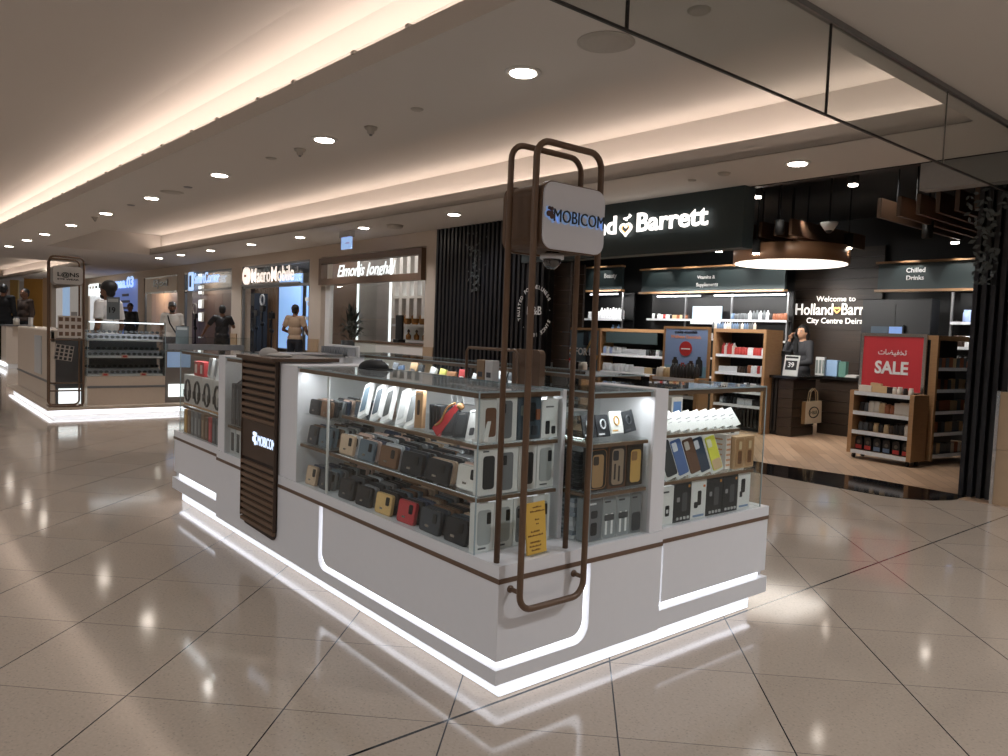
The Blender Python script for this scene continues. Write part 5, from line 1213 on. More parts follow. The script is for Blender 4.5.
p = ony(842, 314, YW-.02); text('Barrett', 'letters', HBW2, .25, (p.x, YW-.04, p.z-.01), FY, ww, width=.62, ext=.005, bold=.002, height=.19)
hx, hz = ony(838.2, 310, YW).x, ony(838.2, 310, YW).z
MB().tube([(hx+.05*(math.sin(t_)**3), YW-.04, hz+.05*(.8125*math.cos(t_)-.3125*math.cos(2*t_)-.125*math.cos(3*t_))) for t_ in [2*PI*k/20 for k in range(20)]], .014, 6, closed=True).build('heart_logo', GOLDL, ww, True)
p = ony(807, 323, YW-.02); text('City Centre Deira', 'letters', HBW2, .15, (p.x, YW-.04, p.z-.0), FY, ww, width=ony(864, 323, YW).x-p.x, ext=.003, bold=.001)
spot('welcome_spot', ((wx0+wx1)/2, YW-.7, 2.6), 30, 80, (1, .86, .7), (R(30), 0, 0), .6, .03)
spot('welcome_spot', ((wx0+wx1)/2+.3, YW-.5, 1.7), 8, 90, (1, .86, .7), (R(35), 0, 0), .8, .03)
# till counter
ct = thing('till_counter', 'black ribbed till counter with dark top in the store', 'counter', (-6, 9.9, 0))
cx0, cx1 = -6.62, -5.42; cy0, cy1 = 9.66, 10.28; ch = zat(789, 376, 9.66)
MB().box(cx0+.06, cx1-.22, cy0+.05, cy1, .0, ch-.04).build('body', HBBLACK, ct)
rb = MB()
for k in range(15): rb.box(cx0+.08+k*.06, cx0+.08+k*.06+.03, cy0+.02, cy0+.05, .06, ch-.05)
rb.build('ribs', mat('rib_dark', (40, 36, 34), .5), ct)
for k in range(6): MB().box(cx1-.22, cx1, cy0, cy1-.02, .004+k*(ch-.05)/6, .004+(k+1)*(ch-.05)/6-.006).build('plank', DWOOD, ct)
MB().box(cx0, cx1+.06, cy0-.04, cy1+.04, ch-.04, ch, bev=.004).build('worktop', mat('worktop_black', (30, 28, 27), .18), ct)
c2 = thing('till_counter', 'long dark plank back counter behind the tote bag', 'counter', (-4.9, 10.6, 0))
bx0, bx1 = -5.5, -3.95; ch2 = zat(840, 377, 10.5)
for k in range(5): MB().box(bx0, bx1, 10.52, 11.0, .004+k*(ch2-.04)/5, .004+(k+1)*(ch2-.04)/5-.006).build('plank', DWOOD, c2)
MB().box(bx0-.05, bx1+.02, 10.46, 11.06, ch2-.04, ch2).build('worktop', MATS['worktop_black'], c2)
# things on the counter
p = ony(789, 374, 9.8)
pt = thing('price_stand', 'white framed price stand with black panel on the till counter', 'price stand', (p.x, 9.78, ch))
xa, xb = ony(783, 360, 9.78).x, ony(798, 360, 9.78).x; zb_, zt_ = ch+.001, zat(790, 355, 9.78)
Mx = Matrix.Translation(((xa+xb)/2, 9.78, zb_)) @ Matrix.Rotation(R(-10), 4, 'X')
hh = zt_-zb_; wd = (xb-xa)
MB().box(-wd/2, wd/2, 0, .012, 0, hh, M=Mx, bev=.003).build('frame', colm((196, 196, 194)), pt)
MB().box(-wd*.38, wd*.38, -.002, 0, hh*.28, hh*.74, M=Mx).build('black_panel', BLACK, pt)
o = text('39', 'price_letters', LWH, .07, (0, 0, 0), (0, 0, 0), None, width=wd*.4, ext=.001, bold=.001); o.data.transform(Mx @ Matrix.Translation((-wd*.2, -.004, hh*.42)) @ Matrix.Rotation(R(90), 4, 'X')); o.data.transform(Matrix.Translation(-org(pt))); o.parent = pt
MB().box(-wd*.42, wd*.42, -.002, 0, hh*.85, hh*.95, M=Mx).build('title_band', BLACK, pt)
tl = thing('till_screen', 'black till screen on angled arm beside the woman', 'till', (ony(775, 365, 9.95).x, 9.95, ch))
p = ony(776, 360, 9.95)
MB().box(p.x-.2, p.x+.24, 9.9, 9.94, p.z+.06, p.z+.14, M=None, bev=.01).build('screen', BLACK, tl)
MB().prism([(p.x-.09, ch+.001), (p.x+.16, ch+.001), (p.x+.12, p.z+.06), (p.x-.05, p.z+.06)], 'y', 9.92, 10.02).build('stand', mat('till_grey', (50, 54, 60), .4), tl)
pr2 = thing('card_box', 'pale blue and green picture boxes on the back counter', 'box', (ony(836, 370, 10.6).x, 10.6, ch2))
a, b, c_ = ony(825, 370, 10.6).x, ony(837, 370, 10.6).x, ony(845, 370, 10.6).x
MB().box(a, b, 10.6, 10.7, ch2+.001, zat(830, 360, 10.6), bev=.004).build('blue_box', colm((150, 180, 214)), pr2); MB().box(b+.005, c_, 10.62, 10.7, ch2+.001, zat(830, 361, 10.6), bev=.004).build('green_box', colm((92, 134, 122)), pr2)
wr = thing('leaflet_holder', 'white leaflet holder standing left of the blue boxes', 'leaflet holder', (ony(820, 370, 10.55).x, 10.56, ch2))
a, b = ony(815, 370, 10.56).x, ony(824, 370, 10.56).x
MB().box(a, b, 10.56, 10.62, ch2+.001, zat(820, 357, 10.56), bev=.003).build('holder', colm((206, 206, 204)), wr)
for k in range(3): MB().box(a+.01+k*.05, a+.04+k*.05, 10.553, 10.56, ch2+.03, zat(820, 360, 10.56)).build('leaflet', colm((120, 130, 128)), wr)
pp = thing('paper_pile', 'white paper pile at right end of the back counter', 'paper', (ony(850, 374, 10.56).x, 10.56, ch2))
a, b = ony(845, 374, 10.56).x, ony(856, 374, 10.56).x
for k in range(3): MB().box(a+.01*k, b+.01*k, 10.55, 10.75, ch2+.001+k*.012, ch2+.011+k*.012).build('sheet', colm((214, 212, 208)), pp)
# tote bag hanging on the right face of the till counter
XB = cx1+.012
ya, yb = onx(802, 410, XB).y, onx(818.5, 410, XB).y; z0, z1 = onx(810, 423, XB).z, onx(810, 401, XB).z
tb = thing('tote_bag', 'cream tote bag with dark round print hanging on the till counter', 'bag', (XB, (ya+yb)/2, z0))
MB().prism([(ya, z0), (yb, z0), (yb-.015, z1), (ya+.015, z1)], 'x', XB, XB+.05).build('bag_body', colm((206, 190, 164), .8), tb)
MB().box(XB, XB+.052, ya-.012, ya, z0, z1).build('side_gusset', colm((150, 118, 80), .8), tb)
w_ = yb-ya
for d in (.01, .04): MB().tube([(XB+d, ya+w_*.25, z1), (XB+d, ya+w_*.3, z1+.13), (XB+d, (ya+yb)/2, z1+.18), (XB+d, yb-w_*.3, z1+.13), (XB+d, yb-w_*.25, z1)], .008, 6).build('handle', colm((180, 160, 130)), tb)
ym = (ya+yb)/2; zm = (z0+z1)/2
MB().tube([(XB+.053, ym+w_*.28*math.cos(2*PI*k/16), zm+.075*math.sin(2*PI*k/16)) for k in range(16)], .008, 6, closed=True).build('ring_print', BLACK, tb)
text('H&B', 'print_letters', BLACK, .06, (XB+.053, ym-w_*.2, zm-.025), FX, tb, width=w_*.4, ext=.001, height=.05)
# mid gondolas
YG = 9.5
def gond(pxl, pxr, label, rows, whr, frame=True):
    zs = [zat((pxl+pxr)/2, y, YG) for y in (355, 373, 391, 405)]
    t, xl, xr = shelfunit('shelf_gondola', label, pxl, pxr, YG, zs, (), .4, True, zat(700, 330, YG))
    zt_ = zat((pxl+pxr)/2, 329, YG)
    MB().box(xl, xr, YG-.01, YG+.42, zt_-.05, zt_).build('wooden_top', OAK, t)
    MB().box(xl-.04, xl, YG-.01, YG+.42, 0, zt_).build('wooden_side', OAK, t); MB().box(xr, xr+.04, YG-.01, YG+.42, 0, zt_).build('wooden_side', OAK, t)
    for k, (kinds, cols, n, s) in enumerate(rows): stockrow(xl+.04, YG+.12, xr-.04, YG+.12, zs[k], kinds, cols, n, ['top', 'middle', 'lower', 'bottom'][k]+' shelf of '+whr, s)
    return t, xl, xr, zt_
t, gx0, gx1, gz = gond(598, 668, 'middle shelving with white bottles left of the poster', [(['tub', 'carton', 'jar'], [[PBL, WHT], [WHT], [DRK, GRY, WHT]], 20, 1.2), (['tub', 'carton'], [[WHT], [WHT], [TAN, DRK]], 17, 1.3), (['tub', 'jar'], [[WHT, PBL], [DRK]], 14, 1.1)], 'left middle shelving')
MB().box(gx0+.2, gx1-.2, YG-.02, YG-.008, gz-.24, gz-.06).build('dark_header', DKGREEN, t)
t, hx0, hx1, hz_ = gond(716, 764, 'middle shelving with red lidded goods right of the poster', [(['bottle', 'tub', 'tub'], [[CRM, REDc], [WHT, REDc]], 16, 1.1), (['carton', 'jar', 'tub'], [[WHT], [DRK, AMB], [WHT, RST, REDc]], 14, 1.1), (['jar', 'tub'], [[DRK, WHT, AMB]], 14, 1.2), (['jar', 'carton'], [[DRK, WHT, GRY]], 12, 1.1)], 'right middle shelving')
stockrow(ony(708, 330, YG).x, YG+.1, ony(752, 330, YG).x, YG+.1, hz_, ['bottle'], [[GRY, WHT, CRM, BLU]], 18, 'top of right middle shelving', .62)
# promo gondolas (three of a kind): built round their own front left corner
def promo(loc, rz, lab, signlab, tall, red, W=.76, Hs=1.43, Hf=.78):
    t = thing('promo_gondola', lab, 'shelving', loc); t.rotation_euler = (0, 0, rz); ORG[t.name] = Vector((0, 0, 0))
    for x in (0, W-.05):
        MB().box(x, x+.05, 0, .27, .06, Hf).build('wooden_side', OAK, t)
    MB().box(.05, W-.05, .255, .27, .06, Hf).build('back_panel', HBBLACK, t)
    for i, z in enumerate((.10, .325, .545, .77)):
        s = MB().box(.05, W-.05, .012, .254, z-.02, z).build('shelf', OAK, t); MB().box(.05, W-.05, 0, .012, z-.04, z+.003).build('price_rail', RAILW, s)
    for x in (.06, W-.06):
        for y in (.05, .22): MB().prism([(y+.028*math.cos(2*PI*k/12), .029+.028*math.sin(2*PI*k/12)) for k in range(12)], 'x', x-.01, x+.01).build('castor', BLACK, t)
    if tall:
        MB().box(W-.05, W+.03, .32, .36, .06, Hs).build('wooden_post', OAK, t); MB().box(W-.05, W+.03, 1.38, 1.42, .06, Hs).build('wooden_post', OAK, t); MB().box(.12, W-.05, .325, .355, .06, Hs-.05).build('end_panel', HBBLACK, t)
        MB().box(.12, W+.02, .36, 1.38, Hs-.05, Hs).build('wooden_top', OAK, t); MB().box(.40, .42, .36, 1.38, .06, Hs-.05).build('back_panel', HBBLACK, t)
        for z in (.12, .36, .60, .84, 1.08):
            s = MB().box(.42, W-.002, .36, 1.38, z-.02, z).build('shelf', BLACK, t); MB().box(W-.002, W+.010, .36, 1.38, z-.035, z+.003).build('price_rail', RAILW, s)
    return t
def promo_sign(M0, lab, red, cat='sign', z0=.76, z1=1.44, x0=-.09, x1=.69, y=.275):
    t = thing('poster_frame', lab, cat, M0 @ Vector((0, 0, 0)))
    o = org(t)
    def P(mb, nm, m): return mb.build(nm, m, t)
    fm = CHROME if red else OAK
    P(MB().box(x0, x1, y, y+.03, z1-.035, z1, M=M0), 'frame_member', fm); P(MB().box(x0, x1, y, y+.03, z0, z0+.035, M=M0), 'frame_member', fm)
    P(MB().box(x0, x0+.035, y, y+.03, z0+.035, z1-.035, M=M0), 'frame_member', fm); P(MB().box(x1-.035, x1, y, y+.03, z0+.035, z1-.035, M=M0), 'frame_member', fm)
    return t
def mt(M0, body, x, y, z, w, m, t, nm='poster_letters', bold=.002, h=None):
    o_ = text(body, nm, m, .1, (0, 0, 0), (0, 0, 0), None, width=w, ext=.0012, bold=bold, height=h)
    o_.data.transform(M0 @ Matrix.Translation((x, y, z)) @ Matrix.Rotation(R(90), 4, 'X')); o_.data.transform(Matrix.Translation(-org(t))); o_.parent = t
# SALE gondola
gl = onz(846, 457, 0); rzS = R(-9)
loc = (gl.x, gl.y, .0035)
promo(loc, rzS, 'wooden wheeled gondola under the red SALE board', '', True, True)
MS = Matrix.Translation(loc) @ Matrix.Rotation(rzS, 4, 'Z')
ps = promo_sign(MS, 'red SALE board in silver frame standing on the wooden gondola', True)
MB().box(-.055, .655, .282, .30, .795, 1.405, M=MS).build('red_board', mat('sale_red', (186, 50, 58), .45, noise=.02), ps)
mt(MS, 'SALE', .10, .279, .985, .40, LWH, ps, bold=.003, h=.15)
mt(MS, '\ufe95\ufe8e\ufec0\ufef4\ufed4\ufea8\ufe97', .13, .279, 1.20, .34, LWH, ps, bold=.001)
def grow(M0, x0, x1, y, z, kinds, cols, n, where, s=1, along='x', rzz=0):
    a = M0 @ Vector((x0, y, z)) if along == 'x' else M0 @ Vector((y, x0, z)); b = M0 @ Vector((x1, y, z)) if along == 'x' else M0 @ Vector((y, x1, z))
    stockrow(a.x, a.y, b.x, b.y, z+.0035, kinds, cols, n, where, s, rzz)
grow(MS, .07, .69, .10, .77, ['carton', 'box', 'carton', 'jar', 'jar'], [[TAN, CRM], [WHT, TAN], [DRK, CRM], [DRK, CRM]], 10, 'gondola top below SALE board', .95, rzz=rzS)
grow(MS, .07, .69, .10, .545, ['jar', 'tub', 'jar', 'box'], [[GRY, DRK], [TAN, CRM], [DRK, RST], [CRM]], 10, 'upper shelf below SALE board', 1.2, rzz=rzS)
grow(MS, .07, .69, .10, .325, ['jar', 'jar', 'tub'], [[DRK, GRY], [DRK, AMB, TAN], [DRK, CRM]], 10, 'middle shelf below SALE board', 1.25, rzz=rzS)
# bottom row pouches with coloured labels
for i, c in enumerate((REDc, REDc, BLU, BLU, REDc, REDc)):
    q = MS @ Vector((.10+i*.112, .09, .1005)); t = thing('drink_pouch', 'black pouch with %s label, %s on bottom shelf below SALE board' % ('red' if c == REDc else 'blue', ORDS[i]), 'pouch', q, 0, 'pouches below SALE board')
    Mx = Matrix.Translation(q) @ Matrix.Rotation(rzS, 4, 'Z')
    MB().prism([(-.045, 0), (.045, 0), (.042, .12), (.03, .15), (-.03, .15), (-.042, .12)], 'y', -.02, .02, M=Mx).build('pouch_body', BLACK, t)
    MB().box(-.038, .038, -.022, -.02, .012, .055, M=Mx).build('label', colm(c), t)
    MB().prism([(.022*math.cos(2*PI*k/10), .09+.022*math.sin(2*PI*k/10)) for k in range(10)], 'y', -.0215, -.02, M=Mx).build('emblem', colm((90, 84, 76)), t)
for k, z in enumerate((.12, .36, .60, .84, 1.08)):
    grow(MS, .40, 1.34, .70, z, ['box', 'box', 'carton'], [[AMB, GRY, RST], [RST, TAN, GRY], [TAN, RST, AMB]] if k > 0 else [[TAN, GRY], [CRM, TAN, RST]], 13, '%s side shelf of SALE gondola' % ['bottom', 'second', 'third', 'fourth', 'top'][k], 1.0, 'y', rzS+R(90))
# poster gondola
ga = ond(669, 340, 10.1); loc2 = (ga.x-.30, ga.y, .0035); rz2 = R(3)
promo(loc2, rz2, 'wooden wheeled gondola under the pale blue poster', '', False, False)
M2 = Matrix.Translation(loc2) @ Matrix.Rotation(rz2, 4, 'Z')
ps = promo_sign(M2, 'pale blue supplement poster in wooden frame with red badge', False, z0=.62, z1=1.46, x0=0, x1=.74)
MB().box(.035, .705, .28, .30, .655, 1.425, M=M2).build('poster', mat('poster_blue', (128, 150, 190), .5, noise=.04), ps)
MB().box(.035, .705, .278, .28, .655, .93, M=M2).build('poster_lower', colm((112, 150, 170)), ps)
MB().prism([(.37+.10*math.cos(2*PI*k/20), 1.16+.10*math.sin(2*PI*k/20)) for k in range(20)], 'y', .274, .28, M=M2).build('red_badge', colm((178, 44, 44)), ps)
MB().box(.30, .44, .272, .274, 1.15, 1.165, M=M2).build('badge_text', LWH, ps)
for i, (x, w, h, c) in enumerate(((.16, .10, .24, (34, 34, 36)), (.28, .11, .17, (150, 50, 44)), (.41, .11, .20, (60, 40, 36)), (.54, .10, .26, (44, 46, 50)))):
    MB().prism([(x, .80), (x+w, .80), (x+w, .80+h*.8), (x+w*.75, .80+h*.88), (x+w*.75, .80+h), (x+w*.25, .80+h), (x+w*.25, .80+h*.88), (x, .80+h*.8)], 'y', .274, .278, M=M2).build('bottle_picture', colm(c), ps)
mt(M2, 'Wellness Essentials', .12, .278, 1.30, .48, colm((226, 150, 110)), ps)
mt(M2, 'quality essentials', .18, .278, 1.37, .36, BLACK, ps)
grow(M2, .06, .70, .10, .77, ['tub', 'bottle', 'bottle'], [[CRM, TAN], [DRK], [DRK]], 12, 'gondola top below blue poster', 1.25)
grow(M2, .07, .69, .10, .545, ['jar'], [[DRK, GRY, TAN]], 10, 'shelf below blue poster', 1.2)
# GO FOR IT gondola
ga = ond(556, 340, 11.3); loc3 = (ga.x-.20, ga.y, .0035)
promo(loc3, 0, 'wooden wheeled gondola under the teal GO FOR IT poster', '', False, False)
M3 = Matrix.Translation(loc3)
ps = promo_sign(M3, 'teal GO FOR IT poster in wooden frame at left of store', False, z0=.62, z1=1.40, x0=0, x1=.84)
MB().box(.035, .805, .28, .30, .655, 1.365, M=M3).build('poster', colm((92, 112, 122)), ps)
for k, (x, z) in enumerate(((.10, .9), (.5, 1.0), (.62, .75))): MB().prism([(x, z), (x+.16, z+.26), (x+.19, z+.24), (x+.03, z-.02)], 'y', .277, .28, M=M3).build('gold_streak', colm((176, 146, 96)), ps)
for k, (x, z, h) in enumerate(((.12, 1.12, .2), (.5, 1.14, .2), (.56, .82, .22))): MB().prism(rrect(x, x+.10, z, z+h, .02), 'y', .274, .277, M=M3).build('bottle_picture', colm((34, 38, 44)), ps)
MB().prism([(.20+.075*math.cos(2*PI*k/16), .86+.085*math.sin(2*PI*k/16)) for k in range(16)], 'y', .272, .277, M=M3).build('red_badge', colm((178, 44, 44)), ps)
mt(M3, 'GO FOR IT', .10, .270, 1.0, .64, LWH, ps, bold=.003, h=.11)
grow(M3, .06, .74, .10, .77, ['carton', 'tub', 'tub'], [[GRY, WHT], [WHT, REDc], [DRK, CRM, REDc]], 11, 'gondola top below GO FOR IT poster', 1.3)
# drum pendant
dl = thing('drum_pendant', 'large round brown drum lamp with glowing white underside', 'pendant light', (-5.64, 9.77, 2.385))
MB().lathe([(.74, .0), (.76, .0), (.76, .22), (.74, .22)], (-5.64, 9.77, 2.385), 40).build('shade', mat('drum_brown', (116, 84, 60), .5, emis=(120, 80, 55), estr=.04), dl, True)
MB().lathe([(.735, -.012), (.735, -.002)], (-5.64, 9.77, 2.385), 40).build('diffuser', mat('drum_glow', (255, 250, 240), .5, noise=0, emis=(255, 246, 232), estr=1.6), dl)
MB().tube([(-5.64, 9.77, 2.6), (-5.64, 9.77, 3.34)], .02).build('rod', BLACK, dl)
area('drum_lamp', (-5.64, 9.77, 2.36), 1.2, 1.2, 9, (1, .95, .88))
# wooden ceiling baffles
bz = zat(930, 213, 8.0)
for k in range(7):
    x = ony(879+19.4*k, 213, 8.0).x
    t = thing('ceiling_baffle', 'wooden ceiling plank, %s from left in the right hand group' % ORDS[k], 'ceiling plank', (x, 9, bz), 0, 'wooden ceiling planks at right')
    MB().box(x-.02, x+.02, 8.0, 10.2-.12*k, bz, bz+.20).build('plank', mat('baffle_wood', (84, 62, 46), .5), t); MB().box(x-.005, x+.005, 8.4, 8.42, bz+.20, 3.349).build('hanger', BLACK, t)
bz = zat(770, 240, 9.0)
for k in range(7):
    x = ony(700+15*k, 236, 9.0).x
    t = thing('ceiling_baffle', 'wooden ceiling plank, %s from left in the left hand group' % ORDS[k], 'ceiling plank', (x, 9.5, bz), 0, 'wooden ceiling planks at left')
    MB().box(x-.02, x+.02, 9.0, 11.0, bz+.05, bz+.25).build('plank', MATS['baffle_wood'], t); MB().box(x-.005, x+.005, 9.4, 9.42, bz+.25, 3.349).build('hanger', BLACK, t)
# spot fixtures
def fixture(px, py, Y, label, lit=True):
    p = ony(px, py, Y); t = thing('track_spotlight', label, 'spotlight', (p.x, Y, p.z))
    MB().tube([(p.x, Y, p.z+.02), (p.x, Y, p.z+.2)], .055, 12).build('body', BLACKM, t, True)
    MB().tube([(p.x, Y, p.z+.2), (p.x, Y, 3.349)], .01, 6).build('stem', BLACKM, t)
    if lit: MB().lathe([(.045, 0), (.045, .018)], (p.x, Y, p.z), 14).build('lens', LAMP, t); spot('spot_lamp', (p.x, Y, p.z-.02), 22, 85, (1, .93, .84))
fixture(719, 252, 9.4, 'black spotlight between green fascia and drum lamp')
fixture(756, 254.5, 9.0, 'black spotlight in front of the left end of drum lamp')
fixture(848, 249, 9.9, 'bright spotlight at the right end of drum lamp')
fixture(955, 243.5, 10.3, 'black spotlight above the Chilled Drinks header')
fixture(757, 198, 7.6, 'small ceiling spotlight just right of the green fascia')
fixture(853, 186, 7.8, 'small ceiling spotlight above the left wooden planks')
fixture(927, 240, 8.8, 'large unlit black spotlight hanging below wooden planks', False)
fixture(779, 236, 8.8, 'unlit black spotlight hanging above the drum lamp', False)
fixture(636, 254, 9.2, 'small spotlight under the green fascia by the glowing letters')
p = ony(829, 228, 9.0); t = thing('dome_camera', 'white dome camera hanging from the dark store ceiling', 'camera', (p.x, 9.0, p.z))
MB().lathe([(.05, -.03), (.09, .03), (.10, .05), (.10, .07)], (p.x, 9.0, p.z), 18).build('housing', mat('dome_white', (205, 205, 208), .4), t, True); MB().tube([(p.x, 9, p.z+.07), (p.x, 9, 3.349)], .012, 6).build('rod', BLACKM, t)
MB().ball((p.x, 9.0, p.z-.02), .045, 12).build('lens', BLACK, t, True)
spot('store_lamp', (-8.5, 9.0, 3.2), 90, 120, (1, .93, .84)); spot('store_lamp', (-3.6, 8.2, 3.2), 55, 110, (1, .93, .84)); spot('store_lamp', (-8.0, 10.8, 3.2), 30, 110, (1, .95, .9), (R(15), 0, 0))
spot('store_lamp', (-5.0, 8.3, 3.2), 50, 110, (1, .93, .84), (R(10), 0, 0)); spot('store_lamp', (-3.3, 10.7, 3.2), 16, 100, (1, .93, .84), (R(15), 0, 0))

# added area fills brightening the stock under headers, over shelving and posters
def shelf_fill(pxl, pxr, Y, z, power, tilt=25):
    a, b = ony(pxl, 340, Y).x, ony(pxr, 340, Y).x
    area('shelf_lighting', ((a+b)/2, Y, z), abs(b-a), .05, power, (1, .98, .95), (R(tilt), 0, 0))
shelf_fill(645, 789, YV-.25, zat(700, 292, YV), 38); shelf_fill(583, 621, YV-.25, zat(600, 292, YV), 14); shelf_fill(948, 985, YV-.45, zat(960, 292, YV), 8)
shelf_fill(598, 668, YG-.35, 2.3, 32, 30); shelf_fill(716, 764, YG-.35, 2.3, 24, 30); shelf_fill(669, 715, 8.2, 2.2, 14, 35); shelf_fill(557, 597, 8.0, 2.2, 14, 35)
for x_, y_ in ((-4.0, 7.9), (-2.75, 9.2)): spot('gondola_fill', (x_, y_, 3.1), 42, 60, (1, .96, .9), (R(12), R(-8 if x_ < -3 else 14), 0))  # added spots brightening the gondola stock, no fitting modelled
spot('till_fill', (-5.2, 9.2, 2.9), 40, 50, (1, .96, .92), (R(42), 0, R(20)))  # added spot aimed at the woman to brighten her skin
# ================================================================== PEOPLE
def fuse(mb, name, m, parent, voxel=.012, off=None, smooth=2):
    me = bpy.data.meshes.new('tmp'); mb.b.to_mesh(me); mb.b.free()
    o = bpy.data.objects.new('tmp', me); C.objects.link(o)
    r = o.modifiers.new('r', 'REMESH'); r.mode = 'VOXEL'; r.voxel_size = voxel
    if smooth: s_ = o.modifiers.new('s', 'SMOOTH'); s_.iterations = smooth; s_.factor = .5
    dg = bpy.context.evaluated_depsgraph_get()
    nm = bpy.data.meshes.new_from_object(o.evaluated_get(dg)); nm.name = name
    bpy.data.objects.remove(o, do_unlink=True)
    nm.materials.clear(); nm.materials.append(m)
    for p in nm.polygons: p.use_smooth = True
    ob = bpy.data.objects.new(name, nm); C.objects.link(ob); ob.parent = parent
    return ob
def hand(mb, w, d, side, curl=.5, up=None):
    """palm, four bent fingers of different lengths and a thumb; w wrist, d direction of the hand, side thumb direction"""
    d = d.normalized(); side = (side-d*side.dot(d)).normalized(); n = d.cross(side).normalized()
    for k in range(4):
        f = (k-1.5)*.019
        mb.tube([w+side*f*.6, w+d*.08+side*-f], [.014, .0125], 8); mb.ball(w+d*.08+side*-f, .0125, 8)
    mb.ball(w+d*.045, .028, 10)
    for k, l in enumerate((.068, .078, .074, .056)):
        b = w+d*.08+side*(.0285-.019*k); a1 = curl*.7; a2 = curl*1.6
        j = b+(d*math.cos(a1)+n*math.sin(a1))*l*.5; e = j+(d*math.cos(a2)+n*math.sin(a2))*l*.5
        mb.tube([b, j], [.0095, .009], 8); mb.ball(j, .009, 8); mb.tube([j, e], [.009, .0075], 8); mb.ball(e, .0075, 8)
    b = w+d*.025+side*.026; j = b+(d*.6+side*.8).normalized()*.038; e = j+(d*.9+side*.25+n*.25).normalized()*.032
    mb.tube([b, j], [.012, .0105], 8); mb.ball(j, .0105, 8); mb.tube([j, e], [.0105, .008], 8); mb.ball(e, .008, 8)
def person(loc, face, label, h=1.72, skin=SKIN, top=(200, 198, 196), legs=(40, 42, 50), sleeves='short', hair='short', arms=None, head_turn=0, female=False, cap=None, beard=False, headtilt=0, extras=None):
    """stands at loc, faces heading `face` (radians, 0 = +Y)."""
    t = thing('person', label, 'person', loc); t.rotation_euler = (0, 0, face); ORG[t.name] = Vector((0, 0, 0))
    k = h/1.72; V = lambda x, y, z: Vector((x*k, y*k, z*k))
    sw_ = .148 if female else .168
    arms = arms or {}
    def arm(s):
        a = arms.get('R' if s > 0 else 'L')
        sh = V(s*sw_, -.01, 1.415)
        if a: return sh, V(*a[0]), V(*a[1]), Vector(a[2])
        return sh, V(s*(sw_+.05), -.03, 1.13), V(s*(sw_+.05), .06, .885), Vector((0, .15, -1))
    b = MB()
    # head
    T = Matrix.Translation(V(0, .01, 1.60)) @ Matrix.Rotation(head_turn, 4, 'Z') @ Matrix.Rotation(headtilt, 4, 'X')
    def Hh(x, y, z): return T @ (V(x, y, z))
    bmesh.ops.create_uvsphere(b.b, u_segments=20, v_segments=14, radius=1, matrix=T @ Matrix.Diagonal((.076*k, .096*k, .112*k, 1)))
    b.ball(Hh(0, .030, -.055), (.054*k, .060*k, .058*k), 14)
    b.ball(Hh(0, .070, -.085), (.026*k, .022*k, .022*k), 10)          # chin
    b.tube([Hh(0, .092, .012), Hh(0, .110, -.028)], [.009*k, .016*k], 8); b.ball(Hh(0, .108, -.030), .015*k, 8)    # nose
    b.ball(Hh(-.022, .092, -.060), (.016*k, .008*k, .006*k), 8); b.ball(Hh(.022, .092, -.060), (.016*k, .008*k, .006*k), 8); b.ball(Hh(0, .094, -.064), (.026*k, .010*k, .008*k), 8)
    b.ball(Hh(.036, .078, .034), (.022*k, .012*k, .008*k), 8); b.ball(Hh(-.036, .078, .034), (.022*k, .012*k, .008*k), 8)
    for s in (-1, 1): b.ball(Hh(s*.078, -.005, -.008), (.012*k, .022*k, .032*k), 10)
    b.tube([V(0, -.01, 1.40), Hh(0, -.01, -.06)], [.062*k, .052*k], 12)
    # trunk
    b.ball(V(0, 0, 1.30), (sw_*.92*k, .115*k, .17*k), 16); b.ball(V(0, 0, 1.13), (.15*k, .105*k, .16*k), 16); b.ball(V(0, 0, .95), (.165*k, .115*k, .13*k), 16)
    for s in (-1, 1):
        sh, el, wr_, hd = arm(s)
        b.cap(V(s*.05, -.01, 1.41), sh, .06*k, .055*k); b.cap(sh, el, .050*k, .038*k); b.cap(el, wr_, .038*k, .025*k)
        hand(b, wr_, hd, Vector((-s*.3, 1, .2)), .6)
        b.cap(V(s*.09, 0, .90), V(s*.095, .01, .49), .088*k, .055*k); b.cap(V(s*.095, .01, .49), V(s*.10, -.01, .09), .055*k, .038*k)
        b.cap(V(s*.10, -.02, .045), V(s*.11, .13, .03), .04*k, .03*k)
    fuse(b, 'body', skin, t, .011)
    # face details
    ey = MB()
    for s in (-1, 1): ey.ball(Hh(s*.031, .083, .012), (.015*k, .010*k, .008*k), 10)
    ey.build('eyes', mat('eye_white', (190, 184, 178), .4), t, True)
    ey = MB()
    for s in (-1, 1): ey.ball(Hh(s*.031, .0905, .012), (.0065*k, .005*k, .0065*k), 8); ey.box(-.018*k, .018*k, -.003, .003, -.003, .003, M=T @ Matrix.Translation(V(s*.032, .092, .032)))
    ey.build('pupils_and_brows', HAIR, t)
    MB().ball(Hh(0, .1035, -.062), (.020*k, .004*k, .0055*k), 8).build('lips', mat('lip', (130, 70, 62), .5), t, True)
    if beard:
        m_ = MB(); m_.ball(Hh(0, .045, -.075), (.058*k, .062*k, .045*k), 12); m_.build('beard', HAIR, t, True)
    # hair
    m_ = MB()
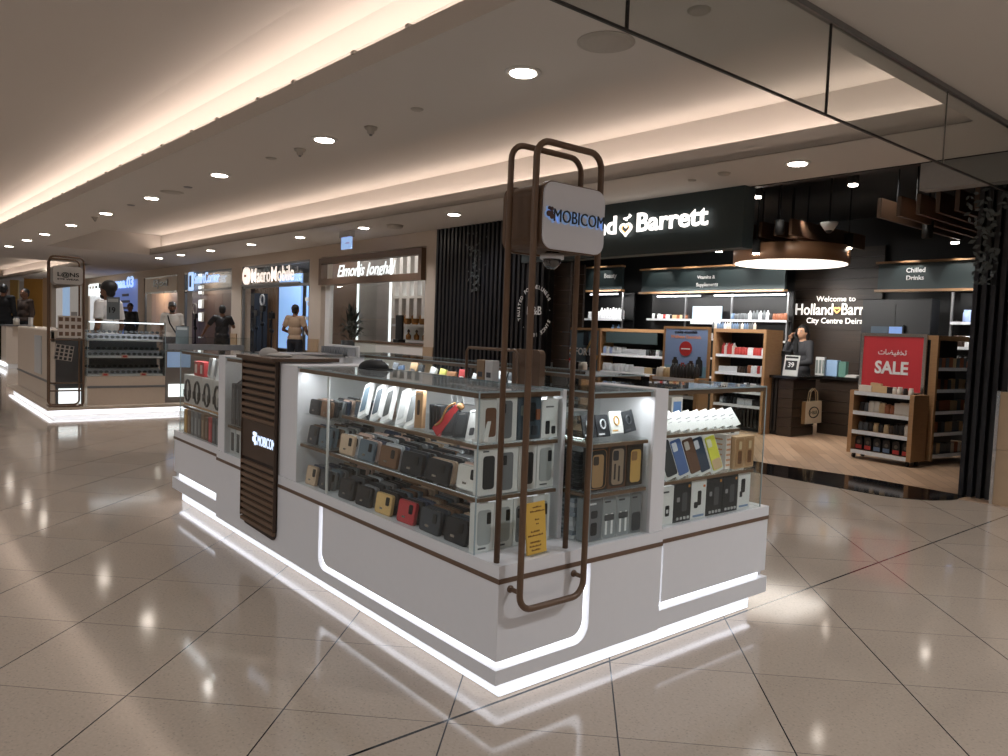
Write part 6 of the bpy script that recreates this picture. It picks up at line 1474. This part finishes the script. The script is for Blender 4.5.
    if hair == 'long':
        m_.ball(Hh(0, -.012, .03), (.088*k, .100*k, .104*k), 18)
        m_.cap(Hh(0, -.07, -.02), Hh(0, -.085, -.28), .070*k, .045*k)
        for s in (-1, 1): m_.cap(Hh(s*.07, -.02, .02), Hh(s*.082, -.04, -.22), .030*k, .022*k)
        ho = fuse(m_, 'hair', HAIR, t, .011)
        for v in ho.data.vertices:
            q = T.inverted() @ v.co
            if q.y > .045*k and q.z < .07*k: q.y = .045*k; v.co = T @ q
    else:
        g = 1.0 if hair == 'short' else 1.02
        m_.ball(Hh(0, -.022, .035), (.084*k*g, .094*k*g, .094*k*g), 18)
        m_.ball(Hh(0, -.05, -.03), (.072*k, .055*k, .06*k), 12)
        if hair == 'curly': m_.ball(Hh(0, -.030, .055), (.100*k, .104*k, .092*k), 18)
        fuse(m_, 'hair', HAIR, t, .010)
    if cap:
        m_ = MB(); m_.ball(Hh(0, -.008, .055), (.090*k, .105*k, .085*k), 18); m_.prism([(Hh(.07*math.cos(R(a)), .08+.08*math.sin(R(a)), .05).x, Hh(.07*math.cos(R(a)), .08+.08*math.sin(R(a)), .05).y) for a in range(0, 181, 15)], 'z', Hh(0, 0, .045).z, Hh(0, 0, .055).z)
        fuse(m_, 'cap', colm(cap), t, .008)
    # clothes
    m_ = MB(); e_ = .010*k
    m_.ball(V(0, 0, 1.30), (sw_*.92*k+e_, .115*k+e_, .17*k), 16); m_.ball(V(0, 0, 1.13), (.15*k+e_*1.5, .105*k+e_*1.5, .17*k), 16); m_.ball(V(0, 0, .97), (.165*k+e_, .115*k+e_, .12*k), 16)
    for s in (-1, 1):
        sh, el, wr_, hd = arm(s)
        m_.cap(V(s*.05, -.01, 1.405), sh, .06*k+e_*.7, .058*k+e_)
        if sleeves == 'long': m_.cap(sh, el, .054*k+e_, .044*k+e_*.8); m_.tube([el, el.lerp(wr_, .93)], [.044*k+e_*.8, .034*k+e_*.4], 12); m_.ball(el, .044*k+e_*.8, 12)
        else: m_.tube([sh, sh.lerp(el, .72)], [.055*k+e_, .052*k+e_], 12); m_.ball(sh, .055*k+e_, 12)
    fuse(m_, 'top', colm(top, .85), t, .012)
    m_ = MB()
    m_.ball(V(0, 0, .92), (.175*k, .125*k, .12*k), 16)
    for s in (-1, 1): m_.cap(V(s*.09, 0, .88), V(s*.095, .01, .49), .098*k, .068*k); m_.tube([V(s*.095, .01, .49), V(s*.10, -.01, .08)], [.068*k, .056*k], 12)
    fuse(m_, 'trousers', colm(legs, .85), t, .014)
    for s in (-1, 1):
        m_ = MB(); m_.cap(V(s*.10, -.03, .045), V(s*.112, .15, .038), .047*k, .038*k); sh_ = m_.build('shoe', BLACK, t, True)
        for v in sh_.data.vertices: v.co.z = max(v.co.z, .002)
    if extras: extras(t, V, Hh, T)
    return t
def head_to(x, y):  # heading that looks along (x, y)
    return math.atan2(-x, y)
# woman at the till, phone at her ear
p = ond(803, 340, 11.35)
def phone(t, V, Hh, T):
    MB().box(-.006, .006, -.035, .035, -.07, .07, M=T @ Matrix.Translation(V(.092, .04, -.02)) @ Matrix.Rotation(R(20), 4, 'X'), bev=.003).build('phone', BLACK, t)
    m_ = MB(); m_.prism([(-.05, 1.16), (.05, 1.16), (.02, 1.40), (-.02, 1.40)], 'y', .128, .134); m_.build('collar', BLACKM, t)
person((p.x, p.y, .0035), head_to(-.35, -1), 'woman with long black hair in dark jacket holding phone to her ear', 1.56, mat('skin_light', (206, 158, 128), .5), (58, 58, 62), (30, 30, 34), 'long', 'long',
       {'R': ((.30, .12, 1.20), (.165, .13, 1.47), (-.30, -.15, .95)), 'L': ((-.24, .05, 1.12), (-.16, .26, 1.08), (.3, 1, .1))}, R(10), True, extras=phone)
# man with beige shirt seen from behind
p = ond(295, 330, 17.2)
def bag(t, V, Hh, T): MB().tube([V(.085, -.128, 1.42), V(0, -.13, 1.22), V(-.17, -.12, 1.02)], .010, 6).build('bag_strap', BLACK, t)
person((p.x, p.y, .002), head_to(-.9, 1.0), 'man in beige t-shirt seen from behind in the phone shop doorway', 1.74, SKIN2, (176, 150, 126), (40, 42, 50), arms={'L': ((-.27, -.02, 1.15), (-.2, .2, 1.08), (.3, 1, 0)), 'R': ((.27, -.02, 1.15), (.22, .2, 1.05), (-.3, 1, 0))})
# man with black shirt
p = ond(222, 330, 17.9)
person((p.x, p.y, .002), head_to(-1, .3), 'man in black clothes with hand at his chin before the brown panelled shop', 1.68, SKIN2, (28, 28, 32), (26, 26, 30), arms={'R': ((.27, .06, 1.2), (.08, .22, 1.42), (-.3, -.2, .9)), 'L': ((-.34, .10, 1.18), (-.42, .28, 1.0), (-.4, .8, -.4))}, extras=bag)
# man with cap
p = ond(172, 330, 16.6)
def strap(t, V, Hh, T): MB().tube([V(.09, .10, 1.42), V(.05, .14, 1.25), V(-.10, .15, 1.0)], .014, 6).build('bag_strap', BLACK, t)
person((p.x, p.y, .0), head_to(.9, -.25), 'man in grey cap and white shirt with black strap beyond the left kiosk', 1.68, SKIN2, (214, 212, 208), (90, 90, 96), cap=(96, 96, 96), beard=True, extras=strap)
# far seated dark figure
p = ond(130, 330, 23.5)
person((p.x, p.y, 0), head_to(.8, -.7), 'person in black far away before the blue lit shop front', 1.76, SKIN2, (24, 24, 28), (24, 24, 28), 'long')
# man inside the left kiosk
p = ond(108, 320, 10.75)
person((p.x, p.y, .0), head_to(-1, -.75), 'man with curly black hair and white shirt inside the left kiosk', 1.80, SKIN2, (214, 208, 204), (40, 42, 50), 'short', 'curly', beard=True)
# counter and two men at the far left
ctr3 = thing('kiosk_counter', 'beige far left kiosk counter with glowing base line', 'counter', (-21.5, 2.4, 0))
q = ond(-60, 368, 16.8); q2 = ond(11, 366, 17.9)
MB().box(-25, q2.x, q2.y-.1, q2.y+.45, .12, 1.0).build('body', WALLP, ctr3); MB().box(-25, q2.x+.02, q2.y-.12, q2.y+.47, 1.0, 1.04).build('worktop', GREY, ctr3)
MB().box(-25, q2.x-.02, q2.y-.06, q2.y+.4, .0, .12).build('plinth', WHITE2, ctr3); MB().box(-25, q2.x+.03, q2.y-.13, q2.y-.10, .06, .14).build('light_strip', LED, ctr3)
st_ = struct(MB().box(-25, q2.x-.02, q2.y+.5, q2.y+1.9, 0, .15).build('floor', WALLP))
p = ond(4, 330, 18.5)
person((p.x, p.y, .151), head_to(-1, .5), 'man in black shirt with back turned at the far left counter', 1.86, SKIN2, (16, 16, 18), (20, 20, 22), 'long')
p = ond(25, 330, 18.8)
person((p.x, p.y, .151), head_to(.6, -1), 'man in dark brown shirt behind the man in black at far left', 1.78, SKIN2, (62, 48, 40), (20, 20, 22), 'long')
for i in range(2):
    q = ond(3+i*7, 318, 17.7); t = thing('display_jar', '%s clear jar on the far left counter' % ['left', 'right'][i], 'jar', (q.x, q2.y+.1, 1.041)); MB().lathe([(.06, 0), (.06, .14), (.04, .16)], (q.x, q2.y+.1, 1.041), 12).build('glass_body', colm((196, 190, 180)), t, True); MB().lathe([(.05, .16), (.05, .19)], (q.x, q2.y+.1, 1.041), 12).build('lid', GREY, t)

# ================================================================== LEFT KIOSK (eyewear)
LKX, LKY = -11.1, 1.68
BEI = mat('beige_laminate', (196, 178, 160), .4, noise=.03)
lk = thing('kiosk_counter', 'beige eyewear kiosk counter with white glowing stepped base', 'counter', (-12.5, 2.5, 0))
LW = 3.2; LN = 4.6
MB().box(LKX-3.9, LKX-.10, LKY+.10, LN-.1, .0, .06).build('plinth', WHITE2, lk)
MB().box(LKX-3.9, LKX-.0, LKY, LN, .075, .115).build('step_board', BEI, lk)
u = MB(); u.box(LKX-3.9, LKX-.02, LKY+.02, LKY+.07, .064, .074); u.box(LKX-.07, LKX-.02, LKY+.07, LN, .064, .074); u.build('light_strip', MATS['led_under_near'], lk); u = MB(); u.box(LKX-3.9, LKX-.095, LKY+.09, LKY+.098, .003, .06); u.box(LKX-.098, LKX-.09, LKY+.1, LN-.1, .003, .06); u.build('plinth_diffuser', MATS['plinth_glow'], lk)
LB = LKX-.16
MB().box(LKX-3.8, LB-.25, LKY+.14, LKY+.55, .115, 1.10, bev=.02).build('side_body', BEI, lk)
MB().box(LKX-3.8, LB-.24, LKY+.13, LKY+.14, .37, .40).build('dark_line', GREY, lk)
MB().box(LB-.30, LB, 2.16, 3.14, .115, .50).build('front_body', BEI, lk); MB().box(LB, LB+.006, 2.16, 3.14, .345, .375).build('dark_line', GREY, lk)
MB().box(LB-.30, LB-.06, 3.15, LN-.2, .115, .86).build('rear_body', mat('warm_grey', (120, 112, 106), .5), lk); MB().box(LB-.06, LB-.04, 3.2, LN-.3, .2, .38).build('lit_panel', NEON, lk)
MB().box(LB-.34, LB-.22, 1.83, 2.15, .115, 1.0).build('dark_panel', mat('panel_dark', (70, 68, 68), .5), lk); MB().box(LB-.218, LB-.20, 1.86, 2.12, .12, .33).build('lit_panel', NEON, lk)
MB().box(LB-.5, LB-.24, 1.82, 2.15, .94, 1.1).build('drawer_front', mat('drawer', (180, 166, 150), .4), lk)
mi = MB(); mi.box(LKX-2.0, LKX-1.4, LKY+.128, LKY+.139, .45, 1.0); mi.build('pale_panel', mat('pale_grey', (190, 190, 190), .3), lk)
# frames and sign
lf_ = thing('sign_stand', 'bronze tube frame carrying the small white sign at left kiosk', 'sign stand', (LKX, 1.9, .116))
MB().tube(loop(LKX-.03, 1.70, 2.09, .128, 2.05, .06), .013, 8, closed=True).build('front_frame', BRONZE, lf_, True)
MB().tube(loop(LKX-.25, 1.72, 2.08, .128, 2.03, .06), .013, 8, closed=True).build('rear_frame', BRONZE, lf_, True)
for z in (.99, .43, .33): MB().tube([(LKX-.03, 1.70, z), (LKX-.03, 2.09, z)], .010, 8).build('cross_bar', BRONZE, lf_, True)
for y in (1.71, 2.08): MB().tube([(LKX-.03, y, .13), (LKX-.25, y, .13)], .010, 8).build('cross_bar', BRONZE, lf_, True)
MB().prism(rrect(1.735, 2.075, 1.70, 1.93, .04), 'x', LKX-.2, LKX+.0).build('sign_box', colm((150, 146, 142)), lf_)
MB().prism(rrect(1.738, 2.072, 1.703, 1.927, .04), 'x', LKX, LKX+.006).build('sign_face', mat('sign_face_grey', (206, 204, 202), .4), lf_)
text('L@NS', 'letters', BLACK, .1, (LKX+.008, 1.785, 1.80), FX, lf_, width=.245, ext=.002, bold=.002, height=.07)
text('EYE WEAR', 'small_letters', BLACK, .04, (LKX+.008, 1.785, 1.755), FX, lf_, width=.245, ext=.001, bold=.0015, height=.02)
def board(y0, y1, z0, z1, rows, cols_, lab, c, rot=0, x=LKX+.0):
    t = thing('sample_board', lab, 'board', (x, y0, z0)); Mx = Matrix.Translation((x, (y0+y1)/2, z0)) @ Matrix.Rotation(R(rot), 4, 'X'); w = y1-y0; h = z1-z0
    MB().box(-.012, 0, -w/2, w/2, 0, h, M=Mx).build('board', colm(c), t)
    for r in range(rows):
        for k in range(cols_):
            yy = -w/2+w*(k+.5)/cols_; zz_ = h*(r+.5)/rows
            MB().box(0, .003, yy-w*.08, yy+w*.08, zz_-h*.09, zz_+h*.09, M=Mx).build('sample', colm((110, 84, 66) if rows == 3 else (44, 44, 46)), t)
board(1.79, 2.065, 1.02, 1.30, 3, 4, 'white board with rows of brown eye pictures on bronze frame', (206, 198, 190), 0, LKX+.005)
board(1.76, 1.97, .72, .92, 4, 4, 'tilted beige board with rows of dark lens samples', (176, 166, 156), -9, LKX-.12)
# glass case
case2 = thing('glass_display_case', 'tall glass case full of sunglasses on the left kiosk', 'display case', (LB-.15, 2.65, .5))
cx_0, cx_1, cy_0, cy_1 = LB-.42, LB, 2.16, 3.14
MB().box(cx_1-.005, cx_1, cy_0, cy_1, .502, 1.245).build('glass_pane', GLASS, case2); MB().box(cx_0, cx_1-.005, cy_0, cy_0+.005, .502, 1.245).build('glass_pane', GLASS, case2); MB().box(cx_0, cx_1-.005, cy_1-.005, cy_1, .502, 1.245).build('glass_pane', GLASS, case2)
MB().box(cx_0, cx_1, cy_0, cy_1, 1.245, 1.255).build('glass_top', GLASS, case2); MB().box(cx_1-.03, cx_1-.01, cy_0+.02, cy_1-.02, 1.225, 1.24).build('light_strip', LED, case2)
for z in (.75, .98): MB().box(cx_0+.01, cx_1-.01, cy_0+.01, cy_1-.01, z-.008, z).build('glass_shelf', GLASS, case2)
MB().box(cx_0-.02, cx_0-.005, cy_0, cy_1, .30, 1.0).build('back_panel', mat('case_back', (90, 90, 94), .4), case2)
for y in (cy_0, cy_1): MB().box(cx_1-.003, cx_1+.003, y-.003, y+.003, .502, 1.25).build('glass_edge', GLASSE, case2)

MB().box(LB-.55, LB-.43, 2.16, 3.14, 0.12, .5).build('rear_base', BEI, case2)
area('case_lamp', (LB-.05, 2.65, 1.23), .04, .9, 1.5, (.92, .96, 1))
gls = local('sunglasses', 'x', 'sunglasses')
m_ = MB()
for s in (-1, 1): m_.prism([(s*.034+.026*math.cos(2*PI*k/10), .02+.02*math.sin(2*PI*k/10)) for k in range(10)], 'x', -.003, .003)
m_.tube([(0, -.012, .028), (0, .012, .028)], .003, 6); tag(m_.build('lenses', BLACK, gls))
for s in (-1, 1): MB().tube([(0, s*.06, .028), (-.06, s*.062, .028), (-.11, s*.06, .015)], .0025, 6).build('temple', GREY, gls)
regkids(gls)
for r, (z, n_) in enumerate(((.51, 7), (.755, 7), (.985, 7))):
    for d in range(2):
        for k in range(n_):
            place(gls, (cx_1-.07-d*.17, cy_0+.075+k*.138, z+.03+d*.07), (0, R(-18), 0), 'sunglasses %s from left in the %s row on %s level of left kiosk' % (ORDS[k], ['front', 'back'][d], ['bottom', 'middle', 'top'][r]), 'sunglasses in the left kiosk case')
            if d == 0 and False: pass
for r, z in enumerate((.503, .7505, .9805)):
    for d in range(2):
        t = thing('display_riser', '%s pale riser under the %s sunglasses row' % (['bottom', 'middle', 'top'][r], ['front', 'back'][d]), 'riser', (cx_1-.12-d*.17, 2.65, z))
        MB().box(cx_1-.18-d*.17, cx_1-.05-d*.17, cy_0+.02, cy_1-.02, z, z+.025+d*.07).build('block', colm((150, 150, 156) if d else (180, 180, 184)), t); MB().box(cx_1-.05-d*.17, cx_1-.047-d*.17, cy_0+.02, cy_1-.02, z+.004, z+.02).build('label_strip', colm((210, 210, 210)), t)
for i, (y, z) in enumerate(((2.38, .503), (2.86, .503), (2.62, .751))):
    t = thing('price_tag', 'small red and white price block, %s in the left kiosk case' % ['bottom left', 'bottom right', 'middle'][i], 'price tag', (cx_1-.02, y, z)); MB().box(cx_1-.035, cx_1-.015, y-.04, y+.04, z+.001, z+.045).build('block', colm((206, 170, 150)), t); MB().box(cx_1-.015, cx_1-.013, y-.025, y+.025, z+.01, z+.035).build('red_mark', colm((190, 50, 50)), t)
# lower glass case to the right and price signs
c3 = thing('glass_display_case', 'low glass case with pale blue panel right of the sunglasses case', 'display case', (LB-.2, 3.7, .86))
MB().box(LB-.30, LB-.06, 3.16, 4.38, .861, 1.05).build('glass_body', GLASS, c3); MB().box(LB-.31, LB-.05, 3.155, 4.39, 1.05, 1.06).build('glass_top', GLASS, c3); MB().box(LB-.055, LB-.05, 3.18, 3.5, .62, .84).build('blue_panel', mat('pale_blue', (150, 175, 205), .4, emis=(140, 170, 210), estr=.3), c3); MB().box(LB-.25, LB-.1, 3.2, 4.3, .87, .95).build('stock_tray', colm((150, 150, 156)), c3)
def psign(px, y0, y1, d, lab, txt):
    a = ond(px-8*.8, y1, d); b = ond(px+8*.8, y1, d); top_ = ond(px, y0, d).z; bot = ond(px, y1, d).z
    w = (b-a).length; t = thing('price_sign', lab, 'price sign', (a.x, a.y, bot))
    ang_ = math.atan2((b-a).y, (b-a).x); Mx = Matrix.Translation((a.x, a.y, bot)) @ Matrix.Rotation(ang_, 4, 'Z')
    MB().box(0, w, 0, .012, 0, top_-bot, M=Mx).build('board', colm((116, 124, 128)), t); MB().box(w*.1, w*.9, -.002, 0, (top_-bot)*.78, (top_-bot)*.92, M=Mx).build('heading', colm((190, 196, 198)), t)
    if bot > 1.26: MB().tube([Mx @ Vector((w/2, .006, -.001)), Mx @ Vector((w/2, .006, 1.256-bot))], .006, 6).build('stem', GREY, t)
    if txt:
        o_ = text(txt, 'number', BLACK, .1, (0, 0, 0), (0, 0, 0), None, width=w*.5, ext=.001, bold=.002); o_.data.transform(Mx @ Matrix.Translation((w*.2, -.004, (top_-bot)*.3)) @ Matrix.Rotation(R(90), 4, 'X')); o_.data.transform(Matrix.Translation(-org(t))); o_.parent = t
psign(113, 297, 319.5, 10.2, 'grey price sign with 19 standing on the sunglasses case', '19')
psign(182, 326, 344, 11.0, 'small grey sign standing right of the sunglasses case', '')
lt = thing('laptop', 'open pale laptop on the left kiosk behind the sign', 'laptop', (ond(66, 318, 11.2).x, ond(66, 318, 11.2).y, 1.1))
q = ond(66, 318, 11.2); MB().box(q.x-.2, q.x+.2, q.y-.1, q.y+.1, 1.101, 1.115).build('base', GREY, lt); MB().box(q.x-.2, q.x+.2, q.y+.1, q.y+.11, 1.115, 1.36).build('lid', colm((150, 148, 146)), lt)
MB().box(q.x-.25, q.x+.25, q.y-.2, q.y+.3, 0, 1.10).build('stand', BEI, lt)
sg = thing('card_holder', 'white card holder on the left end of the eyewear kiosk', 'card holder', (ond(31, 322, 11.8).x, LKY+.3, 1.1))
x_ = ony(31, 322, LKY+.3).x; MB().box(x_-.15, x_+.15, LKY+.28, LKY+.31, 1.101, 1.25).build('card', colm((200, 198, 196)), sg); MB().box(x_-.12, x_+.12, LKY+.26, LKY+.34, 1.1005, 1.112).build('foot', GREY, sg)
